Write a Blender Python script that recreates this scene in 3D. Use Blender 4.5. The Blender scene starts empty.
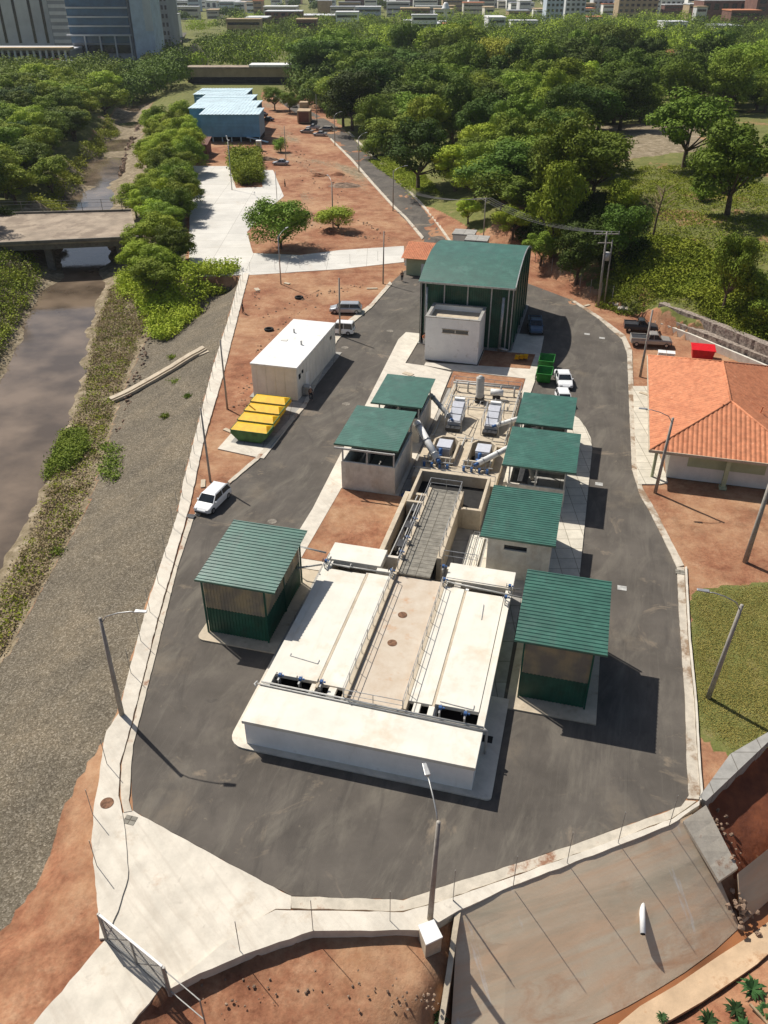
import bpy, bmesh, math, random
import numpy as np
from mathutils import Vector, Matrix
random.seed(7); RNG = np.random.default_rng(7)
R = math.radians
sc = bpy.context.scene
COL = sc.collection
# ---------------------------------------------------------------- camera and measuring
F, H, YH = 828.0, 44.0, -30.0
TH = math.atan((512 - YH) / F)
CT, ST = math.cos(TH), math.sin(TH)
def at(px, py, z=0.0):
    dx = (px - 384) / F; dy = -(py - 512) / F
    d = Vector((dx, CT + dy * ST, -ST + dy * CT))
    t = (z - H) / d.z
    return Vector((d.x * t, d.y * t, z))
def proj(p):
    w = p[1] * CT - (p[2] - H) * ST; u = p[1] * ST + (p[2] - H) * CT
    return 384 + F * p[0] / w, 512 - F * u / w
A0 = R(-14.5); UX, UY = math.cos(A0), math.sin(A0)
def S(u, v, z=0.0):            # site frame -> world
    return Vector((u * UX - v * UY, 40 + u * UY + v * UX, z))
cam = bpy.data.cameras.new('camera'); co = bpy.data.objects.new('camera', cam); COL.objects.link(co)
co.location = (0, 0, H); co.rotation_euler = (R(90) - TH, 0, 0)
cam.sensor_fit = 'VERTICAL'; cam.sensor_height = 24; cam.lens = 24 * F / 1024
cam.clip_start = 0.5; cam.clip_end = 9000
sc.camera = co
# ---------------------------------------------------------------- materials
def _n(nt, t, **k):
    n = nt.nodes.new(t)
    for a, b in k.items(): setattr(n, a, b)
    return n
def mat(name, col, col2=None, rough=.85, scale=1.5, var=.12, metal=0, bump=0, bscale=8, spots=None, spot_scale=.25, spot_lo=.56, spot_hi=.66, coord='Object', spec=.3, brick=None, wave=None):
    m = bpy.data.materials.new(name); m.use_nodes = True; nt = m.node_tree; nt.nodes.clear(); L = nt.links
    out = _n(nt, 'ShaderNodeOutputMaterial'); b = _n(nt, 'ShaderNodeBsdfPrincipled'); L.new(b.outputs[0], out.inputs[0])
    b.inputs['Roughness'].default_value = rough; b.inputs['Metallic'].default_value = metal
    b.inputs['Specular IOR Level'].default_value = spec
    tc = _n(nt, 'ShaderNodeTexCoord'); src = tc.outputs[coord]
    no = _n(nt, 'ShaderNodeTexNoise'); no.inputs['Scale'].default_value = scale; no.inputs['Detail'].default_value = 6; no.inputs['Roughness'].default_value = .65
    L.new(src, no.inputs['Vector'])
    rp = _n(nt, 'ShaderNodeValToRGB'); c2 = col2 or tuple(c * (1 - var * 2.2) for c in col); c1 = col if col2 else tuple(min(1, c * (1 + var)) for c in col)
    rp.color_ramp.elements[0].position = .33; rp.color_ramp.elements[0].color = (*c2, 1)
    rp.color_ramp.elements[1].position = .67; rp.color_ramp.elements[1].color = (*c1, 1)
    L.new(no.outputs['Fac'], rp.inputs['Fac']); cur = rp.outputs['Color']
    if spots:
        n2 = _n(nt, 'ShaderNodeTexNoise'); n2.inputs['Scale'].default_value = spot_scale; n2.inputs['Detail'].default_value = 8; n2.inputs['Roughness'].default_value = .7
        L.new(src, n2.inputs['Vector'])
        mr = _n(nt, 'ShaderNodeMapRange'); mr.inputs['From Min'].default_value = spot_lo; mr.inputs['From Max'].default_value = spot_hi
        L.new(n2.outputs['Fac'], mr.inputs['Value'])
        mx = _n(nt, 'ShaderNodeMix', data_type='RGBA'); L.new(mr.outputs[0], mx.inputs[0]); L.new(cur, mx.inputs[6]); mx.inputs[7].default_value = (*spots, 1)
        cur = mx.outputs[2]
    hgt = None
    if brick:   # joints: (width, height, mortar size)
        bt = _n(nt, 'ShaderNodeTexBrick'); bt.inputs['Scale'].default_value = 1; bt.inputs['Brick Width'].default_value = brick[0]; bt.inputs['Row Height'].default_value = brick[1]
        bt.inputs['Mortar Size'].default_value = brick[2]; bt.offset = brick[3] if len(brick) > 3 else 0; bt.inputs['Color1'].default_value = (1, 1, 1, 1); bt.inputs['Color2'].default_value = (.9, .9, .9, 1)
        bt.inputs['Mortar'].default_value = (.45, .43, .4, 1); L.new(src, bt.inputs['Vector'])
        mx = _n(nt, 'ShaderNodeMix', data_type='RGBA', blend_type='MULTIPLY'); mx.inputs[0].default_value = 1; L.new(cur, mx.inputs[6]); L.new(bt.outputs['Color'], mx.inputs[7]); cur = mx.outputs[2]
    L.new(cur, b.inputs['Base Color'])
    if bump:
        nb = _n(nt, 'ShaderNodeTexNoise'); nb.inputs['Scale'].default_value = bscale; nb.inputs['Detail'].default_value = 4; L.new(src, nb.inputs['Vector'])
        bp = _n(nt, 'ShaderNodeBump'); bp.inputs['Strength'].default_value = bump; bp.inputs['Distance'].default_value = .05; L.new(nb.outputs['Fac'], bp.inputs['Height']); L.new(bp.outputs[0], b.inputs['Normal'])
    return m
M = {}
M['asphalt'] = mat('asphalt', (.104, .090, .075), rough=.95, scale=.22, var=.13, bump=.35, bscale=14, spots=(.165, .135, .10), spot_scale=.13, spot_lo=.55, spot_hi=.75)
M['concrete'] = mat('pale_concrete', (.60, .545, .455), rough=.9, scale=.7, var=.08, bump=.2, spots=(.42, .33, .235), spot_scale=.5, spot_lo=.6, spot_hi=.8)
M['conc_dirty'] = mat('stained_concrete', (.54, .48, .385), rough=.9, scale=1.2, var=.1, bump=.2, spots=(.26, .14, .085), spot_scale=.6, spot_lo=.55, spot_hi=.66)
M['kerb_soiled'] = mat('soil_stained_kerb', (.52, .46, .37), rough=.9, scale=1.2, var=.1, bump=.2, spots=(.24, .165, .105), spot_scale=.45, spot_lo=.47, spot_hi=.58)
M['cut_soil'] = mat('dark_red_cut_soil', (.24, .075, .032), col2=(.13, .04, .02), rough=.95, scale=.9, bump=.9, bscale=2.5)
M['lid'] = mat('grey_white_lid', (.50, .51, .55), rough=.5, scale=2, var=.06)
M['deck'] = mat('tank_deck_concrete', (.68, .645, .56), rough=.9, scale=.45, var=.045, bump=.15, spots=(.56, .47, .35), spot_scale=.35, spot_lo=.52, spot_hi=.75)
M['deck_stain'] = mat('stained_channel_concrete', (.47, .38, .285), col2=(.54, .47, .38), rough=.9, scale=.9, bump=.15, spots=(.45, .25, .13), spot_scale=.6, spot_lo=.56, spot_hi=.72)
M['wallc'] = mat('cement_render', (.64, .60, .52), rough=.92, scale=.9, var=.1, bump=.2, spots=(.52, .45, .36), spot_scale=.7, spot_lo=.5, spot_hi=.7)
M['beige'] = mat('beige_concrete', (.50, .42, .31), rough=.9, scale=1.1, var=.09, bump=.25, spots=(.33, .25, .17), spot_scale=.9, spot_lo=.55, spot_hi=.72)
M['grey_slab'] = mat('grey_concrete_floor', (.34, .325, .295), rough=.9, scale=1, var=.1, bump=.2, brick=(2.2, 2.2, .03))
M['paver'] = mat('concrete_pavers', (.60, .55, .45), rough=.9, scale=.9, var=.08, bump=.2, brick=(1.5, 1.5, .03))
M['white_slab'] = mat('bright_concrete_yard', (.62, .59, .53), rough=.9, scale=.15, var=.06, bump=.15, brick=(7, 5, .03), spots=(.5, .43, .35), spot_scale=.12, spot_lo=.58, spot_hi=.7)
M['slope'] = mat('stained_slope_concrete', (.66, .53, .38), col2=(.52, .43, .31), rough=.9, scale=.18, bump=.12, spots=(.50, .31, .19), spot_scale=.24, spot_lo=.53, spot_hi=.70)
M['slope_pale'] = mat('pale_channel_concrete', (.46, .33, .21), rough=.9, scale=.6, var=.1, bump=.3, spots=(.33, .19, .1), spot_scale=.5)
M['manring'] = mat('dusty_manhole_concrete', (.21, .185, .15), rough=.9, scale=4, var=.25)
M['blotch'] = mat('bluish_grout', (.44, .43, .40), rough=.9, scale=2, var=.2)
M['white'] = mat('white_paint', (.72, .71, .68), rough=.55, scale=1.2, var=.05, bump=.05, spots=(.6, .57, .5), spot_scale=.8)
M['whitewall'] = mat('white_wall_paint', (.84, .82, .78), rough=.8, scale=.5, var=.05, bump=.1, spots=(.42, .38, .32), spot_scale=.5, spot_lo=.58, spot_hi=.75)
M['panelwall'] = mat('cream_panel', (.74, .70, .62), rough=.6, scale=.6, var=.06, bump=.06)
M['green_roof'] = mat('green_metal_sheet', (.03, .118, .082), rough=.42, scale=.8, var=.12, metal=0, spec=.8, bump=.06, bscale=3, spots=(.05, .15, .11), spot_scale=.4)
M['green_wall'] = mat('dark_green_sheet', (.018, .095, .058), rough=.45, scale=.6, var=.2, spec=.4, spots=(.03, .07, .04), spot_scale=.5)
M['green_steel'] = mat('green_painted_steel', (.012, .08, .05), rough=.4, scale=2, var=.1)
M['steel'] = mat('galvanised_steel', (.42, .42, .41), rough=.45, scale=3, var=.15, metal=.6)
M['pipe'] = mat('grey_painted_pipe', (.44, .43, .40), rough=.5, scale=3, var=.1)
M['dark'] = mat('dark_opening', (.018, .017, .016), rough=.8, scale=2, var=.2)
M['darkmetal'] = mat('dark_metal', (.06, .06, .062), rough=.5, scale=3, var=.2, metal=.4)
M['grate'] = mat('steel_grating', (.24, .22, .18), rough=.8, scale=2, var=.15, brick=(4, .55, .035))
M['blue'] = mat('blue_enamel', (.04, .11, .28), rough=.4, scale=2, var=.15)
M['bluetarp'] = mat('blue_tarpaulin', (.02, .06, .19), rough=.5, scale=3, var=.3, bump=.5, bscale=5)
M['machine'] = mat('grey_machine_paint', (.42, .42, .43), rough=.45, scale=2, var=.1)
M['yellow'] = mat('yellow_skip_paint', (.85, .46, .004), rough=.6, scale=1.5, var=.1, spots=(.70, .38, .01), spot_scale=1.2)
M['skipgreen'] = mat('green_skip_paint', (.06, .14, .035), rough=.5, scale=1.5, var=.2)
M['brightgreen'] = mat('bright_green_paint', (.03, .20, .03), rough=.45, scale=1.5, var=.15)
M['red'] = mat('red_plastic', (.62, .012, .02), rough=.4, scale=2, var=.1)
M['orange_tile'] = mat('orange_clay_tile', (.56, .215, .105), rough=.8, scale=1.8, var=.13, bump=.3, bscale=6, spots=(.42, .135, .06), spot_scale=.8, spot_lo=.55, spot_hi=.7)
M['creamgreen'] = mat('pale_green_wall', (.40, .43, .27), rough=.85, scale=.8, var=.06)
M['glass'] = mat('dark_glass', (.02, .025, .03), rough=.12, scale=1, var=.2, spec=.6)
M['tyre'] = mat('tyre_rubber', (.02, .02, .02), rough=.9, var=.1)
M['rim'] = mat('wheel_rim', (.4, .4, .42), rough=.35, metal=.7)
M['lampglass'] = mat('headlight_lens', (.6, .6, .6), rough=.15)
M['taillight'] = mat('taillight_lens', (.4, .02, .02), rough=.2)
M['cwhite'] = mat('white_car_paint', (.74, .74, .73), rough=.28, scale=1, var=.03, spec=.6)
M['csilver'] = mat('silver_car_paint', (.42, .43, .44), rough=.3, scale=1, var=.04, metal=.4)
M['cgrey'] = mat('grey_car_paint', (.36, .33, .29), rough=.35, scale=1, var=.05, metal=.3)
M['cblue'] = mat('blue_grey_car_paint', (.08, .13, .2), rough=.3, scale=1, var=.05, metal=.3)
M['cdark'] = mat('dark_car_paint', (.04, .045, .05), rough=.3, scale=1, var=.05)
M['pole'] = mat('pole_concrete', (.33, .30, .26), rough=.9, scale=2, var=.1, bump=.2)
M['post'] = mat('fence_post_steel', (.30, .29, .27), rough=.6, scale=3, var=.1, metal=.3)
M['wire'] = mat('wire', (.08, .08, .08), rough=.6)
M['gabion'] = mat('stone_gabion', (.42, .35, .29), col2=(.10, .075, .06), rough=.95, scale=3.2, bump=1, bscale=4)
M['bark'] = mat('bark', (.13, .095, .065), rough=.95, scale=3, var=.3, bump=.5)
M['rubble'] = mat('rubble', (.33, .23, .16), col2=(.12, .075, .05), rough=.95, scale=1.5, bump=.8, bscale=4)
M['wood'] = mat('timber', (.34, .24, .14), rough=.8, scale=2, var=.2)
M['translucent'] = None
M['skin'] = mat('skin', (.32, .18, .12), rough=.6, var=.05)
M['hair'] = mat('hair', (.02, .015, .012), rough=.7, var=.1)
M['cl_dark'] = mat('dark_cloth', (.02, .022, .028), rough=.9, var=.2)
M['cl_orange'] = mat('orange_cloth', (.75, .17, .05), rough=.9, var=.1)
M['cl_white'] = mat('white_cloth', (.6, .58, .55), rough=.9, var=.1)
M['cl_brown'] = mat('brown_cloth', (.12, .07, .05), rough=.9, var=.1)
M['manhole'] = mat('rusty_manhole_iron', (.20, .105, .06), rough=.9, scale=5, var=.3, bump=.4)
M['blueshed'] = mat('blue_sheet', (.15, .36, .52), rough=.5, scale=.4, var=.1)
M['paleblue'] = mat('pale_blue_sheet', (.55, .68, .72), rough=.5, scale=.3, var=.12)
M['brick'] = mat('red_brick_facade', (.20, .10, .075), rough=.9, scale=.3, var=.15)
M['tan'] = mat('tan_facade', (.42, .31, .19), rough=.9, scale=.3, var=.1)
M['cfacade'] = mat('pale_concrete_facade', (.58, .58, .58), rough=.85, scale=.1, var=.08)
M['cfacade_dark'] = mat('grey_concrete_facade', (.30, .31, .33), rough=.85, scale=.1, var=.1)
M['bluefacade'] = mat('pale_blue_facade', (.50, .56, .64), rough=.85, scale=.2, var=.1)
M['blueglass'] = mat('blue_curtain_glass', (.07, .16, .28), col2=(.05, .10, .16), rough=.2, scale=.12, spec=.7)
M['thatch'] = mat('thatch', (.27, .215, .145), rough=.95, scale=1, var=.2, bump=.6)
M['bridge'] = mat('bridge_concrete', (.21, .185, .155), rough=.95, scale=.6, var=.2, bump=.3, spots=(.13, .1, .075), spot_scale=.6)
M['bridge_deck'] = mat('dusty_bridge_deck', (.34, .27, .2), rough=.95, scale=.3, var=.15, bump=.4, spots=(.22, .17, .125), spot_scale=.2, spot_lo=.5, spot_hi=.6)

def weather(m, layers):
    """lay streaks and dust over a material: (colour, strength, scale xyz, rotation, lo, hi)"""
    nt = m.node_tree; L = nt.links; b = next(n for n in nt.nodes if n.type == 'BSDF_PRINCIPLED'); cur = b.inputs['Base Color'].links[0].from_socket
    geo = _n(nt, 'ShaderNodeNewGeometry')
    for col, k, sc3, rot, lo, hi, dist in layers:
        mp = _n(nt, 'ShaderNodeMapping', vector_type='TEXTURE'); mp.inputs['Scale'].default_value = [1 / s_ for s_ in sc3]; mp.inputs['Rotation'].default_value = (0, 0, rot); L.new(geo.outputs['Position'], mp.inputs['Vector'])
        n = _n(nt, 'ShaderNodeTexNoise'); n.inputs['Scale'].default_value = 1; n.inputs['Detail'].default_value = 7; n.inputs['Roughness'].default_value = .68; n.inputs['Distortion'].default_value = dist; L.new(mp.outputs[0], n.inputs['Vector'])
        r_ = _n(nt, 'ShaderNodeMapRange'); r_.inputs['From Min'].default_value = lo; r_.inputs['From Max'].default_value = hi; r_.inputs['To Max'].default_value = k; L.new(n.outputs['Fac'], r_.inputs['Value'])
        x = _n(nt, 'ShaderNodeMix', data_type='RGBA'); L.new(r_.outputs[0], x.inputs[0]); L.new(cur, x.inputs[6]); x.inputs[7].default_value = (*col, 1); cur = x.outputs[2]
    L.new(cur, b.inputs['Base Color'])
weather(M['asphalt'], [((.17, .15, .12), .65, (.22, .07, 1), R(-25), .50, .72, 2.6), ((.055, .048, .042), .6, (.25, .06, 1), R(-5), .52, .7, 2.2), ((.15, .135, .11), .35, (1.6, .07, 1), R(-15), .56, .7, 1.5), ((.30, .235, .165), .8, (.13, .16, 1), 0, .585, .74, 1.6), ((.24, .20, .15), .6, (1.6, 1.3, 1), 0, .66, .74, .4), ((.045, .042, .04), .6, (.5, .5, 1), 1, .66, .72, .5)])
weather(M['concrete'], [((.40, .34, .27), .5, (1.3, .12, 1), R(40), .50, .72, 1.0), ((.42, .25, .15), .6, (.35, .3, 1), 0, .63, .75, .8), ((.34, .30, .25), .5, (.9, .9, 1), .5, .62, .7, .5)])
weather(M['white_slab'], [((.45, .39, .31), .4, (.12, .5, 1), R(20), .52, .75, 1.0)])
weather(M['deck'], [((.54, .47, .37), .45, (1.2, .14, 1), R(-14.5), .54, .76, .5), ((.36, .31, .25), .45, (.5, .5, .5), 0, .66, .76, .6)])
weather(M['slope'], [((.62, .40, .25), .75, (.05, .42, .3), R(19.4), .46, .62, .6), ((.36, .31, .22), .5, (.07, .5, .3), R(19.4), .52, .68, .8), ((.46, .24, .13), .65, (.09, .35, .3), R(19.4), .60, .70, 1.2), ((.62, .63, .62), .6, (1.1, .12, .2), R(19.4), .62, .72, .3)])
weather(M['green_roof'], [((.10, .17, .14), .45, (.35, .35, .3), 0, .54, .74, .5), ((.06, .09, .07), .5, (1.6, .2, .3), R(-14.5), .56, .74, .3)])
weather(M['orange_tile'], [((.36, .12, .06), .6, (.5, .35, .5), 0, .52, .7, .4), ((.78, .42, .25), .5, (1.5, 1.2, 1), 0, .6, .72, .3)])
weather(M['wallc'], [((.33, .27, .2), .5, (1.2, 1.2, .25), 0, .54, .72, .2)])
weather(M['whitewall'], [((.50, .43, .34), .4, (1.0, 1.0, .2), 0, .58, .76, .2)])
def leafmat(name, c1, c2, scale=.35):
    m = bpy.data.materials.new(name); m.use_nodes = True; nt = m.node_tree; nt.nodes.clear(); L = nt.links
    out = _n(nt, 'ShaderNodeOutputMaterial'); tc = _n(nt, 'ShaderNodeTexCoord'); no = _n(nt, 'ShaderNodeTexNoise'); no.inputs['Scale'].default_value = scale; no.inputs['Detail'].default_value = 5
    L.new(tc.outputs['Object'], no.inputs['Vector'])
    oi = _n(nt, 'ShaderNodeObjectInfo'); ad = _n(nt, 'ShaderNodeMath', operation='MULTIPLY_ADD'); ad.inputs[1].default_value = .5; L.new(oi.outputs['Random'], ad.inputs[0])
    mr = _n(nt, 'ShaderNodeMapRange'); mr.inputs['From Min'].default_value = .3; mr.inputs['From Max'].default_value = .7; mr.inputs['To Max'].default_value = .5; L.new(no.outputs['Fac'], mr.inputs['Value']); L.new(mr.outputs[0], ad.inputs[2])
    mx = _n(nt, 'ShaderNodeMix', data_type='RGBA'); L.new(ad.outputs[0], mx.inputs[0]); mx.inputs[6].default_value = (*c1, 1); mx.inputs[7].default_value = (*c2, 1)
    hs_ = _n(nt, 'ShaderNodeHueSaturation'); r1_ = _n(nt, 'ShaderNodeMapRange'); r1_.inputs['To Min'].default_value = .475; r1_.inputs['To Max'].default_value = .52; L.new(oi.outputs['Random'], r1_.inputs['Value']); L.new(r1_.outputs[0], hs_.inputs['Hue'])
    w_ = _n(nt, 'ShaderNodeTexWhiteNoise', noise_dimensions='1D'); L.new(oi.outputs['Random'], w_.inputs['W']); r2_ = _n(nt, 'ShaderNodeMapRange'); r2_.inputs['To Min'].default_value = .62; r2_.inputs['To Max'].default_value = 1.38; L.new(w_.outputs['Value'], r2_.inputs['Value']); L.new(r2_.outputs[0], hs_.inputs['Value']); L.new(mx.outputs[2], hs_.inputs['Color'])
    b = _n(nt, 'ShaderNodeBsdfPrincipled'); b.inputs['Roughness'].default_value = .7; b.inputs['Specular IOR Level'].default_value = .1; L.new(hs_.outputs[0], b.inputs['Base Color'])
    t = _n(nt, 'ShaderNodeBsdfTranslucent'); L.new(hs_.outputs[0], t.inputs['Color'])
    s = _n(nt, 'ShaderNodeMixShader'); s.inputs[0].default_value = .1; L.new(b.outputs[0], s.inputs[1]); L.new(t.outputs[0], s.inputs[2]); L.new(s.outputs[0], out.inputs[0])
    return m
M['leaf'] = leafmat('tree_leaves', (0.081, 0.144, 0.015), (0.230, 0.296, 0.031))
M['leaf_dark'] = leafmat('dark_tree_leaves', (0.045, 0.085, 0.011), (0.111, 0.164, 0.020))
M['leaf_bright'] = leafmat('bright_tree_leaves', (0.179, 0.276, 0.021), (0.384, 0.425, 0.040))
M['leaf_willow'] = leafmat('drooping_leaves', (0.227, 0.251, 0.031), (0.346, 0.329, 0.043))
M['leaf_vine'] = leafmat('vine_leaves', (0.128, 0.183, 0.016), (0.319, 0.334, 0.032), .2)
M['leaf_dry'] = leafmat('dry_scrub_leaves', (.22, .175, .09), (.34, .28, .16), .5)
M['leaf_broad'] = leafmat('broad_plant_leaves', (.025, .06, .02), (.05, .10, .03), 1)
M['lawn'] = leafmat('dry_lawn_blades', (.27, .235, .055), (.42, .34, .10), .4)
M['leaf_fresh'] = leafmat('fresh_grass_blades', (.16, .25, .03), (.28, .36, .05), .5)

def fib():
    m = bpy.data.materials.new('translucent_ribbed_sheet'); m.use_nodes = True; nt = m.node_tree; nt.nodes.clear(); L = nt.links
    out = _n(nt, 'ShaderNodeOutputMaterial'); b = _n(nt, 'ShaderNodeBsdfPrincipled'); b.inputs['Roughness'].default_value = .4
    tc = _n(nt, 'ShaderNodeTexCoord'); no = _n(nt, 'ShaderNodeTexNoise'); no.inputs['Scale'].default_value = .8; L.new(tc.outputs['Object'], no.inputs['Vector'])
    rp = _n(nt, 'ShaderNodeValToRGB'); rp.color_ramp.elements[0].position = .4; rp.color_ramp.elements[0].color = (.42, .37, .30, 1); rp.color_ramp.elements[1].position = .62; rp.color_ramp.elements[1].color = (.62, .52, .34, 1)
    L.new(no.outputs['Fac'], rp.inputs['Fac']); L.new(rp.outputs[0], b.inputs['Base Color'])
    t = _n(nt, 'ShaderNodeBsdfTranslucent'); L.new(rp.outputs[0], t.inputs['Color']); tr = _n(nt, 'ShaderNodeBsdfTransparent')
    s1 = _n(nt, 'ShaderNodeMixShader'); s1.inputs[0].default_value = .45; L.new(b.outputs[0], s1.inputs[1]); L.new(t.outputs[0], s1.inputs[2])
    s2 = _n(nt, 'ShaderNodeMixShader'); s2.inputs[0].default_value = .12; L.new(s1.outputs[0], s2.inputs[1]); L.new(tr.outputs[0], s2.inputs[2]); L.new(s2.outputs[0], out.inputs[0])
    return m
M['translucent'] = fib()
def meshmat():
    m = bpy.data.materials.new('gate_wire_mesh'); m.use_nodes = True; nt = m.node_tree; nt.nodes.clear(); L = nt.links
    out = _n(nt, 'ShaderNodeOutputMaterial'); b = _n(nt, 'ShaderNodeBsdfPrincipled'); b.inputs['Base Color'].default_value = (.25, .27, .30, 1); b.inputs['Roughness'].default_value = .5
    tr = _n(nt, 'ShaderNodeBsdfTransparent'); s2 = _n(nt, 'ShaderNodeMixShader'); s2.inputs[0].default_value = .55; L.new(b.outputs[0], s2.inputs[1]); L.new(tr.outputs[0], s2.inputs[2]); L.new(s2.outputs[0], out.inputs[0])
    return m
M['mesh'] = meshmat()
# ---------------------------------------------------------------- building helpers
ORG = {}
def tag(o, label=None, cat=None, group=None, kind=None):
    if label: o['label'] = label
    if cat: o['category'] = cat
    if group: o['group'] = group
    if kind: o['kind'] = kind
    return o
def thing(name, label, cat, u, v, z=0.0, site=True, rot=0.0, group=None):
    """an Empty at the thing's base; parts are given in absolute site (u,v) or, for site=False, world coordinates"""
    o = bpy.data.objects.new(name, None); COL.objects.link(o); o.empty_display_size = .3
    if site:
        p = S(u, v, z); o.location = p; o.rotation_euler = (0, 0, A0)
    else:
        o.location = (u, v, z); o.rotation_euler = (0, 0, rot)
    ORG[o] = (u, v, z) if rot == 0 else (0, 0, 0)
    return tag(o, label, cat, group)
class MB:
    def __init__(s): s.v = []; s.f = []
    def add(s, vs, fs):
        n = len(s.v); s.v += [tuple(p) for p in vs]; s.f += [tuple(i + n for i in f) for f in fs]; return s
    def box(s, x0, x1, y0, y1, z0, z1):
        return s.add([(x0, y0, z0), (x1, y0, z0), (x1, y1, z0), (x0, y1, z0), (x0, y0, z1), (x1, y0, z1), (x1, y1, z1), (x0, y1, z1)],
                     [(0, 3, 2, 1), (4, 5, 6, 7), (0, 1, 5, 4), (1, 2, 6, 5), (2, 3, 7, 6), (3, 0, 4, 7)])
    def prism(s, poly, z0, z1):
        n = len(poly); a = sum(poly[i][0] * poly[(i + 1) % n][1] - poly[(i + 1) % n][0] * poly[i][1] for i in range(n))
        if a < 0: poly = poly[::-1]
        zz0 = z0 if hasattr(z0, '__len__') else [z0] * n; zz1 = z1 if hasattr(z1, '__len__') else [z1] * n
        return s.add([(p[0], p[1], zz0[i]) for i, p in enumerate(poly)] + [(p[0], p[1], zz1[i]) for i, p in enumerate(poly)],
                     [tuple(range(n))[::-1], tuple(range(n, 2 * n))] + [(i, (i + 1) % n, n + (i + 1) % n, n + i) for i in range(n)])
    def tube(s, pts, r, n=8, r2=None, cap=True):
        pts = [Vector(p) for p in pts]; m = len(pts); base = len(s.v); rings = []
        for i, p in enumerate(pts):
            d = (pts[min(i + 1, m - 1)] - pts[max(i - 1, 0)]).normalized()
            a = d.cross(Vector((0, 0, 1)) if abs(d.z) < .9 else Vector((1, 0, 0))).normalized(); b = d.cross(a)
            rr = r if r2 is None else r + (r2 - r) * i / (m - 1)
            for k in range(n):
                t = 2 * math.pi * k / n; s.v.append(tuple(p + a * rr * math.cos(t) + b * rr * math.sin(t)))
        for i in range(m - 1):
            for k in range(n):
                k2 = (k + 1) % n; s.f.append((base + i * n + k, base + i * n + k2, base + (i + 1) * n + k2, base + (i + 1) * n + k))
        if cap: s.f.append(tuple(base + k for k in range(n))[::-1]); s.f.append(tuple(base + (m - 1) * n + k for k in range(n)))
        return s
    def cyl(s, x, y, z0, z1, r, n=16, r2=None): return s.tube([(x, y, z0), (x, y, z1)], r, n, r2)
    def bar(s, p, q, w, h=None):
        p = Vector(p); q = Vector(q); h = h or w; d = (q - p).normalized()
        a = d.cross(Vector((0, 0, 1)) if abs(d.z) < .95 else Vector((1, 0, 0))).normalized() * w / 2; b = d.cross(a).normalized() * h / 2
        vs = [p - a - b, p + a - b, p + a + b, p - a + b, q - a - b, q + a - b, q + a + b, q - a + b]
        return s.add(vs, [(0, 3, 2, 1), (4, 5, 6, 7), (0, 1, 5, 4), (1, 2, 6, 5), (2, 3, 7, 6), (3, 0, 4, 7)])
    def corr(s, x0, x1, y0, y1, zf, pitch=.3, amp=.045, along='x', th=.04):
        """ribbed sheet; ridges run along axis `along`; zf(x,y) gives the height"""
        prof = [(0, 0), (.55, 0), (.65, 1), (.9, 1)]
        a0, a1 = (y0, y1) if along == 'x' else (x0, x1)
        n = max(2, int(round((a1 - a0) / pitch))); st = (a1 - a0) / n; ts = [(a0 + (i + p[0]) * st, p[1] * amp) for i in range(n) for p in prof] + [(a1, 0)]
        c = [x0, x1] if along == 'x' else [y0, y1]; vs = []; fs = []
        for t, dz in ts:
            for cc in c:
                x, y = (cc, t) if along == 'x' else (t, cc); vs.append((x, y, zf(x, y) + dz))
        k = len(ts); N = len(vs)
        for x, y, z in list(vs): vs.append((x, y, z - th))
        for i in range(k - 1):
            q = (2 * i, 2 * i + 1, 2 * i + 3, 2 * i + 2)
            if along != 'x': q = q[::-1]
            fs.append(q); fs.append(tuple(N + j for j in q[::-1]))
            fs.append((2 * i, 2 * i + 2, N + 2 * i + 2, N + 2 * i)); fs.append((2 * i + 1, N + 2 * i + 1, N + 2 * i + 3, 2 * i + 3))
        fs.append((0, N, N + 1, 1)); e = 2 * (k - 1); fs.append((e, e + 1, N + e + 1, N + e))
        return s.add(vs, fs)
    def build(s, name, m, parent=None, bevel=0, smooth=False, label=None, site=False, recalc=True):
        me = bpy.data.meshes.new(name); vs = s.v
        o = bpy.data.objects.new(name, me)
        if parent is not None:
            ox, oy, oz = ORG.get(parent, (0, 0, 0)); vs = [(x - ox, y - oy, z - oz) for x, y, z in vs]; o.parent = parent; ORG[o] = (ox, oy, oz)
        else:
            if site: vs = [tuple(S(x, y, z)) for x, y, z in vs]
            xs = [p[0] for p in vs]; ys = [p[1] for p in vs]; zs = [p[2] for p in vs]
            c = ((min(xs) + max(xs)) / 2, (min(ys) + max(ys)) / 2, min(zs)); o.location = c; vs = [(x - c[0], y - c[1], z - c[2]) for x, y, z in vs]; ORG[o] = c
        me.from_pydata(vs, [], s.f)
        if recalc:
            bm = bmesh.new(); bm.from_mesh(me); bmesh.ops.recalc_face_normals(bm, faces=bm.faces); bm.to_mesh(me); bm.free()
        me.materials.append(M[m] if isinstance(m, str) else m); COL.objects.link(o)
        if smooth:
            for p in me.polygons: p.use_smooth = True
        if bevel:
            b = o.modifiers.new('bevel', 'BEVEL'); b.width = bevel; b.segments = 2; b.limit_method = 'ANGLE'
        if label: o['label'] = label
        return o
def copy_tree(o, parent=None, kids=None):
    kids = kids if kids is not None else KIDS(o)
    c = o.copy(); COL.objects.link(c)
    if parent is not None: c.parent = parent
    for ch in kids: copy_tree(ch, c, KIDS(ch))
    return c
def KIDS(o): return [x for x in COL.objects if x.parent == o]
def px(poly, z=0): return [tuple(at(p[0], p[1], p[2] if len(p) > 2 else z)[:2]) for p in poly]
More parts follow.
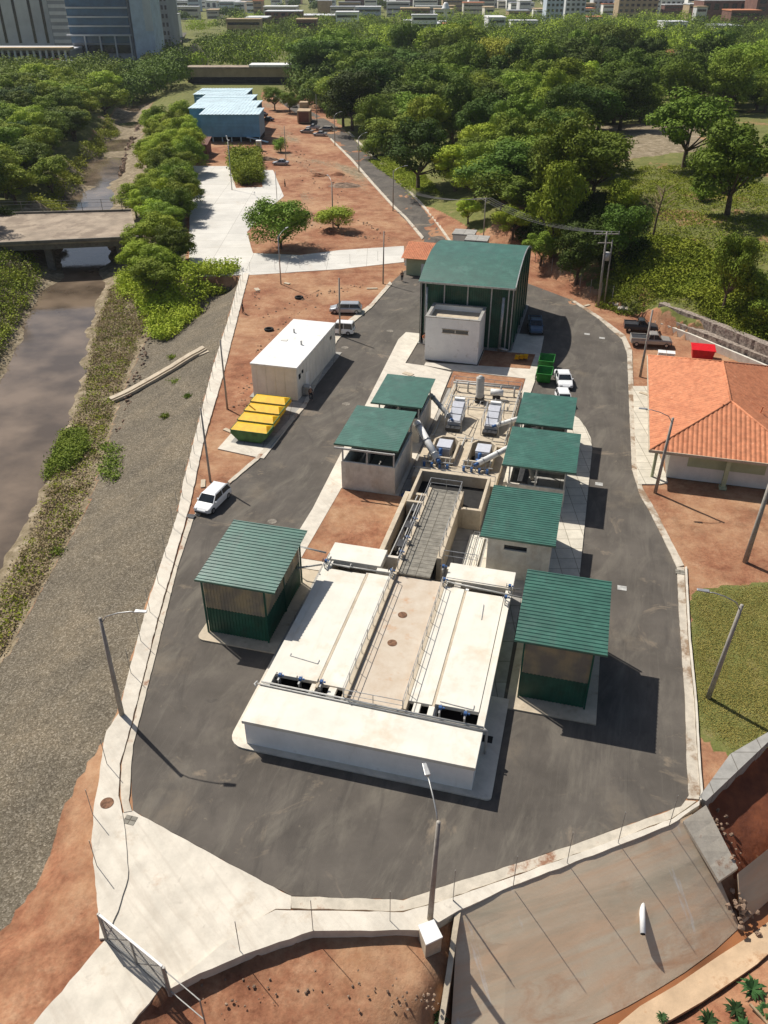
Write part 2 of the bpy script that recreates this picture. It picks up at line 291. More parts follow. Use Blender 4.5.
def rough_edge(poly, step=.5, amp=.05, seed=1):
    rg = random.Random(seed); out = []
    for i in range(len(poly)):
        a, b = Vector(poly[i]), Vector(poly[(i + 1) % len(poly)]); d = (b - a).length; n = max(1, int(d / step))
        for k in range(n):
            p = a.lerp(b, k / n)
            out.append((p.x + rg.uniform(-amp, amp), p.y + rg.uniform(-amp, amp)))
    return out
def slab(name, poly, z0, z1, m, rough=0, step=.6, **k):
    if rough: poly = rough_edge(poly, step, rough, len(name))
    return MB().prism(poly, z0, z1).build(name, m, **k)
def smoothstep(a, b, x):
    t = np.clip((x - a) / (b - a), 0, 1); return t * t * (3 - 2 * t)
def inpoly(X, Y, poly):
    r = np.zeros(X.shape, bool); n = len(poly); j = n - 1
    for i in range(n):
        xi, yi = poly[i]; xj, yj = poly[j]
        if yi != yj:
            c = ((yi > Y) != (yj > Y)) & (X < (xj - xi) * (Y - yi) / (yj - yi) + xi); r ^= c
        j = i
    return r
def vnoise(X, Y, s, seed=0):   # smooth value noise
    xs, ys = X / s + seed * 17.3, Y / s + seed * 9.1
    xi, yi = np.floor(xs), np.floor(ys); fx, fy = xs - xi, ys - yi; fx = fx * fx * (3 - 2 * fx); fy = fy * fy * (3 - 2 * fy)
    def h(a, b):
        t = np.sin(a * 127.1 + b * 311.7 + seed * 74.7) * 43758.5453; return t - np.floor(t)
    return (h(xi, yi) * (1 - fx) + h(xi + 1, yi) * fx) * (1 - fy) + (h(xi, yi + 1) * (1 - fx) + h(xi + 1, yi + 1) * fx) * fy
def fbm(X, Y, s, seed=0): return (vnoise(X, Y, s, seed) * .5 + vnoise(X, Y, s / 2.1, seed + 1) * .27 + vnoise(X, Y, s / 4.3, seed + 2) * .15 + vnoise(X, Y, s / 9, seed + 3) * .08) * 2 - 1
# ---------------------------------------------------------------- terrain
WL = -5.5          # river level
CTRL = []
def ctl(pts, z=None, step=3.0, closed=False):
    ws = []
    for p in pts:
        zz = p[2] if len(p) > 2 else z; ws.append(at(p[0], p[1], zz))
    for i in range(len(ws) - 1):
        a, b = ws[i], ws[i + 1]; st = step * max(1, (a.y + b.y) / 2 / 60); n = max(1, int((b - a).length / st))
        for k in range(n): CTRL.append(tuple(a.lerp(b, k / n)))
    CTRL.append(tuple(ws[-1]))
LEFT_OUT = [(240, 276), (230, 313), (213, 366), (200, 416), (183, 483), (178, 512), (147, 605), (124, 690), (119, 713), (106.6, 731), (103.7, 743), (99, 778), (94, 807), (92, 841), (94, 870), (97, 901), (100, 938)]
ctl([(150, 60), (175, 100), (186, 168), (186, 278), (240, 279)], 0)
ctl(LEFT_OUT + [(60, 975), (20, 1020), (-40, 1100)], -.12)
RIVR = [(-60, 660), (0, 575), (33, 512), (60, 450), (80, 380), (95, 320), (106, 283), (112, 250), (112, 215), (114, 190), (125, 160), (137, 130), (140, 105), (146, 70)]
ctl(RIVR, WL + .1)
ctl([(-90, 640), (-30, 560), (10, 500), (35, 430), (55, 360), (70, 300), (85, 260), (85, 235), (85, 200), (100, 165), (122, 130), (130, 100), (136, 70)], -6.8, 5)
RIVL = [(-150, 600), (-60, 470), (0, 372), (10, 348), (20, 325), (38, 292), (55, 270), (58, 240), (58, 212), (66, 185), (90, 152), (115, 126), (122, 100), (130, 70)]
ctl(RIVL, WL + .1)
ctl([(-200, 420), (-90, 330), (-10, 250), (5, 214), (38, 200), (50, 170), (75, 140), (100, 112), (108, 90), (118, 66)], 0, 5)
ctl([(237, 300), (165, 330), (128, 400), (108, 450), (86, 515), (50, 575), (18, 635), (-12, 690), (-80, 800)], -4.2)
ctl([(60, 850), (20, 930), (-20, 1000)], -1.6)
ctl([(98, 800), (60, 900), (0, 960)], -.5)
# south: soil, sloped canal side, canal, far bank
ctl([(105, 940), (70, 975), (33, 1024), (0, 1060)], -.02)
ctl([(130, 1026), (157, 992)], -.06)
ctl([(167, 993), (200, 974), (256, 952), (313, 933), (419, 932)], -.55, 2)
ctl([(165, 1010), (220, 1000), (300, 990), (400, 985), (425, 990)], -.8, 2)
ctl([(120, 1080), (250, 1100), (380, 1100)], -1.3, 2)
ctl([(455, 915, -.5), (449, 960, -1.3), (438, 1024, -2.6), (425, 1100, -4)], step=1)
ctl([(466, 915, -.8), (465, 960, -2.4), (460, 1024, -4.1), (450, 1100, -5.2)], step=1)
ctl([(459, 905), (512, 886), (567, 865), (620, 846), (670, 825), (700, 805)], -.25, 2)
ctl([(575, 1010), (640, 975), (700, 930), (768, 868), (830, 810)], -3.6, 2)
ctl([(560, 1044), (592, 1024), (656, 992), (700, 962), (740, 928), (768, 901), (830, 850)], -5.0, 2)
ctl([(560, 1075), (640, 1006), (676, 985), (720, 955), (768, 922), (830, 870)], -5.0, 2)
ctl([(590, 1090), (665, 1024), (703, 1002), (743, 975), (768, 955), (830, 900)], -4.25, 2)
ctl([(650, 1110), (720, 1050), (768, 1010), (840, 950)], -3.2, 2)
ctl([(704, 800), (735, 768), (768, 740), (830, 690)], -.1, 1.5)
ctl([(711, 806), (742, 776), (775, 752), (830, 712)], -1.1, 1.5)
ctl([(735, 866), (768, 840), (830, 800)], -2.6, 2)
# east: soil yard and the hill
ctl([(700, 768), (689, 645), (654, 512), (637, 400), (629, 352), (612, 330), (569, 297), (529, 282)], 0, 3)
ctl([(768, 700), (768, 600), (800, 500), (850, 440)], 0, 6)
ctl([(512, 252), (545, 275), (600, 305), (636, 316), (657, 331), (700, 344), (748, 366), (800, 380), (900, 420)], 0, 3)
ctl([(528, 252, 1.0), (560, 268, 1.2), (605, 290, 1.4), (635, 296, 2.2), (662, 308, 2.9), (700, 319, 2.9), (768, 351, 2.9), (900, 410, 2.9)], step=3)
ctl([(545, 210), (600, 225), (640, 235), (700, 250), (780, 262), (900, 300)], 7, 5)
ctl([(600, 190), (700, 190), (800, 200), (950, 210)], 9.5, 10)
ctl([(560, 150), (700, 130), (900, 130)], 9, 20)
ctl([(450, 235), (430, 205), (400, 175), (370, 150), (330, 118), (300, 95), (270, 75)], 0, 6)
ctl([(480, 190), (440, 160)], 3, 8)
ctl([(450, 100), (600, 90), (800, 90)], 4, 30)
for q in ((300, 250), (330, 200), (300, 150), (280, 110), (420, 260), (350, 300), (450, 330), (300, 400), (400, 500), (600, 450), (300, 700), (500, 600), (600, 800), (350, 850), (200, 880), (220, 200), (240, 120), (680, 560), (720, 640)): ctl([q], 0)
for a in range(0, 360, 12):
    for rr in (700, 1800): 
        p = (rr * math.cos(R(a)), rr * math.sin(R(a)) + 100); CTRL.append((p[0], p[1], 0))
for q in ((-60, 0), (-40, -40), (0, -30), (40, -30), (80, 20), (80, 60), (-100, 60), (-130, 120), (-140, 200), (-160, 330)):
    CTRL.append((q[0], q[1], {(-60, 0): -6.5, (-40, -40): -5, (0, -30): -5, (40, -30): -4, (80, 20): -3}.get(q, 0)))
C_ = []
for c in CTRL:
    if all((c[0] - d[0]) ** 2 + (c[1] - d[1]) ** 2 > .35 for d in C_): C_.append(c)
C_ = np.array(C_); cx, cy, cz = C_[:, 0], C_[:, 1], C_[:, 2]; N_ = len(C_)
D_ = np.sqrt((cx[:, None] - cx) ** 2 + (cy[:, None] - cy) ** 2)
A_ = np.zeros((N_ + 1, N_ + 1)); A_[:N_, :N_] = D_; A_[:N_, N_] = 1; A_[N_, :N_] = 1
W_ = np.linalg.solve(A_, np.append(cz, 0.0))
# level ground: everything built on
PLAT = px([(190, 50), (186, 168), (186, 277), (240, 277)] + LEFT_OUT[1:] + [(33, 1024), (130, 1026), (163, 992), (200, 972), (256, 949), (313, 930), (419, 929), (458, 908), (512, 885), (567, 863), (619, 843), (670, 822), (702, 802), (768, 735), (840, 670), (860, 440), (768, 364), (700, 342), (657, 330), (636, 315), (600, 304), (545, 274), (512, 252), (450, 237), (400, 177), (300, 96), (270, 50)])
PAVED = px([(133, 811), (131, 768), (133, 745), (153, 665), (177, 569), (195, 514), (256, 459), (303, 406), (333, 339), (371, 306), (391, 283), (403, 276), (500, 262), (529, 284), (599, 319), (627, 353), (632, 469), (650, 512), (677, 567), (679, 612), (685, 699), (689, 795), (572, 845), (453, 883), (291, 896), (256, 878)])
SLP = px([(462, 912, -.1), (512, 893, -.1), (619, 852, -.1), (690, 822, -.1), (728, 878, -1.6), (738, 926, -4.4), (685, 972, -4.4), (628, 1006, -4.4), (592, 1024, -4.4), (545, 1050, -4.4), (450, 1085, -4.4)])
SLP2 = px([(742, 876, -2), (768, 853, -2), (838, 804, -2), (838, 840, -4.4), (768, 901, -4.4), (743, 924, -4.4)])
def height(X, Y):
    X = np.asarray(X, float); Y = np.asarray(Y, float); sh = X.shape; x = X.ravel(); y = Y.ravel(); z = np.empty(len(x))
    for i in range(0, len(x), 20000):
        d = np.sqrt((x[i:i + 20000, None] - cx) ** 2 + (y[i:i + 20000, None] - cy) ** 2); z[i:i + 20000] = d @ W_[:N_] + W_[N_]
    pl = inpoly(x, y, PLAT); pv = inpoly(x, y, PAVED)
    z = np.where(pl, 0, z); far = np.clip((y - 60) / 200, 0, 1)
    z = z + fbm(x, y, 5, 3) * np.where(pl, .05, .16 + .3 * far) + fbm(x, y, 1.1, 8) * np.where(pl, .025, .05)
    z = np.where(pv, -.06, z)
    z = np.where(inpoly(x, y, SLP) | inpoly(x, y, SLP2), z - 1.3, z)
    return z.reshape(sh)
def gz(x, y): return float(height(np.array([x]), np.array([y]))[0])
def axis(parts):
    out = [parts[0][0]]
    for a, b, st in parts:
        n = max(1, int(round((b - a) / st))); out += [a + (b - a) * (k + 1) / n for k in range(n)]
    return np.array(out)
def grow(a, b, st, g):
    o = []; x = a
    while x < b: x += st; st *= g; o.append(x)
    return o
xs = axis([(-75, -48, .8), (-48, 40, .4), (40, 70, .8)]); xs = np.concatenate([np.array([-v for v in grow(75, 4500, 1.5, 1.06)])[::-1], xs, np.array(grow(70, 4500, 1.5, 1.06))])
ys = axis([(-60, 12, 4), (12, 100, .4), (100, 160, .6), (160, 300, 1.2)]); ys = np.concatenate([ys, np.array(grow(300, 6000, 1.8, 1.03))])
GX, GY = np.meshgrid(xs, ys); GZ = height(GX, GY)
# what covers the soil, as weights per vertex (gravel, grass, scrub litter / pale dust)
wx = GX + fbm(GX, GY, 3, 21) * .8; wy = GY + fbm(GX, GY, 3, 31) * .8
def zone(poly, soft=True): return inpoly(wx if soft else GX, wy if soft else GY, px(poly)).astype(float)
gravel = zone([(238, 279, -.05), (224, 279, -.3), (196, 291, -1.5), (172, 318, -3), (148, 330, -3.6), (132, 365, -4), (116, 410, -4), (104, 460, -4), (84, 515, -4.2), (58, 562, -4.3), (34, 608, -4.3), (12, 650, -4.3), (-8, 685, -4.3), (-80, 800, -4.3), (-40, 960, -1.5), (0, 915, -.5), (35, 870, -.4), (62, 800, -.3), (85, 765, -.2), (108, 738, -.1), (124, 690), (178, 512), (215, 366)], False)
gravel = np.clip(gravel, 0, 1)
inner = inpoly(GX, GY, px(LEFT_OUT + [(300, 900), (300, 276)]))
gravel = np.where(inner, 0, gravel)
grass = zone([(690, 592), (705, 588), (780, 583), (900, 570), (860, 680), (760, 742), (735, 760), (700, 738), (689, 700)])
grass = np.maximum(grass, zone([(368, 160), (385, 178), (440, 200), (450, 175), (400, 140)]) * .9)
hillg = inpoly(wx, wy, px([(530, 250, 1), (600, 290, 1.5), (640, 300, 2.5), (768, 350, 3), (1000, 470, 3), (1300, 200, 8), (900, 100, 6), (560, 110, 6), (520, 200, 5)])).astype(float)
dust = zone([(700, 160, 8), (650, 165, 8), (600, 172, 8), (560, 160, 8), (600, 120, 8), (700, 125, 8)]) * .9
hd = dust.copy(); grass = np.maximum(grass, hillg * (1 - .5 * (fbm(GX, GY, 9, 5) > .3)))
north = (GY > 150) & (GX < -80); forest = ((GY > 290) | inpoly(GX, GY, px([(400, 190), (260, 60), (520, 60), (700, 110), (560, 220), (480, 240)]))).astype(float)
grass = np.maximum(grass, np.where(north, .75, 0)); grass = np.maximum(grass, forest * .85)
roadsoil = zone([(262, 90), (300, 95), (330, 115), (372, 160), (398, 190), (425, 238), (400, 262), (250, 275), (235, 250), (300, 250), (300, 180), (262, 150)])
grass = np.where(roadsoil > 0, 0, grass); dust = np.where((roadsoil > 0) & (GY > 150), .34 + .42 * fbm(GX * 1.2 + GY * .5, GY * .35, 9, 61), dust)
plat = inpoly(GX, GY, PLAT)
bankz = np.where((~plat) & (GX < -8) & (gravel < .5) & (GY > 28) & (GY < 300), 1, 0).astype(float)
bankz = np.where(GY < 38 + (GX + 22) * 2, bankz * 0, bankz)
dust = np.maximum(dust, bankz * (fbm(GX, GY, 2.5, 41) * .3 + .85))
grass = np.where(hd > .5, .15, grass)
bed = zone([(50, 236, -4), (60, 200, -4), (60, 180, -4), (82, 150, -3), (104, 122, -3), (122, 98, -2), (148, 98, -2), (142, 130, -3), (134, 165, -4), (126, 190, -4), (118, 236, -4)])
grass = np.where(bed > 0, 0, grass); dust = np.maximum(dust, bed)
far = (GY > 500).astype(float); dust = np.where(far > 0, .45 + .4 * fbm(GX, GY, 60, 4), dust)
ny, nx = GX.shape
def gridmesh():
    idx = np.arange(ny * nx).reshape(ny, nx); q = np.stack([idx[:-1, :-1], idx[:-1, 1:], idx[1:, 1:], idx[1:, :-1]], -1).reshape(-1, 4); return q
Q_ = gridmesh(); V_ = np.stack([GX, GY, GZ], -1).reshape(-1, 3)
G_, GR, DU, BK = gravel.ravel(), grass.ravel(), dust.ravel(), bankz.ravel()
def ground_mat():
    m = bpy.data.materials.new('open_ground'); m.use_nodes = True; nt = m.node_tree; nt.nodes.clear(); L = nt.links
    out = _n(nt, 'ShaderNodeOutputMaterial'); b = _n(nt, 'ShaderNodeBsdfPrincipled'); b.inputs['Roughness'].default_value = .95; b.inputs['Specular IOR Level'].default_value = .15; L.new(b.outputs[0], out.inputs[0])
    geo = _n(nt, 'ShaderNodeNewGeometry'); P = geo.outputs['Position']
    at_ = _n(nt, 'ShaderNodeAttribute', attribute_name='cover'); sp = _n(nt, 'ShaderNodeSeparateColor'); L.new(at_.outputs['Color'], sp.inputs[0])
    def noise(s, d=6, r=.65):
        n = _n(nt, 'ShaderNodeTexNoise'); n.inputs['Scale'].default_value = s; n.inputs['Detail'].default_value = d; n.inputs['Roughness'].default_value = r; L.new(P, n.inputs['Vector']); return n.outputs['Fac']
    def ramp(f, stops):
        r = _n(nt, 'ShaderNodeValToRGB'); e = r.color_ramp.elements
        while len(e) < len(stops): e.new(.5)
        for k, (p, c) in enumerate(stops): e[k].position = p; e[k].color = (*c, 1)
        L.new(f, r.inputs['Fac']); return r.outputs['Color']
    def mix(f, a, b_, bt='MIX'):
        x = _n(nt, 'ShaderNodeMix', data_type='RGBA', blend_type=bt)
        if isinstance(f, float): x.inputs[0].default_value = f
        else: L.new(f, x.inputs[0])
        L.new(a, x.inputs[6]); L.new(b_, x.inputs[7]); return x.outputs[2]
    soil = ramp(noise(.35, 8, .72), [(.30, (.15, .06, .032)), (.43, (.26, .11, .06)), (.54, (.33, .155, .085)), (.70, (.44, .26, .155))])
    soil = mix(.5, soil, ramp(noise(3.5, 5), [(.3, (.35, .35, .35)), (.62, (1, 1, 1))]), 'MULTIPLY')
    pf = _n(nt, 'ShaderNodeMapRange'); pf.inputs['From Min'].default_value = .44; pf.inputs['From Max'].default_value = .62; pf.inputs['To Max'].default_value = .75; L.new(noise(.07, 7, .72), pf.inputs['Value'])
    soil = mix(pf.outputs[0], soil, ramp(noise(.9, 6, .7), [(.35, (.36, .20, .105)), (.6, (.47, .30, .175))]))
    df = _n(nt, 'ShaderNodeMapRange'); df.inputs['From Min'].default_value = .58; df.inputs['From Max'].default_value = .70; df.inputs['To Max'].default_value = .7; L.new(noise(.19, 7, .75), df.inputs['Value'])
    soil = mix(df.outputs[0], soil, ramp(noise(2.2, 4), [(.3, (.12, .06, .035)), (.7, (.22, .12, .07))]))
    vo = _n(nt, 'ShaderNodeTexVoronoi'); vo.inputs['Scale'].default_value = 9.5; L.new(P, vo.inputs['Vector'])
    vs = _n(nt, 'ShaderNodeSeparateColor'); L.new(vo.outputs['Color'], vs.inputs[0])
    gv = ramp(vs.outputs[0], [(.0, (.11, .09, .065)), (.4, (.16, .136, .10)), (.75, (.20, .172, .13)), (1.0, (.32, .28, .22))])
    gv = mix(.75, gv, ramp(noise(.16, 6, .75), [(.3, (.48, .48, .48)), (.5, (.78, .76, .72)), (.68, (1.1, 1.03, .92))]), 'MULTIPLY')
    gr = ramp(noise(.55, 8, .75), [(.32, (.10, .105, .03)), (.5, (.15, .16, .045)), (.62, (.21, .19, .07)), (.72, (.30, .21, .12))])
    gr = mix(.5, gr, ramp(noise(6, 3), [(.3, (.45, .45, .45)), (.6, (1, 1, 1))]), 'MULTIPLY')
    du = ramp(noise(.7, 8, .75), [(.3, (.10, .075, .042)), (.5, (.22, .175, .11)), (.68, (.38, .31, .22))])
    def sharpen(ch, seed):
        a = _n(nt, 'ShaderNodeMath', operation='ADD'); L.new(ch, a.inputs[0]); n = _n(nt, 'ShaderNodeMath', operation='MULTIPLY_ADD'); n.inputs[1].default_value = .9; n.inputs[2].default_value = -.45; L.new(noise(1.3 + seed, 5, .7), n.inputs[0]); L.new(n.outputs[0], a.inputs[1])
        r = _n(nt, 'ShaderNodeMapRange'); r.inputs['From Min'].default_value = .42; r.inputs['From Max'].default_value = .58; L.new(a.outputs[0], r.inputs['Value']); return r.outputs[0]
    c = mix(sharpen(sp.outputs[2], .3), soil, du); c = mix(sharpen(sp.outputs[1], .7), c, gr); gf = sharpen(sp.outputs[0], 0); c = mix(gf, c, gv)
    L.new(c, b.inputs['Base Color'])
    hm = _n(nt, 'ShaderNodeMix', data_type='FLOAT'); L.new(gf, hm.inputs[0]); L.new(noise(4, 6, .7), hm.inputs[2]); L.new(vo.outputs['Distance'], hm.inputs[3])
    bp = _n(nt, 'ShaderNodeBump'); bp.inputs['Strength'].default_value = .6; bp.inputs['Distance'].default_value = .10; L.new(hm.outputs[0], bp.inputs['Height']); L.new(bp.outputs[0], b.inputs['Normal'])
    return m
M['ground'] = ground_mat()
fc = Q_; fg = G_[fc].mean(1); fgr = GR[fc].mean(1); fbk = BK[fc].mean(1)
fx = V_[fc][:, :, 0].mean(1); fy = V_[fc][:, :, 1].mean(1)
cls = np.zeros(len(fc), int); cls[fgr > .5] = 1; cls[fbk > .5] = 2; cls[fg > .5] = 3
cls[(hillg.ravel()[fc].mean(1) > .5)] = 4
cls[inpoly(fx, fy, px([(709, 802, -.6), (738, 770, -.6), (770, 744, -.6), (830, 700, -.8), (845, 800, -2.2), (800, 828, -2.2), (768, 847, -2.2), (738, 872, -2.2), (724, 850, -1.6)]))] = 5
for k, nm in enumerate(('soil_ground', 'grass_ground', 'river_bank', 'gravel_slope', 'hillside', 'red_soil_cut')):
    F_ = fc[cls == k]
    if not len(F_): continue
    used, inv = np.unique(F_.ravel(), return_inverse=True); F2 = inv.reshape(-1, 4)
    me = bpy.data.meshes.new(nm); me.from_pydata(V_[used].tolist(), [], F2.tolist())
    ca = me.color_attributes.new('cover', 'FLOAT_COLOR', 'POINT')
    ca.data.foreach_set('color', np.stack([G_[used], GR[used], DU[used], np.ones(len(used))], -1).ravel())
    me.polygons.foreach_set('use_smooth', np.ones(len(F2), bool)); me.materials.append(M['cut_soil' if k == 5 else 'ground'])
    o = bpy.data.objects.new(nm, me); COL.objects.link(o); o['kind'] = 'structure'
# water
def water_mat(name, col, rough=.08):
    m = bpy.data.materials.new(name); m.use_nodes = True; nt = m.node_tree; L = nt.links; b = nt.nodes['Principled BSDF']
    b.inputs['Roughness'].default_value = rough; b.inputs['Specular IOR Level'].default_value = .5; b.inputs['IOR'].default_value = 1.33
    geo = _n(nt, 'ShaderNodeNewGeometry'); n = _n(nt, 'ShaderNodeTexNoise'); n.inputs['Scale'].default_value = .15; n.inputs['Detail'].default_value = 5; L.new(geo.outputs['Position'], n.inputs['Vector'])
    r = _n(nt, 'ShaderNodeValToRGB'); r.color_ramp.elements[0].position = .35; r.color_ramp.elements[0].color = (*[c * .6 for c in col], 1); r.color_ramp.elements[1].position = .65; r.color_ramp.elements[1].color = (*[c * 1.4 for c in col], 1)
    L.new(n.outputs['Fac'], r.inputs['Fac']); L.new(r.outputs[0], b.inputs['Base Color'])
    n2 = _n(nt, 'ShaderNodeTexNoise'); n2.inputs['Scale'].default_value = .9; n2.inputs['Detail'].default_value = 5; L.new(geo.outputs['Position'], n2.inputs['Vector'])
    bp = _n(nt, 'ShaderNodeBump'); bp.inputs['Strength'].default_value = .35; bp.inputs['Distance'].default_value = .03; L.new(n2.outputs['Fac'], bp.inputs['Height']); L.new(bp.outputs[0], b.inputs['Normal'])
    return m
M['water'] = water_mat('brown_river_water', (.135, .10, .07), .07); M['canalwater'] = water_mat('muddy_canal_water', (.23, .095, .04), .3)
MB().prism([(-160, 15), (-24, 15), (-26, 60), (-26, 140), (-45, 200), (-60, 300), (-80, 420), (-230, 420)], WL - .3, WL).build('river_water', 'water')['kind'] = 'structure'
# ---------------------------------------------------------------- paving
def st(o): o['kind'] = 'structure'; return o
AS = px([(133, 811), (131, 768), (133, 745), (153, 665), (177, 569), (195, 514), (228, 482), (256, 459), (303, 406), (320, 372), (333, 341), (345, 326), (371, 306), (391, 283), (404, 271), (440, 258), (500, 258), (529, 284), (569, 299), (599, 319), (622, 339), (627, 353), (629, 400), (632, 469), (640, 495), (650, 512), (665, 542), (677, 567), (679, 612), (685, 699), (687, 768), (689, 795), (681, 806), (572, 845), (512, 865), (453, 883), (403, 900), (291, 896), (256, 878)])
st(slab('asphalt_road', AS, -.2, .02, 'asphalt', .03))
# north access road with kerbs, running away past the guard house
NR = px([(452, 250), (440, 262), (408, 272), (404, 262), (425, 240), (393, 208), (374, 185), (352, 160), (330, 138), (308, 122), (288, 108), (272, 96), (282, 94), (312, 112), (345, 130), (365, 152), (392, 176), (412, 196), (430, 217)])
st(slab('access_road', NR, -.2, .016, 'asphalt', .15))
def strip(name, a, b, z0, z1, m, amp=.03, **k):    # between two pixel polylines
    poly = px(a, z1) + px(b, z1)[::-1]
    return st(slab(name, poly, z0, z1, m, amp, .5, **k))
strip('kerb', [(422, 239), (404, 217), (392, 206), (372, 184), (350, 159), (330, 139)], [(424, 237), (406, 216), (394, 205), (374, 183), (352, 158), (331, 138)], -.1, .14, 'conc_dirty')
strip('kerb', [(455, 250), (432, 217), (413, 196), (393, 176), (366, 151), (346, 130)], [(457, 249), (434, 216), (415, 195), (395, 175), (368, 150), (347, 129)], -.1, .14, 'conc_dirty')
SEAM = [(242, 300), (222, 379), (203, 443), (190, 505), (187.5, 513), (157.5, 619), (131, 725), (120, 764), (119, 795), (123, 815), (127, 848), (128, 878), (118, 911), (106, 938)]
LO = [(240, 276), (230, 313), (213, 366), (200, 416), (183, 483), (178, 512), (147, 605), (124, 690), (119, 713), (106.6, 731), (103.7, 743), (99, 778), (94, 807), (92, 841), (94, 870), (97, 901), (100, 938)]
strip('boundary_pavement', [(245, 273)] + LO[0:1][:0] + LO, [(249, 273)] + SEAM, -.6, .16, 'concrete', .035)
strip('kerb', [(189, 515), (159, 619), (132.5, 725), (121.5, 764), (120.5, 795), (124, 812)], [(195, 514), (177, 569), (153, 665), (133, 745), (131, 768), (129, 800), (132, 811)], -.2, .10, 'conc_dirty', .02)
strip('kerb', [(228, 481), (256, 457), (303, 404), (333, 338), (345, 322), (370, 304), (390, 281)], [(229.5, 483.5), (258, 460), (306, 406), (337, 341), (349, 326), (372, 307), (392, 284)], -.2, .13, 'conc_dirty', .03)
strip('kerb', [(195, 513), (201, 505)], [(199, 516), (205, 508)], -.2, .1, 'conc_dirty', .03)
# gate apron and the ramp beyond it
st(slab('concrete_apron', px([(123, 813), (133, 811), (256, 878), (291, 896), (291, 909), (276, 909), (250, 922), (167, 990), (163, 986), (105, 940), (118, 911), (128, 878), (127, 848)], .06), -.3, .06, 'concrete', .03))
st(slab('pavement', px([(167, 991), (200, 973), (256, 950), (313, 931), (419, 930), (440, 922), (458, 911), (512, 886), (567, 865), (619, 845), (670, 825), (699, 805), (699, 800), (672, 819), (512, 877), (440, 902), (403, 912), (276, 910), (250, 922), (167, 988)], .18), -.5, .18, 'concrete', .03))
strip('kerb', [(291, 896), (403, 900), (453, 883), (512, 865), (572, 845), (660, 814), (681, 806), (686, 800)], [(291, 908), (403, 911), (440, 901), (512, 876), (604, 844), (672, 818), (696, 801)], -.2, .10, 'conc_dirty', .03)
st(slab('ramp', px([(105, 940), (163, 986), (157, 992), (130, 1026), (80, 1090), (-30, 1090), (33, 1024)], .05), -.5, .05, 'concrete', .05))
# eastern kerb, verge strip and house pavement
strip('kerb', [(687, 798), (689, 795), (687, 768), (685, 699), (679, 612), (677, 567)], [(699, 799), (700, 790), (698, 768), (694, 699), (688, 640), (684, 567)], -.2, .10, 'kerb_soiled', .02)
strip('kerb', [(700, 800), (701, 790), (699, 768), (695, 699), (689, 640), (685, 567)], [(701.5, 800), (703, 790), (701, 768), (697, 699), (691, 640), (687, 566)], -.2, .2, 'concrete', .01)
strip('kerb', [(677, 567), (665, 542), (650, 512), (640, 495), (632, 469), (629, 400), (627, 353), (622, 339), (599, 319), (569, 299)], [(684, 565), (671, 540), (656, 511), (643, 488), (637, 469), (634, 400), (632, 350), (625, 335), (601, 317), (571, 298)], -.2, .10, 'kerb_soiled', .02)
st(slab('house_pavement', px([(633, 386), (650, 386), (652, 430), (668, 482), (660, 484), (638, 484), (635, 440)], .13), -.2, .13, 'paver', .02))
# canal side
def ruled(name, top, bot, m, nseg=6, th=.3, amp=0.0):
    A = [at(*p) for p in top]; B = [at(*p) for p in bot]; vs = []; fs = []; rg = random.Random(3)
    for i, (a, b) in enumerate(zip(A, B)):
        for k in range(nseg + 1):
            p = a.lerp(b, k / nseg); vs.append((p.x, p.y, p.z + rg.uniform(-amp, amp)))
    n = nseg + 1; N = len(vs); vs += [(x, y, z - th) for x, y, z in vs]
    for i in range(len(A) - 1):
        for k in range(nseg):
            q = (i * n + k, i * n + k + 1, (i + 1) * n + k + 1, (i + 1) * n + k); fs.append(q); fs.append(tuple(N + j for j in q[::-1]))
    for k in range(nseg):
        fs.append((k, N + k, N + k + 1, k + 1)); e = (len(A) - 1) * n + k; fs.append((e, e + 1, N + e + 1, N + e))
    for i in range(len(A) - 1):
        fs.append((i * n, (i + 1) * n, N + (i + 1) * n, N + i * n)); e = i * n + nseg; fs.append((e, N + e, N + e + n, e + n))
    return MB().add(vs, fs).build(name, m, smooth=False)
top = [(458, 909, .14), (512, 885, .14), (540, 874, .14), (567, 864, .14), (594, 854, .14), (619, 844, .14), (645, 834, .14), (670, 824, .14), (692, 814, .14)]
bot = [(448, 1085, -4.4), (500, 1075, -4.4), (545, 1050, -4.4), (592, 1024, -4.4), (628, 1006, -4.4), (656, 990, -4.4), (685, 972, -4.4), (715, 950, -4.4), (740, 927, -4.4)]
st(ruled('canal_side_slope', top, bot, 'slope'))
st(ruled('canal_side_slope', [(738, 873, -1.95), (768, 849, -1.9), (840, 800, -1.9)], [(741, 925.5, -4.4), (768, 901, -4.4), (840, 840, -4.4)], 'slope'))
st(ruled('canal_water', [(530, 1066, -4.45), (592, 1022, -4.45), (656, 989, -4.45), (700, 960, -4.45), (740, 925, -4.45), (768, 899, -4.45), (830, 846, -4.45)], [(560, 1090, -4.45), (636, 1011, -4.45), (676, 988, -4.45), (720, 957, -4.45), (745, 941, -4.45), (768, 925, -4.45), (830, 875, -4.45)], 'canalwater', 1, .2, 0))
st(ruled('canal_ledge', [(550, 1080, -4.3), (640, 1006, -4.3), (676, 985, -4.3), (720, 955, -4.3), (745, 939, -4.3), (768, 922, -4.3), (830, 872, -4.3)], [(600, 1085, -3.9), (665, 1023, -3.9), (703, 1001, -3.9), (743, 974, -3.9), (757, 964, -3.9), (768, 954, -3.9), (830, 905, -3.9)], 'slope_pale', 3, .3))
st(ruled('chute_slab', [(683, 821, .2), (706, 805, .14)], [(719, 881, -1.98), (738, 868, -1.85)], 'conc_dirty', 4, .25))
w = MB()   # wing wall beside the slope
wt = [(459, 906, .12), (455, 930, -.1), (449, 972, -.9), (441, 1024, -1.9), (425, 1085, -2.9)]
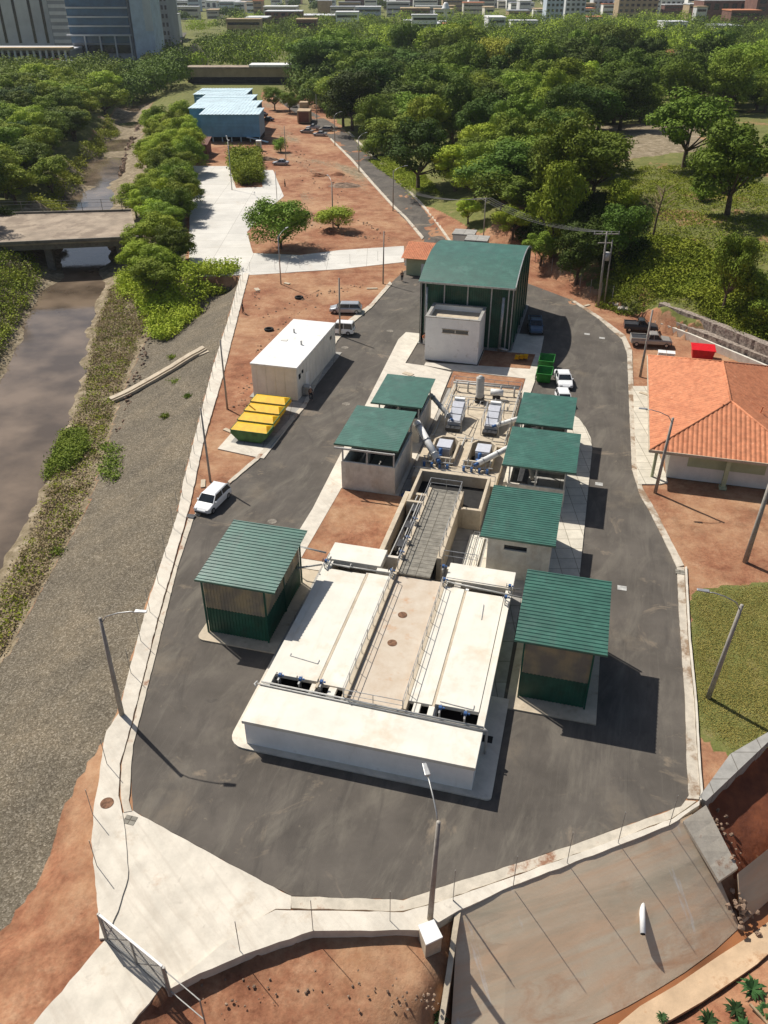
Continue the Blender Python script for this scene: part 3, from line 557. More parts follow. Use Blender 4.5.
WT = [at(*p) for p in wt]
for a, b in zip(WT[:-1], WT[1:]):
    d = (b - a); d.z = 0; d.normalize(); n = Vector((d.y, -d.x, 0)) * .15
    w.add([a - n, b - n, b + n, a + n] + [Vector((q.x, q.y, q.z - 3)) for q in (a - n, b - n, b + n, a + n)], [(0, 1, 2, 3), (7, 6, 5, 4), (0, 4, 5, 1), (2, 6, 7, 3), (0, 3, 7, 4), (1, 5, 6, 2)])
tag(w.build('wing_wall', 'beige'), 'thin concrete wing wall between bare soil and the sloping canal side', 'wall')
# low retaining wall, east corner
w = MB(); a, b = at(701, 799, .2), at(850, 665, .2)
w.prism([tuple(at(699, 797, .2)[:2]), tuple(at(730, 754, .2)[:2]), tuple(at(768, 732, .2)[:2]), tuple(at(850, 665, .2)[:2]), tuple(at(856, 672, .2)[:2]), tuple(at(768, 742, .2)[:2]), tuple(at(706, 801, .2)[:2])], -1.8, .2)
tag(w.build('retaining_wall', 'grey_slab'), 'low grey concrete retaining wall above the dark red soil cut', 'wall')
# ---------------------------------------------------------------- island slabs round the plant
def stp(name, poly, z0, z1, m, **k): return st(MB().prism(poly, z0, z1).build(name, m, site=True, **k))
def rr(x0, x1, y0, y1, r=(0, 0, 0, 0), n=5):   # rounded rectangle, radii for corners SW SE NE NW
    out = []
    for (cx_, cy_, a0, rad) in ((x0 + r[0], y0 + r[0], 180, r[0]), (x1 - r[1], y0 + r[1], 270, r[1]), (x1 - r[2], y1 - r[2], 0, r[2]), (x0 + r[3], y1 - r[3], 90, r[3])):
        if rad == 0: out.append((cx_, cy_))
        else:
            for k in range(n + 1):
                t = R(a0 + 90 * k / n); out.append((cx_ + rad * math.cos(t), cy_ + rad * math.sin(t)))
    return out
def kerbring(poly, z1, w=.14):
    pass
stp('tank_apron', rr(-9.9, 8.1, -4.35, 4.6, (1.2, .3, 0, 0)) , -.2, .15, 'concrete')
stp('tank_apron', [(-9.9, 4.604), (7.7, 4.604), (7.6, 17), (-9.9, 17)], -.2, .146, 'grey_slab')
stp('shed_apron', rr(-16.5, -9.905, 4.9, 15.6, (.6, 0, 0, .4)), -.2, .142, 'beige')
stp('shed_apron', rr(7.95, 14.25, 3.75, 13.7, (.1, 0, 0, .1)), -.2, .142, 'beige')
stp('walkway', [(-9.9, 17.004), (-9.9, 15.7), (-13.7, 15.7), (-13.65, 25), (-14.4, 40), (-15.2, 55), (-16.0, 70), (-15.6, 73), (-13.1, 73), (-13.1, 62), (-10.4, 61.8), (-6.6, 60.6), (-6.4, 52.6), (-6.1, 49.6), (-6.1, 29.4), (-12.05, 29.4), (-12.05, 17.004)], -.2, .14, 'concrete')
stp('walkway', [(7.65, 16), (7.65, 13.8), (9.75, 13.8), (12.15, 13.8)] + [(12.15, 44), (11.9, 46.5), (11.2, 49), (10.3, 51.2), (9.3, 52.2), (3.65, 52.2), (3.65, 17.004), (7.6, 17.004)], -.2, .144, 'paver')
stp('walkway', [(2.95, 52.21), (3.9, 52.21), (4.3, 62), (4.2, 64.6), (3.9, 76.5), (.1, 76.5), (.1, 69.4), (-3.6, 69.2), (-3.6, 63.5), (-10.5, 62.9), (-10.5, 61.9), (-6.5, 61.2), (3.0, 61.0)], -.2, .14, 'concrete')
stp('plant_floor', [(-4.5, 17.004), (3.645, 17.004), (3.645, 52.2), (2.94, 52.2), (2.94, 55.8), (-6.05, 55.8), (-6.05, 29.4), (-4.5, 29.4)], -.2, .10, 'grey_slab')
stp('soil_bed', [(-12.046, 17.1), (-4.55, 17.1), (-5.2, 29.35), (-12.046, 29.35)], -.1, .11, 'ground')
stp('soil_bed', [(-6.3, 55.9), (2.9, 55.9), (2.95, 60.95), (-6.4, 60.95)], -.1, .12, 'ground')
stp('soil_bed', [(-3.55, 63.6), (3.2, 64.2), (3.4, 69.3), (-3.55, 69.1)], -.1, .15, 'ground')
# ---------------------------------------------------------------- the concrete treatment tank
TZ = 2.42
tank = thing('treatment_tank', 'long flat pale concrete tank with a stained central channel and covered side channels', 'tank', -.9, 5, .15)
w = MB()
w.box(-8.6, 6.8, -3.9, -3.6, .1, 2.15).box(-8.6, 6.8, 14.2, 14.4, .1, 1.2).box(-8.6, -8.3, -3.6, 13.9, .1, 2.15).box(6.5, 6.8, -3.6, 13.9, .1, 2.15)
for u0 in (-5.1, -3.0, 1.25, 3.25): w.box(u0, u0 + .25, -3.6, 13.9, .1, 2.14)
w.build('wall', 'whitewall', tank)
MB().box(-8.3, 6.5, -3.6, 14.19, .3, 1.1).build('basin_floor', 'dark', tank)
d = MB().box(-8.72, 6.92, -4.02, -.55, 2.15, TZ); d.build('deck_slab', 'deck', tank, bevel=.02)
def deck(u0, u1, v0, v1, dz=0, m='deck'): MB().box(u0, u1, v0, v1, 2.15 + dz * .1, TZ + dz).build('deck_slab', m, tank, bevel=.02)
deck(-8.72, -8.1, -.54, 16.4, -.02); deck(-8.08, -4.98, .62, 13.3, .05); deck(-4.78, -2.95, .5, 13.55, .03)
deck(1.62, 3.22, .5, 13.4, .03); deck(3.42, 6.4, .62, 13.2, .05); deck(6.42, 6.92, -.54, 14.9, -.02)
deck(-5.28, -4.9, -.54, .42); deck(-4.0, -3.45, -.54, .42); deck(2.0, 2.5, -.54, .42); deck(3.05, 3.45, -.54, .42); deck(-2.9, 1.2, -.54, -.35, .0)
MB().box(-2.55, 1.25, -.34, 14.2, 1.9, 2.16).build('channel_floor', 'deck_stain', tank)
w = MB().box(-2.93, -2.56, -.34, 14.2, 1.95, TZ + .04).box(1.26, 1.6, -.34, 14.2, 1.95, TZ + .04); w.build('channel_kerb', 'beige', tank, bevel=.02)
for v in (9.4, 6.1): MB().cyl(-.95, v, 2.15, 2.19, .36, 20).build('manhole_cover', 'manhole', tank)
for u0, u1 in ((-8.75, -4.05), (1.5, 6.95)):
    MB().box(u0, u1, 14.5 - (.3 if u0 > 0 else 0), 16.9 - (.4 if u0 > 0 else 0), 1.9, TZ + .14).build('inlet_cover', 'deck', tank, bevel=.03)
MB().box(-8.6, -3.0, 16.3, 16.6, .1, 2.3).box(-8.6, -8.3, 14.2, 16.3, .1, 2.14).build('inlet_wall', 'wallc', tank); MB().box(1.3, 6.8, 15.9, 16.2, .1, 2.3).box(6.5, 6.8, 14.2, 15.9, .1, 2.14).build('inlet_wall', 'wallc', tank)
deck(-4.3, -3.0, 13.9, 14.45); deck(2.3, 2.85, 13.45, 14.15); deck(1.62, 1.75, 13.45, 14.15)
# thin joint, pipes and lifting bars on the deck
w = MB().tube([(-8.7, -.42, 2.56), (6.9, -.72, 2.56)], .07).tube([(-8.9, -.62, 2.5), (7.0, -.95, 2.5)], .06).tube([(-9, -.42, 2.5), (-9.1, -.7, 2.5), (-8.9, -.9, 2.5)], .07)
for u in (-8, -5, -2, 1, 4, 6.5): w.bar((u, -.5 - .02 * u, TZ), (u, -.5 - .02 * u, 2.6), .06)
w.tube([(6.9, -.75, 2.5), (7.15, -.75, 2.3), (7.15, -.75, .2)], .09); w.build('scum_pipe', 'pipe', tank, smooth=True)
MB().tube([(1.6, 13.75, 2.65), (8.2, 13.2, 2.65)], .07).tube([(1.6, 14.0, 2.9), (7.6, 13.9, 2.9)], .04).build('feed_pipe', 'pipe', tank, smooth=True)
w = MB().tube([(-7.9, 13.75, 2.6), (-3, 13.75, 2.6)], .06)
w.tube([(-8.9, 14.9, 2.8), (-12.4, 15.2, 2.9), (-12.4, 15.2, .3)], .08).tube([(-8.6, 14.9, 2.8), (-8.6, 13.6, 2.8), (-6.4, 13.4, 2.8), (-6.4, 13.9, 2.8)], .06).tube([(-9, 14.0, 2.2), (-10.8, 12.9, 2.3)], .08)
w.build('feed_pipe', 'pipe', tank, smooth=True)
# grooves shown as low curbs along the cover joints
w = MB().box(-4.97, -4.8, .1, 13.5, 2.2, TZ + .02).box(3.24, 3.40, .1, 13.3, 2.2, TZ - .02); w.build('joint_strip', 'beige', tank)
for a, b in (((-7.7, 2.6), (-5.5, 2.3)), ((-5.5, 2.3), (-5.5, 2.7)), ((-7.7, 2.6), (-7.7, 2.85)), ((3.7, .9), (6.0, .7)), ((6.0, .7), (6.0, 1.1)), ((5.0, 11.8), (5.1, 10))): MB().bar((*a, TZ + .08), (*b, TZ + .08), .05).build('lifting_bar', 'steel', tank)
def rail(name, pts, h=1.05, sp=1.5, parent=None, r=.028, m='steel'):
    w = MB(); pts = [Vector(p) for p in pts]
    for a, b in zip(pts[:-1], pts[1:]):
        w.tube([a + Vector((0, 0, h)), b + Vector((0, 0, h))], r, 6).tube([a + Vector((0, 0, h / 2)), b + Vector((0, 0, h / 2))], r * .8, 6)
        n = max(1, int((b - a).length / sp))
        for k in range(n + 1): p = a.lerp(b, k / n); w.tube([p, p + Vector((0, 0, h))], r, 6)
    return w.build(name, m, parent)
rail('handrail', [(-2.75, 13.5, TZ), (-2.75, -.45, TZ)], parent=tank); rail('handrail', [(1.43, 13.3, TZ), (1.43, -.45, TZ)], parent=tank); rail('handrail', [(-2.7, -.45, TZ), (1.4, -.45, TZ)], h=.9, parent=tank)
# sluice actuators
def sluice(u, v, z, label, rot=0, sc_=1.0, grp='sluice gate lifters on the tank edges'):
    t = thing('sluice_gate_lifter', label, 'gate lifter', u, v, z, rot=0, group=grp)
    w = MB().box(u - .06, u + .02, v - .35, v - .25, z, z + .42).box(u - .06, u + .02, v + .25, v + .35, z, z + .42).box(u - .08, u + .04, v - .4, v + .4, z + .4, z + .47); w.build('frame', 'steel', t)
    MB().cyl(u, v, z - .3, z + .575 * sc_, .03, 8).build('stem', 'steel', t)
    MB().box(u - .11, u + .11, v - .12, v + .12, z + .47, z + .68).tube([(u + .16, v, z + .57), (u + .3, v, z + .57)], .07, 10).build('gearbox', 'blue', t, bevel=.03)
    w = MB(); pts = [(u - .25, v + .15 * math.cos(R(a)), z + .57 + .15 * math.sin(R(a))) for a in range(0, 361, 30)]; w.tube(pts, .02, 6, cap=False).bar((u - .25, v - .2, z + .57), (u - .25, v + .2, z + .57), .02).bar((u - .05, v, z + .57), (u - .26, v, z + .57), .03); w.build('handwheel', 'darkmetal', t)
    return t
for u, v, z, l in ((-7.5, .1, 2.42, 'blue sluice lifter at the far left end of the front opening'), (-6.0, .1, 2.42, 'blue sluice lifter in the middle of the left front opening'), (-4.5, .2, 2.42, 'sluice lifter beside the small square hole left of the channel'),
                   (3.9, -.1, 2.42, 'blue sluice lifter at the inner end of the right front opening'), (5.6, -.2, 2.42, 'blue sluice lifter over the right front opening near the corner'),
                   (-8.5, 13.6, 2.42, 'sluice lifter at the rear left corner beside the green shed'), (-2.9, 13.7, 2.42, 'blue sluice lifter where the channel meets the left inlet cover'), (-2.75, 16.4, 2.42, 'blue sluice lifter left of the footbridge beside the soil bed'), (-2.75, 18.6, 2.42, 'blue sluice lifter on the footbridge edge, second from the tank'), (-2.75, 21.6, 2.42, 'blue sluice lifter on the footbridge edge, farthest from the tank'),
                   (1.1, 15.3, 2.42, 'blue sluice lifter at the right side of the footbridge end'), (1.5, 13.6, 2.42, 'blue sluice lifter right of the channel head'), (6.6, 12.6, 2.42, 'sluice lifter at the rear right corner beside the green shed'), (6.7, 14.2, 2.3, 'sluice lifter on the pipe elbow behind the right cover')):
    sluice(u, v, z, l)
# ---------------------------------------------------------------- footbridge and basins behind the tank
br = thing('footbridge', 'long narrow grey grated footbridge running back from the tank channel', 'footbridge', -1, 14.3, 0)
MB().box(-2.45, .2, 14.22, 28.0, 2.22, 2.4).build('grated_deck', 'grate', br)
w = MB().box(-2.75, -2.46, 14.22, 28, .1, 2.5).box(.21, .62, 16.9, 28, .1, 2.5); w.build('side_beam', 'beige', br)
rail('handrail', [(-2.6, 14.6, 2.5), (-2.6, 28, 2.5), (.4, 28, 2.5), (.4, 17.2, 2.5)], parent=br, r=.035)
rail('handrail', [(.8, 17, 2.3), (3.6, 17, 2.3)], parent=br, r=.03)
bs = thing('inlet_basin', 'narrow deep beige basin with thick pale walls left of the footbridge', 'basin', -3.7, 22, 0)
MB().box(-5.0, -4.55, 17.0, 27.2, -.1, 1.95).box(-5.0, -2.76, 27.2, 27.6, -.1, 1.95).build('wall', 'beige', bs, bevel=.03)
MB().box(-4.54, -2.77, 17.0, 27.19, .0, .16).build('basin_floor', 'dark', bs)
w = MB().tube([(-4.0, 17.3, 1.6), (-3.6, 26.6, 2.2)], .06).tube([(-3.3, 17.3, 2.0), (-3.2, 27.0, 2.3)], .06).tube([(-4.2, 20, .5), (-3.9, 26, .5)], .2); w.build('pipe', 'pipe', bs)
for v in (18.2, 21.2, 24): MB().box(-3.6, -2.9, v, v + 1.1, 1.7, 2.2).build('valve_box', 'darkmetal', bs, bevel=.03)
sp_ = thing('sump_tank', 'open square beige concrete sump with a dark bottom behind the footbridge', 'tank', -.9, 28.5, 0)
w = MB().box(-4.4, -2.8, 25.3, 25.65, .1, 2.3).box(.95, 2.7, 25.3, 25.65, .1, 2.3).box(-4.4, -4.1, 25.65, 31.2, .1, 2.3).box(2.4, 2.7, 25.65, 31.2, .1, 2.3).box(-4.4, 2.7, 31.2, 31.6, .1, 2.3).box(-2.8, .95, 25.35, 25.65, .1, 2.2)
w.build('wall', 'beige', sp_, bevel=.04); MB().box(-4.09, 2.39, 25.66, 31.19, .1, 1.1).build('sump_water', 'dark', sp_)
w = MB().box(2.0, 3.35, 17.5, 24.2, .14, .34); t = thing('slab_walk', 'low white concrete slab walk with thin rails right of the footbridge', 'walkway', 2.7, 21, .1); w.build('slab', 'deck', t)
rail('handrail', [(2.35, 17.6, .34), (2.35, 24, .34), (2.9, 24, .34), (2.9, 17.6, .34)], h=.5, sp=3, parent=t, r=.025)
# screening plant: raised deck with two screens, two lidded boxes, conveyors and pipework
dk = thing('screening_platform', 'raised beige concrete platform carrying the screening machines', 'platform', -1, 42, .1)
w = MB().box(-5.3, 3.2, 31.62, 34.6, .1, 1.25).box(-1.7, -.3, 34.6, 40, .1, 1.3).box(-5.3, 3.2, 40, 55, .1, 1.15).box(-5.6, -4.1, 34.6, 40, .1, .8).box(2.1, 3.2, 34.6, 40, .1, .8)
w.build('deck_slab', 'beige', dk, bevel=.04)
for c in (-3.0, .9):
    w = MB(); ring = [(c + a, 37.6 + b) for a, b in ((-1.3, -2.6), (1.3, -2.6), (1.3, 1.2), (.7, 2.0), (-.7, 2.0), (-1.3, 1.2))]
    for i in range(6):
        p, q = ring[i], ring[(i + 1) % 6]; w.bar((p[0], p[1], 1.0), (q[0], q[1], 1.0), .22, 1.9)
    w.build('basin_wall', 'beige', dk); MB().prism(ring, .1, .3).build('basin_floor', 'dark', dk)
w = MB()
for v in (40.6, 48.4, 51): w.tube([(-5.1, v, 1.4), (3.0, v + .1, 1.4)], .06)
for u in (-4.9, 2.9): w.tube([(u, 40.4, 1.4), (u, 54.5, 1.4)], .06)
for k in range(9): w.tube([(-4.6 + k * .85, 49.0 + .5 * math.sin(k * 2.3), 1.3), (-4.5 + k * .85, 49.4 + .5 * math.sin(k * 2.3), 1.9 + .25 * math.cos(k)), (-4.2 + k * .85, 50.2, 1.5)], .05)
w.tube([(-1.6, 34.8, 1.4), (-1.4, 41, 1.4)], .09).tube([(-.5, 34.8, 1.4), (-.6, 41, 1.4)], .09).tube([(-5, 53, 2.2), (2.9, 53.2, 2.2)], .14).tube([(-5, 54.3, 1.9), (2.9, 54.4, 1.9)], .1)
for u in (-4.6, -3.2, .8, 2.4): w.tube([(u, 53, 1.1), (u, 53, 2.4)], .1)
w.build('pipework', 'pipe', dk, smooth=True)
rail('handrail', [(-5.2, 31.8, 1.25), (3.1, 31.8, 1.25)], parent=dk); rail('handrail', [(-5.2, 52.4, 1.2), (-5.2, 54.8, 1.2), (3.1, 54.8, 1.2), (3.1, 50, 1.2)], parent=dk)
for c, side in ((-3.1, 'left'), (1.0, 'right')):
    t = thing('rotary_screen', 'grey box-shaped screening machine with a ribbed lid, %s of the two' % side, 'machine', c, 45, 1.2, group='screening machines on the platform')
    w = MB().prism([(c - .72, 43.0), (c + .72, 43.0), (c + .72, 46.2), (c - .72, 46.2)], 1.4, [2.0, 2.0, 3.1, 3.1]); w.build('body', 'machine', t, bevel=.05)
    w = MB().prism([(c - .62, 43.15), (c + .62, 43.15), (c + .62, 46.0), (c - .62, 46.0)], [2.0, 2.0, 2.9, 2.9], [2.12, 2.12, 3.12, 3.12]); w.build('lid', 'lid', t, bevel=.03)
    for k in range(2): MB().bar((c - .66, 44.1 + k * 1.0, 2.47 + k * .33), (c + .66, 44.1 + k * 1.0, 2.47 + k * .33), .05).build('lid_strap', 'darkmetal', t)
    MB().box(c - .6, c + .6, 46.25, 46.75, 2.3, 3.35).build('drive_housing', 'white', t, bevel=.04); MB().box(c - .8, c + .8, 42.2, 42.95, 1.3, 1.6).build('outlet_tray', 'darkmetal', t)
    w = MB()
    for du in (-.95, .95):
        for v in (42.3, 44.5, 46.9): w.bar((c + du, v, 1.2), (c + du, v, 3.2), .07)
        w.bar((c + du, 42.3, 2.5), (c + du, 46.9, 2.9), .06).bar((c + du, 42.3, 3.15), (c + du, 46.9, 3.15), .05)
    w.build('support_frame', 'steel', t)
    t = thing('grit_box', 'grey hopper with a white flat lid standing in the %s basin' % side, 'hopper', c + .1, 37.6, .3, group='lidded hoppers in the basins')
    MB().box(c - .65, c + .75, 36.5, 38.3, .3, 2.1).build('body', 'machine', t, bevel=.04); MB().box(c - .7, c + .8, 36.6, 38.4, 2.1, 2.25).build('lid', 'lid', t, bevel=.03)
    w = MB(); w.tube([(c - .4, 35.4, 1.7), (c + .1, 35.4, 1.7)], .3, 12).tube([(c - .1, 35.9, 1.3), (c - .1, 35.9, 2.4)], .2, 12); w.build('motor', 'blue', t, smooth=True)
    w = MB()
    for k in range(7): w.tube([(c - 1.6 + k * .45, 34.3 + .25 * math.sin(k * 2.1), 1.25), (c - 1.5 + k * .45, 34.5 + .3 * math.cos(k), 2.0 + .3 * math.sin(k * 1.3))], .06)
    w.tube([(c - 1.7, 34.2, 1.7), (c + 1.5, 34.3, 1.7)], .07).tube([(c - 1.7, 34.9, 1.9), (c + 1.3, 35.0, 1.9)], .06); w.build('pipe', 'pipe', t)
    for k in range(4): MB().tube([(c - 1.4 + k * .8, 33.9, 1.3), (c - 1.4 + k * .8, 33.9, 1.75)], .14, 8).build('valve', 'blue', t)
def conveyor(a, b, r, label, m='white'):
    a = Vector(a); b = Vector(b); t = thing('screw_conveyor', label, 'conveyor', a.x, a.y, min(a.z, b.z), group='screw conveyors between machines and sheds')
    MB().tube([a, b], r, 14).build('casing', m, t, smooth=True); d = (b - a).normalized(); MB().tube([a - d * .5, a], r * .6, 12).build('motor', 'blue', t, smooth=True)
    for f in (.12, .5, .88):
        p = a.lerp(b, f); MB().tube([p - d * .05, p + d * .05], r * 1.25, 14).build('flange', 'steel', t)
    return t
conveyor((-3.2, 34.2, 2.1), (-6.3, 38.2, 3.9), .38, 'white inclined screw conveyor into the near left shed'); conveyor((1.0, 34.4, 2.1), (4.4, 37.2, 3.3), .3, 'white inclined screw conveyor into the near right shed')
conveyor((-3.6, 43.5, 2.2), (-6.5, 46.5, 3.3), .26, 'grey screw conveyor into the far left shed', 'pipe'); conveyor((1.6, 43.2, 2.1), (4.6, 44.4, 3.0), .26, 'pale screw conveyor into the far right shed', 'white')
t = thing('pressure_vessel', 'shiny grey cylindrical vessel leaning behind the screening machines', 'vessel', -1.4, 51.5, 1.2)
MB().tube([(-1.4, 50.6, 1.8), (-1.4, 50.6, 1.85), (-1.5, 51.0, 3.9), (-1.5, 51.05, 4.1)], .48, 18).build('shell', 'pipe', t, smooth=True)
w = MB().tube([(-1.5, 51.05, 4.05), (-1.5, 51.1, 4.3)], .48, 18, .15); w.build('dome', 'pipe', t, smooth=True)
MB().box(-1.9, -.9, 50.2, 51.2, 1.15, 1.8).build('stand', 'darkmetal', t)
t = thing('white_drum', 'white horizontal drum beside the leaning vessel', 'drum', .4, 51.8, 1.2); MB().tube([(-.3, 51.8, 2.0), (1.2, 51.9, 2.0)], .4, 16).build('shell', 'white', t, smooth=True); MB().box(0, .9, 51.6, 52, 1.15, 1.7).build('saddle', 'darkmetal', t)
# ---------------------------------------------------------------- sheds
def flat_shed(name, label, roof, rz, wall, wz, fb=0, group=None, openfront=True, window=None, bins=True, mroof='green_roof'):
    u0, u1, v0, v1 = wall; t = thing(name, label, 'shed', (u0 + u1) / 2, (v0 + v1) / 2, .14, group=group)
    th = .22; w = MB().box(u0, u1, v0, v0 + th, .12, wz).box(u0, u1, v1 - th, v1, .12, wz).box(u0, u0 + th, v0 + th, v1 - th, .12, wz).box(u1 - th, u1, v0 + th, v1 - th, .12, wz)
    if window:
        w = MB().box(u0, window[0], v0, v0 + th, .12, wz).box(window[1], u1, v0, v0 + th, .12, wz).box(window[0], window[1], v0, v0 + th, .12, window[2]).box(window[0], window[1], v0, v0 + th, window[3], wz)
        w.box(u0, u1, v1 - th, v1, .12, wz).box(u0, u0 + th, v0 + th, v1 - th, .12, wz).box(u1 - th, u1, v0 + th, v1 - th, .12, wz)
        MB().box(window[0], window[1], v0 + .12, v0 + .16, window[2], window[3]).build('window_pane', 'glass', t)
        MB().box(window[0] - .05, window[1] + .05, v0 - .06, v0 - .002, window[2] - .08, window[2]).build('window_sill', 'wallc', t)
    w.build('wall', 'wallc', t, bevel=.02)
    MB().box(u0 + th, u1 - th, v0 + th, v1 - th, .12, .2).build('floor', 'grey_slab', t)
    w = MB()
    for x in (u0 + .15, (u0 + u1) / 2 - .1, u1 - .15):
        for y in (v0 + .12, v1 - .12): w.bar((x, y, wz), (x, y, rz - .02), .14)
    w.bar((roof[0] + .2, v0 + .1, rz - .12), (roof[1] - .2, v0 + .1, rz - .12), .12, .18).bar((roof[0] + .2, v1 - .1, rz - .12), (roof[1] - .2, v1 - .1, rz - .12), .12, .18)
    w.build('roof_frame', 'pipe', t)
    rf = MB().corr(*roof, lambda x, y: rz + (y - roof[2]) * .035, .33, .022 if roof[2] > 30 else .045, 'x').build('roof', mroof, t)
    w = MB().box(roof[0] - .03, roof[1] + .03, roof[2] - .05, roof[2] - .003, rz - .14, rz + .05); w.build('fascia', 'green_roof', rf)
    if bins:
        MB().box(u0 + .9, u0 + 1.9, v0 + 1, v1 - 2, 1.0, 1.9).build('machine', 'darkmetal', t, bevel=.05)
        MB().tube([(u0 + 1.2, v1 - .4, 2.9), ((u0 + u1) / 2 - .4, v0 + .8, 2.4)], .22, 12).build('pipe', 'beige', t, smooth=True)
    return t
flat_shed('open_shed', 'concrete walled shed under a flat green roof, nearer of the two left of the machines', (-12.9, -6.35, 30.1, 38.4), 4.75, (-12.0, -6.5, 29.4, 37.2), 3.25)
flat_shed('open_shed', 'farther shed with a flat green roof left of the machines, close to the white annex', (-11.9, -6.2, 40.3, 47.6), 4.6, (-11.2, -6.5, 40.6, 47.0), 3.1)
flat_shed('open_shed', 'green roofed shed right of the machines whose dark open front shows two bays', (3.75, 10.7, 30.6, 38.2), 4.5, (4.3, 9.9, 31.3, 37.6), 2.1)
flat_shed('open_shed', 'smallest and farthest green roofed shed on the right, beside the parked white cars', (3.95, 9.8, 39.7, 46.8), 4.5, (4.4, 9.2, 40.2, 46.2), 2.8)
flat_shed('blockhouse', 'closed concrete shed with a narrow dark window slot and green roof on the right', (3.55, 9.8, 18.4, 26.3), 4.4, (4.2, 9.5, 18.7, 25.8), 4.2, window=(5.6, 7.5, 3.15, 3.6), bins=False)
def panel_shed(label, roof, rz, wall, split, side):
    u0, u1, v0, v1 = wall; t = thing('panel_shed', label, 'shed', (u0 + u1) / 2, (v0 + v1) / 2, .14)
    up = MB(); lo = MB(); top_ = rz - .15
    def ribs(m_, a, b, fixed, z0, z1, ax, sgn):
        n = int(abs(b - a) / .26)
        for k in range(n):
            x = a + (b - a) * (k + .5) / n
            if ax == 'u': m_.box(x - .05, x + .05, min(fixed, fixed + sgn * .05), max(fixed, fixed + sgn * .05), z0, z1)
            else: m_.box(min(fixed, fixed + sgn * .05), max(fixed, fixed + sgn * .05), x - .05, x + .05, z0, z1)
    for m_, z0, z1 in ((lo, .16, split), (up, split + .02, top_)):
        m_.box(u0, u1, v0, v0 + .04, z0, z1); m_.box(u0, u1, v1 - .04, v1, z0, z1); m_.box(u0, u0 + .04, v0 + .04, v1 - .04, z0, z1); m_.box(u1 - .04, u1, v0 + .04, v1 - .04, z0, z1)
        ribs(m_, u0 + .1, u1 - .1, v0, z0, z1, 'u', -1); ribs(m_, v0 + .1, v1 - .1, u1, z0, z1, 'v', 1); ribs(m_, v0 + .1, v1 - .1, u0, z0, z1, 'v', -1)
    lo.build('lower_cladding', 'green_wall', t); up.build('upper_cladding', 'translucent', t)
    for x in (u0 - .06, u1 + .06):
        for y in (v0 - .1, (v0 + v1) / 2, v1 + .1): MB().bar((x, y, .1), (x, y, rz - .1), .12).build('post', 'green_steel', t)
    MB().bar((u0, v0 - .1, rz - .2), (u1, v0 - .1, rz - .2), .1).build('beam', 'green_steel', t)
    MB().box(u0, u1, v0 + .04, v1 - .04, .14, .2).build('floor', 'grey_slab', t)
    MB().box(u0 + 1.2, u1 - 1.5, v0 + 1.5, v1 - 2, .2, 2.0).build('blower', 'machine', t, bevel=.08)
    rf = MB().corr(*roof, lambda x, y: rz + (y - roof[2]) * .07, .36, .055, 'x').build('roof', 'green_roof', t)
    MB().box(roof[0] - .03, roof[1] + .03, roof[2] - .05, roof[2] - .003, rz - .12, rz + .06).build('gutter', 'green_roof', rf)
    return t
panel_shed('green roofed shed left of the tank with tan upper panels and dark green lower walls', (-16.2, -9.8, 5.6, 13.2), 5.5, (-15.8, -10.85, 6.0, 13.6), 2.6, 0)
panel_shed('green roofed shed right of the tank throwing the broadest shadow on the asphalt', (8.0, 14.2, 4.75, 12.3), 5.65, (8.75, 13.3, 5.1, 12.3), 2.5, 0)
# ---------------------------------------------------------------- the hall and its annex
hl = thing('green_hall', 'tall dark green metal hall with an arched green roof', 'hall', -6.5, 79, 0)
hu0, hu1, hv0, hv1 = -12.9, -.15, 69.6, 89.2; EH = 8.9
def arch(y): t = (y - (hv0 + hv1) / 2) / ((hv1 - hv0) / 2); return EH + 1.95 * (1 - t * t)
w = MB().corr(hu0 - .2, hu1 + .05, hv0 - .5, hv1 + .5, lambda x, y: arch(min(max(y, hv0), hv1)) + .1, .4, .012, 'x', .06); w.build('roof', 'green_roof', hl)
n = 16; ysq = [hv0 + (hv1 - hv0) * k / n for k in range(n + 1)]
for u, nm in ((hu0, 0), (hu1, 1)):
    w = MB()
    for k in range(n): w.add([(u, ysq[k], .1), (u, ysq[k + 1], .1), (u, ysq[k + 1], arch(ysq[k + 1])), (u, ysq[k], arch(ysq[k])), (u + .06, ysq[k], .1), (u + .06, ysq[k + 1], .1), (u + .06, ysq[k + 1], arch(ysq[k + 1])), (u + .06, ysq[k], arch(ysq[k]))], [(0, 1, 2, 3), (7, 6, 5, 4), (0, 4, 5, 1), (2, 6, 7, 3)])
    w.build('gable_wall', 'green_wall', hl)
w = MB().box(hu0 + .3, hu1 - .3, hv0 + .7, hv0 + .76, .1, EH - .1); MB().box(hu0 + .07, hu1, hv1 - .06, hv1, .1, EH).build('rear_wall', 'green_wall', hl)
for k in range(40): x = hu0 + .5 + k * .3; w.box(x, x + .1, hv0 + .64, hv0 + .699, .1, EH - .1)
w.build('front_cladding', 'green_wall', hl)
for u in (-12.8, -12.2, -9.6, -6.4, -3.2, -.9, -.3): MB().bar((u, hv0 + .2, .1), (u, hv0 + .2, EH - .05), .16).build('column', 'pipe', hl)
MB().box(hu0 - .2, hu1 + .2, hv0 - .56, hv0 - .505, EH - .12, EH + .12).build('gutter', 'steel', hl)
w = MB()
for k in range(n): w.bar((hu1 + .1, ysq[k], arch(ysq[k]) - .02), (hu1 + .1, ysq[k + 1], arch(ysq[k + 1]) - .02), .12, .3)
w.build('verge_trim', 'steel', hl)
for v in (73, 76.5, 80, 83.5, 87): MB().bar((hu1 + .12, v, .1), (hu1 + .12, v, arch(v) - .2), .14).build('side_post', 'green_steel', hl)
MB().box(hu0 - .3, hu1 + .5, hv0 - .2, hv1, -.1, .13).build('plinth', 'grey_slab', hl)
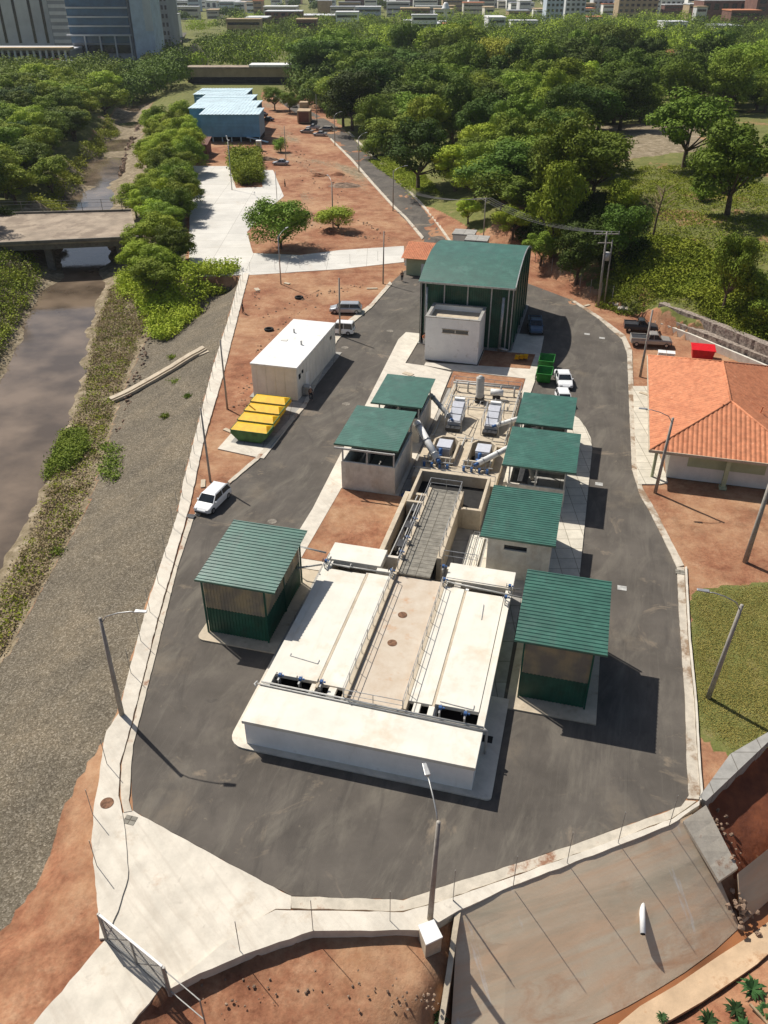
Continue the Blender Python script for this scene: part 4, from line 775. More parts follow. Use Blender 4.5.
w = MB().tube([(-1.6, 69.3, .1), (-1.5, 69.3, 7.6)], .2, 10).tube([(-11.9, 69.3, .1), (-11.9, 69.3, 8.2)], .14, 10).tube([(-1.6, 69.2, .6), (-.4, 68.8, .5)], .2, 10); w.build('duct', 'steel', hl, smooth=True)
an = thing('annex', 'square white flat roofed annex in front of the green hall', 'building', -7.3, 66.6, .1)
a0, a1, b0, b1 = -10.9, -3.75, 63.9, 69.3
def ringwall(x0, x1, y0, y1, z0, z1, t): return MB().box(x0, x1, y0, y0 + t, z0, z1).box(x0, x1, y1 - t, y1, z0, z1).box(x0, x0 + t, y0 + t, y1 - t, z0, z1).box(x1 - t, x1, y0 + t, y1 - t, z0, z1)
w = ringwall(a0, a1, b0, b1, .1, 6.05, .25)
w.build('wall', 'whitewall', an, bevel=.02); ringwall(a0 - .06, a1 + .06, b0 - .06, b1 + .06, 6.052, 6.15, .4).build('coping', 'grey_slab', an)
MB().box(a0 + .25, a1 - .25, b0 + .25, b1 - .25, 5.15, 5.35).build('flat_roof', 'beige', an)
MB().box(-8.6, -5.2, b0 - .02, b0 + .04, 4.15, 4.6).build('window_pane', 'glass', an); MB().box(-6.94, -6.86, b0 - .04, b0 - .021, 4.15, 4.6).build('window_mullion', 'wallc', an)
for q in ((-8.7, -5.1, 4.07, 4.148), (-8.7, -5.1, 4.602, 4.68)): MB().box(q[0], q[1], b0 - .06, b0 - .002, q[2], q[3]).build('window_frame', 'beige', an)
# ---------------------------------------------------------------- white control building, pad and skips
cb = thing('control_building', 'long white panel building with a flat white roof beside the road', 'building', -26, 55, 0)
MB().box(-28.9, -23.1, 47.6, 63.0, .05, 4.15).build('wall', 'panelwall', cb, bevel=.02)
rf = MB().box(-29.0, -23.0, 47.5, 63.1, 4.152, 4.4).build('roof', 'white', cb, bevel=.03)
for u, v in ((-27.2, 58.3), (-24.9, 54.6)): MB().cyl(u, v, 4.4, 4.9, .12, 10).build('vent', 'steel', rf)
MB().box(-27.9, -27.1, 55.2, 55.8, 4.4, 4.46).build('hatch', 'panelwall', rf)
w = MB()
for k in range(13): w.box(-23.098, -23.06, 48.8 + k * 1.15, 48.84 + k * 1.15, .1, 4.14)
for k in range(5): w.box(-28.3 + k * 1.2, -28.26 + k * 1.2, 47.56, 47.598, .1, 4.14)
w.build('panel_seam', 'panelwall', cb)
MB().box(-23.1, -23.05, 50.6, 51.6, .2, 2.4).build('door', 'whitewall', cb); MB().box(-23.1, -23.04, 48.2, 48.8, 2.6, 3.2).build('window', 'glass', cb); MB().box(-23.1, -23.04, 49.3, 49.8, 2.9, 3.3).build('window', 'glass', cb); MB().box(-23.1, -23.04, 60.6, 61.2, 2.9, 3.3).build('window', 'glass', cb)
w = MB().box(-23.0, -22.2, 49, 49.9, .2, 1.3).box(-23.0, -22.3, 50.0, 50.5, .2, 1.0); tag(w.build('air_conditioner', 'steel', site=True, bevel=.03), 'grey air conditioning units against the long white building', 'machine')
stp('building_plinth', [(-29.3, 47.2), (-22.4, 46.9), (-22.4, 63.5), (-29.3, 63.5)], -.2, .09, 'grey_slab')
stp('skip_pad', [(-27.6, 33.9), (-21.9, 33.1), (-21.9, 46.85), (-27.6, 47.1)], -.2, .12, 'concrete')
stp('skip_bay', [(-26.8, 35.6), (-22.0, 35.2), (-22.0, 46.8), (-26.8, 46.8)], .12, .124, 'grey_slab')
def skip(cx_, cy_, label, m='yellow', under='skipgreen', L_=1.75, Wd=1.05, hgt=1.6, rot=0.0, grp='yellow waste skips in a row'):
    """skip with sloping ends; long axis along u"""
    t = thing('waste_skip', label, 'skip', cx_, cy_, .13, group=grp); z0 = .25; z1 = hgt
    prof = [(-L_, z1), (-L_ * 1.02, z1 * .72), (-L_ * .62, z0), (L_ * .62, z0), (L_ * 1.02, z1 * .72), (L_, z1)]
    w = MB(); n_ = len(prof)
    for sy in (-Wd, Wd):
        w.add([(cx_ + x, cy_ + sy, z) for x, z in prof] + [(cx_ + x * .98, cy_ + sy * .94, z) for x, z in prof], [tuple(range(n_)), tuple(range(n_, 2 * n_))[::-1]] + [(i, (i + 1) % n_, n_ + (i + 1) % n_, n_ + i) for i in range(n_)])
    for i in range(n_ - 1):
        (xa, za), (xb, zb) = prof[i], prof[i + 1]; w.add([(cx_ + xa, cy_ - Wd, za), (cx_ + xb, cy_ - Wd, zb), (cx_ + xb, cy_ + Wd, zb), (cx_ + xa, cy_ + Wd, za)], [(0, 1, 2, 3)])
    body = w.build('body', under, t)
    w = MB()   # lid panels / upper shell, faceted
    w.add([(cx_ - L_, cy_ - Wd, z1), (cx_ + L_, cy_ - Wd, z1), (cx_ + L_ * .8, cy_, z1 + .42), (cx_ - L_ * .8, cy_, z1 + .42), (cx_ + L_, cy_ + Wd, z1), (cx_ - L_, cy_ + Wd, z1)], [(0, 1, 2, 3), (3, 2, 4, 5), (0, 3, 5), (1, 4, 2), (0, 5, 4, 1)])
    lid = w.build('lid', m, t)
    w = MB().bar((cx_ - L_, cy_ - Wd, z1), (cx_ + L_, cy_ - Wd, z1), .07).bar((cx_ - L_, cy_ + Wd, z1), (cx_ + L_, cy_ + Wd, z1), .07).bar((cx_ - L_, cy_ - Wd, z1), (cx_ - L_, cy_ + Wd, z1), .1).bar((cx_ + L_, cy_ - Wd, z1), (cx_ + L_, cy_ + Wd, z1), .1)
    w.build('rim', 'skipgreen', t)
    for sy in (-.6, .6):
        for sx in (-.5, .5): MB().tube([(cx_ + sx * L_, cy_ + sy * Wd, .13 + .09), (cx_ + sx * L_, cy_ + sy * Wd + .08, .13 + .09)], .09, 10).build('castor', 'darkmetal', t)
    return t
for k, l in enumerate(('yellow skip nearest the camera with its green underside showing', 'second yellow skip from the near end of the row', 'third yellow skip from the near end of the row', 'fourth yellow skip, standing close to the white building')):
    skip(-24.7 - .12 * k, 37.0 + k * 2.25, l, L_=2.15, Wd=1.02, under='skipgreen' if k == 0 else 'yellow', hgt=1.5 + .09 * k)
def openskip(u, v, label, rot, m='brightgreen'):
    t = thing('open_skip', label, 'skip', u, v, .02, group='green skips beside the walkway'); w = MB(); z1 = 1.5
    a = [(-1.0, -1.3), (1.0, -1.3), (1.0, 1.3), (-1.0, 1.3)]; b = [(-.8, -.75), (.8, -.75), (.8, .75), (-.8, .75)]
    vs = [(u + x, v + y, z1) for x, y in a] + [(u + x, v + y, .15) for x, y in b] + [(u + x * .93, v + y * .95, z1) for x, y in a] + [(u + x * .93, v + y * .93, .25) for x, y in b]
    fs = [(4, 7, 6, 5), (12, 13, 14, 15)]
    for i in range(4): j = (i + 1) % 4; fs += [(i, j, 4 + j, 4 + i), (8 + j, 8 + i, 12 + i, 12 + j), (j, i, 8 + i, 8 + j)]
    w.add(vs, fs).build('body', m, t); w = MB().bar((u - 1.0, v - 1.3, z1), (u + 1.0, v - 1.3, z1), .12).bar((u - 1.0, v + 1.3, z1), (u + 1.0, v + 1.3, z1), .12); w.build('rim', m, t)
    for sy in (-1, 1): MB().bar((u - 1.02, v + sy * .9, .5), (u - 1.02, v + sy * .9, 1.2), .1).build('lifting_lug', 'darkmetal', t)
openskip(5.3, 61.0, 'bright green open skip beside the parked white car', 0); openskip(5.2, 65.2, 'green open skip standing behind the brighter one in the hall shadow', 0)
# yellow barrows between hall and machines
for k in range(3):
    u, v = 1.2 + k * .55, 66.6 + .25 * k; t = thing('wheelbarrow', ('yellow wheelbarrow at the left end of the three by the hall', 'middle yellow wheelbarrow of the three by the hall', 'yellow wheelbarrow at the right end of the three by the hall')[k], 'wheelbarrow', u, v, .15, group='yellow wheelbarrows')
    MB().add([(u - .3, v - .5, .75), (u + .3, v - .5, .75), (u + .3, v + .5, .75), (u - .3, v + .5, .75), (u - .2, v - .3, .4), (u + .2, v - .3, .4), (u + .2, v + .3, .4), (u - .2, v + .3, .4)], [(4, 7, 6, 5), (0, 1, 5, 4), (1, 2, 6, 5), (2, 3, 7, 6), (3, 0, 4, 7)]).build('tray', 'yellow', t)
    w = MB().bar((u - .2, v + .3, .35), (u - .3, v - 1.0, .7), .05).bar((u + .2, v + .3, .35), (u + .3, v - 1.0, .7), .05); w.build('handle', 'yellow', t); MB().tube([(u - .05, v + .6, .34), (u + .05, v + .6, .34)], .19, 12).build('wheel', 'tyre', t)
# blue tarpaulin heap, valve ring
def heap(name, cx_, cy_, z0, rx, ry, h, m, seed=1, site=True, n=18, **k):
    rg = random.Random(seed); w = MB(); vs = [(cx_, cy_, z0 + h)]; fs = []; rings = 4
    for r_ in range(1, rings + 1):
        for i in range(n):
            a = 2 * math.pi * i / n; f = r_ / rings * rg.uniform(.88, 1.12); zz = z0 + h * max(0, (1 - (r_ / rings) ** 1.6)) * rg.uniform(.75, 1.15) if r_ < rings else z0 - .05
            vs.append((cx_ + rx * f * math.cos(a), cy_ + ry * f * math.sin(a), zz))
    for i in range(n):
        fs.append((0, 1 + i, 1 + (i + 1) % n))
        for r_ in range(rings - 1):
            a, b = 1 + r_ * n + i, 1 + r_ * n + (i + 1) % n; fs.append((a, a + n, b + n, b))
    return w.add(vs, fs).build(name, m, site=site, recalc=True)
tag(heap('tarpaulin_heap', -5.0, 29.6, .14, .9, .8, .7, 'bluetarp', 5), 'crumpled blue tarpaulin heap beside the left concrete shed', 'tarpaulin')
# ---------------------------------------------------------------- house with the orange roof
hs = thing('orange_roof_house', 'single storey grey house with a hipped orange clay tile roof', 'house', 25.3, 51, .1)
E0, E1, V0, V1, EZ, RZ = 17.6, 33.0, 38.75, 64.0, 3.6, 6.6
ra, rb = (25.3, 45.9), (25.3, 56.6)
def tiles(P, name, ax):
    """one roof plane as real ribbed tiles: cut into strips across axis ax and lifted in turn"""
    bm = bmesh.new(); vs = [bm.verts.new(p) for p in P]; bm.faces.new(vs); p0, p1, p2 = [Vector(q) for q in P[:3]]; nrm = (p1 - p0).cross(p2 - p0).normalized()
    if nrm.z < 0: nrm = -nrm
    lo = min(q[ax] for q in P); hi = max(q[ax] for q in P); stp_ = .115; k = 1; x = lo + stp_
    no = Vector((1, 0, 0)) if ax == 0 else Vector((0, 1, 0))
    while x < hi - .01:
        c = Vector((0, 0, 0)); c[ax] = x; bmesh.ops.bisect_plane(bm, geom=bm.verts[:] + bm.edges[:] + bm.faces[:], plane_co=c, plane_no=no); x += stp_
    sx = 1 - ax; y = min(q[sx] for q in P) + .42; no2 = Vector((1, 0, 0)) if sx == 0 else Vector((0, 1, 0))
    hi2 = max(q[sx] for q in P)
    while y < hi2:
        c = Vector((0, 0, 0)); c[sx] = y; bmesh.ops.bisect_plane(bm, geom=bm.verts[:] + bm.edges[:] + bm.faces[:], plane_co=c, plane_no=no2); y += .42
    for v in bm.verts:
        i = int(round((v.co[ax] - lo) / stp_)); edge = abs(v.co[ax] - lo - i * stp_) > .02
        ph = (i % 4); v.co += nrm * (0 if edge else (0, .045, .07, .045)[ph])
    me = bpy.data.meshes.new(name); ox, oy, oz = ORG[hs]
    for v in bm.verts: v.co -= Vector((ox, oy, oz))
    bmesh.ops.recalc_face_normals(bm, faces=bm.faces)
    if sum(f.normal.z for f in bm.faces) < 0: bmesh.ops.reverse_faces(bm, faces=bm.faces)
    bm.to_mesh(me); bm.free(); me.materials.append(M['orange_tile']); o = bpy.data.objects.new(name, me); COL.objects.link(o); o.parent = hs; return o
fr = (ra[0], ra[1], RZ); bk = (rb[0], rb[1], RZ)
tiles([(E0, V0, EZ), (E1, V0, EZ), fr], 'roof_slope', 0); tiles([(E0, V1, EZ), (E0, V0, EZ), fr, bk], 'roof_slope', 1); tiles([(E1, V0, EZ), (E1, V1, EZ), bk, fr], 'roof_slope', 1); tiles([(E1, V1, EZ), (E0, V1, EZ), bk], 'roof_slope', 0)
w = MB().tube([fr, bk], .14, 8).tube([(E0, V0, EZ), fr], .13, 8).tube([(E1, V0, EZ), fr], .13, 8).tube([(E0, V1, EZ), bk], .13, 8).tube([(E1, V1, EZ), bk], .13, 8); w.build('ridge_cap', 'orange_tile', hs, smooth=True)
w = MB().box(E0 - .08, E1, V0 - .1, V0 - .01, EZ - .22, EZ + .06).box(E0 - .1, E0 - .01, V0, V1, EZ - .22, EZ + .06).box(E0, E1, V0, V1, EZ - .3, EZ - .2); w.build('eave_board', 'beige', hs)
wl = MB().box(19.8, 32.5, 39.9, 62.5, .1, EZ - .3); wl.build('wall', 'panelwall', hs)
MB().box(21.6, 29.0, 39.82, 39.898, 1.7, EZ - .32).build('window_band', 'creamgreen', hs)
for u in (25.3, 31.5): w = MB().box(u - .2, u + .2, 38.9, 39.3, .1, EZ - .3).box(u - .35, u + .35, 38.75, 39.45, .05, .3); w.build('pillar', 'creamgreen', hs)
MB().cyl(18.4, 39.6, .1, EZ - .3, .16, 12).build('downpipe', 'creamgreen', hs)
for u, v in ((24.4, 45.2), (28.5, 46.5)):
    zz = 5.9 if u < 25 else 5.5; MB().bar((u, v, zz - .2), (u + .1, v, zz + .6), .12).build('vent_pipe', 'orange_tile', hs)
# guard house and booths
gh = thing('guard_house', 'small pale green guard house with an orange tile roof by the entrance', 'house', -19.5, 102, 0)
MB().box(-21.8, -17.2, 99.6, 104.2, .0, 2.9).build('wall', 'creamgreen', gh)
MB().corr(-22.6, -16.9, 99.0, 104.9, lambda x, y: 3.0 + .22 * (y - 99.0), .3, .05, 'y').build('roof', 'orange_tile', gh)
MB().box(-19.2, -18.3, 99.52, 99.598, .1, 2.1).build('door', 'white', gh); MB().box(-21.86, -21.802, 101, 102.6, 1.2, 2.0).build('window', 'glass', gh)
for k, (u, v, l) in enumerate(((-14.5, 113.5, 'tall grey booth, left and farther of the pair behind the hall'), (-11.6, 110, 'tall pale grey booth, right and nearer of the pair behind the hall'))):
    t = thing('utility_booth', l, 'booth', u, v, 0, group='grey booths behind the hall'); MB().box(u - 1.9, u + 1.9, v, v + 3.4, 0, 3.6).build('wall', 'panelwall', t); MB().box(u - 2.05, u + 2.05, v - .15, v + 3.55, 3.602, 3.85).build('roof', 'grey_slab', t); MB().box(u - 1.96, u - 1.902, v + 1, v + 2.2, .1, 2.6).build('door', 'darkmetal', t)
# ---------------------------------------------------------------- vehicles
def loft(secs, m_):      # closed loft through rings of equal length
    n = len(secs[0]); vs = [p for s_ in secs for p in s_]; fs = [tuple(range(n))[::-1], tuple(range((len(secs) - 1) * n, len(secs) * n))]
    for i in range(len(secs) - 1):
        for k in range(n): k2 = (k + 1) % n; fs.append((i * n + k, i * n + k2, (i + 1) * n + k2, (i + 1) * n + k))
    return m_.add(vs, fs)
def car(name, label, paint, x, y, z, head, kind='hatch', L_=4.0, W_=1.7, group=None, cat='car'):
    t = bpy.data.objects.new(name, None); COL.objects.link(t); t.location = (x, y, z); t.rotation_euler = (0, 0, head); ORG[t] = (0, 0, 0); tag(t, label, cat, group)
    h = W_ / 2; hl_ = L_ / 2; pick = kind == 'pickup'; up = .12 if pick else 0
    def sec(X, hw, zb, zt): return [(X, -hw, zb + .06), (X, -hw * .86, zb), (X, hw * .86, zb), (X, hw, zb + .06), (X, hw * 1.0, zt - .2), (X, hw * .93, zt - .03), (X, hw * .82, zt), (X, -hw * .82, zt), (X, -hw * .93, zt - .03), (X, -hw, zt - .2)]
    if pick: st_ = [(-hl_, h * .93, .42, .98), (-hl_ + .1, h, .35, 1.02), (.35, h, .3, 1.03), (hl_ - 1.25, h, .3, 1.03), (hl_ - .35, h * .96, .35, .95), (hl_, h * .82, .42, .72)]
    elif kind == 'sedan': st_ = [(-hl_, h * .84, .38, .82), (-hl_ + .18, h * .96, .26, .94), (-hl_ + .9, h, .2, .96), (.3, h, .2, .93), (hl_ - 1.1, h, .2, .92), (hl_ - .3, h * .94, .24, .76), (hl_, h * .74, .36, .58)]
    else: st_ = [(-hl_, h * .88, .38, .86), (-hl_ + .1, h * .96, .26, .95), (-hl_ + .7, h, .2, .97), (.3, h, .2, .95), (hl_ - .95, h, .2, .93), (hl_ - .28, h * .93, .24, .76), (hl_, h * .74, .36, .58)]
    loft([sec(a, b, c + up, d + up) for a, b, c, d in st_], MB()).build('body', paint, t, smooth=False, bevel=.03)
    def cab(X, hw, zz): return [(X, -hw, zz), (X, hw, zz)]
    if pick: b0_, b1_, r0_, r1_, zt = -.55, hl_ - 1.3, -.35, hl_ - 2.05, 1.78
    elif kind == 'sedan': b0_, b1_, r0_, r1_, zt = -hl_ + .75, hl_ - 1.15, -hl_ + 1.35, hl_ - 1.95, 1.42
    else: b0_, b1_, r0_, r1_, zt = -hl_ + .12, hl_ - 1.0, -hl_ + .5, hl_ - 1.75, 1.5
    zb = .90 + up; hb, ht_ = h * .93, h * .76
    if kind == 'van': zt = 1.75; r0_ = -hl_ + .25
    vs = [(b0_, -hb, zb), (b1_, -hb * .95, zb), (b1_, hb * .95, zb), (b0_, hb, zb), (r0_, -ht_, zt), (r1_, -ht_, zt), (r1_, ht_, zt), (r0_, ht_, zt)]
    MB().add(vs, [(0, 3, 2, 1), (4, 5, 6, 7), (0, 1, 5, 4), (1, 2, 6, 5), (2, 3, 7, 6), (3, 0, 4, 7)]).build('windows', 'glass', t)
    MB().add([(r0_ - .06, -ht_ - .03, zt - .03), (r1_ + .08, -ht_ - .03, zt - .03), (r1_ + .08, ht_ + .03, zt - .03), (r0_ - .06, ht_ + .03, zt - .03), (r0_ + .06, -ht_ + .08, zt + .05), (r1_ - .1, -ht_ + .08, zt + .05), (r1_ - .1, ht_ - .08, zt + .05), (r0_ + .06, ht_ - .08, zt + .05)], [(0, 3, 2, 1), (4, 5, 6, 7), (0, 1, 5, 4), (1, 2, 6, 5), (2, 3, 7, 6), (3, 0, 4, 7)]).build('roof', paint, t)
    w = MB(); mid = (r0_ + r1_) / 2
    for s_ in (-1, 1):
        for (xa, xb) in ((b0_, r0_), (b1_, r1_), (mid + .05, mid)): w.bar((xa, s_ * hb * .985, zb), (xb, s_ * (ht_ + .012), zt), .075, .06)
    w.build('pillars', paint, t)
    for sx in (-1, 1):
        for sy in (-1, 1):
            X = sx * (hl_ - .78); wh = bpy.data.objects.new('wheel', bpy.data.meshes.get('wheel_tyre')) if bpy.data.meshes.get('wheel_tyre') else None
            if wh is None:
                wh = MB().tube([(0, -.11, 0), (0, .11, 0)], .32, 20).build('wheel', 'tyre', t); wh.data.name = 'wheel_tyre'
            else: COL.objects.link(wh); wh.parent = t
            wh.location = (X, sy * (h - .1), .32 + up * .6); rm = bpy.data.meshes.get('wheel_rim_mesh')
            if rm is None:
                r_ = MB().tube([(0, -.122, 0), (0, .122, 0)], .19, 14).build('rim', 'rim', wh); r_.data.name = 'wheel_rim_mesh'
            else: r_ = bpy.data.objects.new('rim', rm); COL.objects.link(r_); r_.parent = wh
    for sy in (-1, 1):
        MB().box(hl_ - .2, hl_ - .02, sy * h * .66 - .15, sy * h * .66 + .15, .56 + up, .72 + up).build('headlight', 'lampglass', t, bevel=.02)
        MB().box(-hl_ - .015, -hl_ + .1, sy * h * .74 - .1, sy * h * .74 + .1, .66 + up, .86 + up).build('taillight', 'taillight', t, bevel=.02)
        MB().box(b1_ - .35, b1_ - .2, sy * (h + .02) - .09, sy * (h + .02) + .09, .92 + up, 1.05 + up).build('mirror', paint, t)
    MB().box(hl_ - .1, hl_ + .03, -h * .7, h * .7, .26 + up, .44 + up).build('bumper', 'darkmetal', t)
    if pick:
        MB().box(-hl_ + .1, -.62, -h * .84, h * .84, .7 + up, 1.045 + up).build('bed_floor', 'darkmetal', t)
        w = MB().box(-hl_, -.6, -h, -h * .86, 1.0 + up, 1.16 + up).box(-hl_, -.6, h * .86, h, 1.0 + up, 1.16 + up).box(-hl_, -hl_ + .1, -h * .86, h * .86, 1.0 + up, 1.16 + up); w.build('bed_side', paint, t)
    return t
def cp(px_, py_, qx, qy): a = at(px_, py_); b = at(qx, qy); return math.atan2(b.y - a.y, b.x - a.x)
c = at(213, 504, .02); car('parked_car', 'white hatchback on the asphalt close to the left pavement', 'cwhite', c.x, c.y, .02, cp(230, 490, 200, 520), 'hatch', 4.5, 1.9)
c = at(563, 383, .02); car('parked_car', 'white car parked beside the bright green skip, its windscreen facing the tank', 'cwhite', c.x, c.y, .02, R(-92), 'sedan', 4.7, 1.9)
c = at(563, 404, .02); car('parked_car', 'white car half hidden behind the smallest green roof', 'cwhite', c.x, c.y, .02, R(-92), 'hatch', 4.0, 1.7)
c = at(535, 330, .02); car('parked_car', 'dark blue pickup in the shade beside the green hall', 'cblue', c.x, c.y, .02, R(-96), 'pickup', 5.4, 2.0, cat='pickup')
c = at(346, 312, .05); car('parked_car', 'silver hatchback parked on the red soil behind the white building', 'csilver', c.x, c.y, .05, R(178), 'hatch', 4.9, 1.9)
c = at(340, 333, .05); car('parked_van', 'white van half hidden behind the flat white roofed building', 'cwhite', c.x, c.y, .05, R(170), 'van', 4.3, 1.75, cat='van')
c = at(650, 345, .05); car('pickup_truck', 'grey pickup with a white cab roof parked by the orange roofed house', 'cgrey', c.x, c.y, .05, R(-8), 'pickup', 5.6, 2.0, cat='pickup')
c = at(640, 331, .05); car('pickup_truck', 'dark flatbed pickup parked behind the grey pickup', 'cdark', c.x, c.y, .05, R(-10), 'pickup', 4.8, 1.8, cat='pickup')
for (a, b, l, pm, kd, hd) in ((281, 165, 'silver car on the red dirt beside the white yard', 'csilver', 'sedan', 178), (307, 133, 'dark car in front of the sand coloured block on the dirt road', 'cgrey', 'sedan', 165), (320, 136, 'pale car nearest the lamp on the dirt road', 'csilver', 'sedan', 172), (294, 107, 'white van parked far along the dirt road under the trees', 'cwhite', 'van', 90), (268, 121, 'dark car beside the blue shed', 'cdark', 'sedan', 160), (537, 80, 'white car in the clearing among the tall trees', 'cwhite', 'hatch', 150), (528, 79, 'pale car left of the white one in the tree clearing', 'csilver', 'hatch', 160), (733, 72, 'pale blue car in front of the red roofed house on the right', 'cblue', 'sedan', 175)):
    c = at(a, b, 0); car('parked_car', l, pm, c.x, c.y, gz(c.x, c.y), R(hd), kd, 4.4, 1.75)
for (a, b, l, pm, kd, hd) in ((262, 116, 'dark car nearest the corner of the blue shed', 'cdark', 'sedan', 150), (313, 130, 'silver pickup second from the left in the row on the dirt road', 'csilver', 'pickup', 170), (326, 131, 'grey car at the right end of the row on the dirt road', 'cgrey', 'hatch', 168), (301, 99, 'pale car under the trees at the far end of the dirt road', 'csilver', 'hatch', 80), (512, 82, 'dark car at the left edge of the clearing among the tall trees', 'cdark', 'sedan', 170)):
    c = at(a, b, 0); car('parked_car', l, pm, c.x, c.y, gz(c.x, c.y), R(hd), kd, 4.6, 1.8)
# red container and small boxes by the house
t = thing('red_bin', 'bright red plastic bin between the house roof and the stone walls', 'bin', 25.2, 74.0, .1)
MB().add([(24.0, 72.9, .1), (26.5, 72.9, .1), (26.5, 75.0, .1), (24.0, 75.0, .1), (23.8, 72.7, 1.5), (26.7, 72.7, 1.5), (26.7, 75.2, 1.5), (23.8, 75.2, 1.5)], [(0, 3, 2, 1), (0, 1, 5, 4), (1, 2, 6, 5), (2, 3, 7, 6), (3, 0, 4, 7), (4, 5, 6, 7)]).build('body', 'red', t, bevel=.05); MB().box(23.7, 26.8, 72.6, 75.3, 1.502, 1.6).build('lid', 'red', t, bevel=.03)
for k, (du, l) in enumerate(((0, 'white box by the grey pickup, the left of two'), (1.15, 'white box by the grey pickup, the right of two'))):
    t = thing('storage_box', l, 'box', 19.9 + du, 72.6, .05, group='white boxes by the pickup'); MB().box(19.5 + du, 20.5 + du, 72.2, 73.2, .05, .85).build('body', 'white', t, bevel=.04); MB().box(19.46 + du, 20.54 + du, 72.16, 73.24, .852, .93).build('lid', 'white', t)
# ---------------------------------------------------------------- poles and lamps
def pole(label, b, tp, h=8.8, arm=None, r0=.17, r1=.1, m='pole', name='street_lamp', cat='street lamp', zb=0.0, double=False):
    B = at(b[0], b[1], zb); T = at(tp[0], tp[1], zb + h)
    if (T - B).xy.length > h * .12: d = (T - B).xy.normalized() * h * .12; T = Vector((B.x + d.x, B.y + d.y, zb + h))
    t = thing(name, label, cat, B.x, B.y, zb, site=False)
    MB().tube([B - Vector((0, 0, .3)), B.lerp(T, .5), T], r0, 12, r1).build('pole', m, t, smooth=True)
    arms = []
    if arm: arms = [at(arm[0], arm[1], zb + h + .7)]
    if arm and double: arms.append(T * 2 - arms[0] + Vector((0, 0, 1.4)))
    for A in arms:
        d = A - T; L2 = d.xy.length
        if L2 > 3.2: A = T + Vector((d.x, d.y, 0)) * (3.0 / L2) + Vector((0, 0, .7))
        d = A - T; pts = [T - Vector((0, 0, .5)), T + Vector((d.x * .15, d.y * .15, .15)), T + Vector((d.x * .45, d.y * .45, .5)), T + Vector((d.x * .75, d.y * .75, .68))]
        ar = MB().tube(pts + [A - d.normalized() * .3], .04, 8).build('arm', 'steel', t, smooth=True)
        e = Vector((d.x, d.y, 0)).normalized(); lm = MB().add([tuple(A - e * .4 + Vector((-e.y, e.x, 0)) * s1 * .16 + Vector((0, 0, dz))) for s1, dz in ((-1, 0), (1, 0), (1, .1), (-1, .1))] + [tuple(A + e * .4 + Vector((-e.y, e.x, 0)) * s1 * .12 + Vector((0, 0, dz))) for s1, dz in ((-1, .02), (1, .02), (1, .1), (-1, .1))], [(0, 1, 2, 3), (7, 6, 5, 4), (0, 4, 5, 1), (1, 5, 6, 2), (2, 6, 7, 3), (3, 7, 4, 0)]).build('lamp_head', 'steel', t, bevel=.03)
    return t, B, T
pole('leaning grey lamp pole standing over the gravel slope at the left pavement', (122, 715), (100, 618), 8.8, (141, 612), .19, .11, zb=.1)
pole('concrete lamp pole in the foreground beside the white plinth', (430, 919), (438.5, 822), 8.4, (426, 770), .17, .11, zb=.15)
pole('concrete lamp pole on the green lawn at the right', (708, 698), (742, 605), 8.8, (703, 591), .19, .12)
pole('lamp pole at the front corner of the orange roofed house', (655, 493), (673, 418), 8.5, (643, 409), .18, .12)
pole('thick concrete pole on the bare red yard in front of the orange roofed house', (745, 562), (772, 478), 8.8, None, .24, .16, name='concrete_pole', cat='pole')
pole('pole behind the orange roof beside the grey pickup', (640, 377), (653, 309), 8.6, None, .17, .11, name='concrete_pole', cat='pole')
pole('thin grey pole behind the white hatchback', (210.5, 482), (200.5, 408), 8.2, None, .13, .08, name='concrete_pole', cat='pole')
pole('thin grey pole on the red soil left of the yellow skips', (227.5, 409), (220, 340), 8.6, None, .13, .08, name='concrete_pole', cat='pole')
pole('pole beside the silver hatchback at the road bend', (340, 336), (339, 278), 8.3, None, .14, .1, name='concrete_pole', cat='pole')
pole('lamp post with a curved arm on red soil below the round tree', (281, 284), (278, 237), 8.0, (291, 226), .11, .07, m='steel')
pole('slim pole beside the pale concrete path near the guard house', (383, 284), (384, 231), 8.5, None, .13, .08, name='concrete_pole', cat='pole')
pole('lamp post at the kerb of the access road beside the dark tree', (393, 211), (394, 177), 8.5, (406, 166), .13, .09)
pole('lamp post on the access road, second from the guard house', (359, 172), (359, 143), 8.5, (370, 132), .13, .09)
pole('lamp post on the access road where the cars stand', (335, 146), (335, 119), 8.5, (341, 112), .13, .09)
pole('thin post at the far end of the access road', (317, 121), (316, 98), 8.5, None, .12, .08, name='concrete_pole', cat='pole')
pole('grey pole on the dirt road between the bushes', (333, 227), (333, 176), 8.5, (322, 171), .15, .1, name='concrete_pole', cat='pole')
pole('dark pole beside the silver car on the dirt', (286, 160), (285, 118), 8.5, None, .12, .08, name='concrete_pole', cat='pole')
pole('double headed pale lamp post at the edge of the green bush', (232, 190), (231, 135), 10.5, (224, 132), .12, .08, m='steel', double=True)
pole('small post at the right edge of the white yard', (277, 200), (276, 168), 6, None, .08, .06, m='steel', name='concrete_pole', cat='pole')
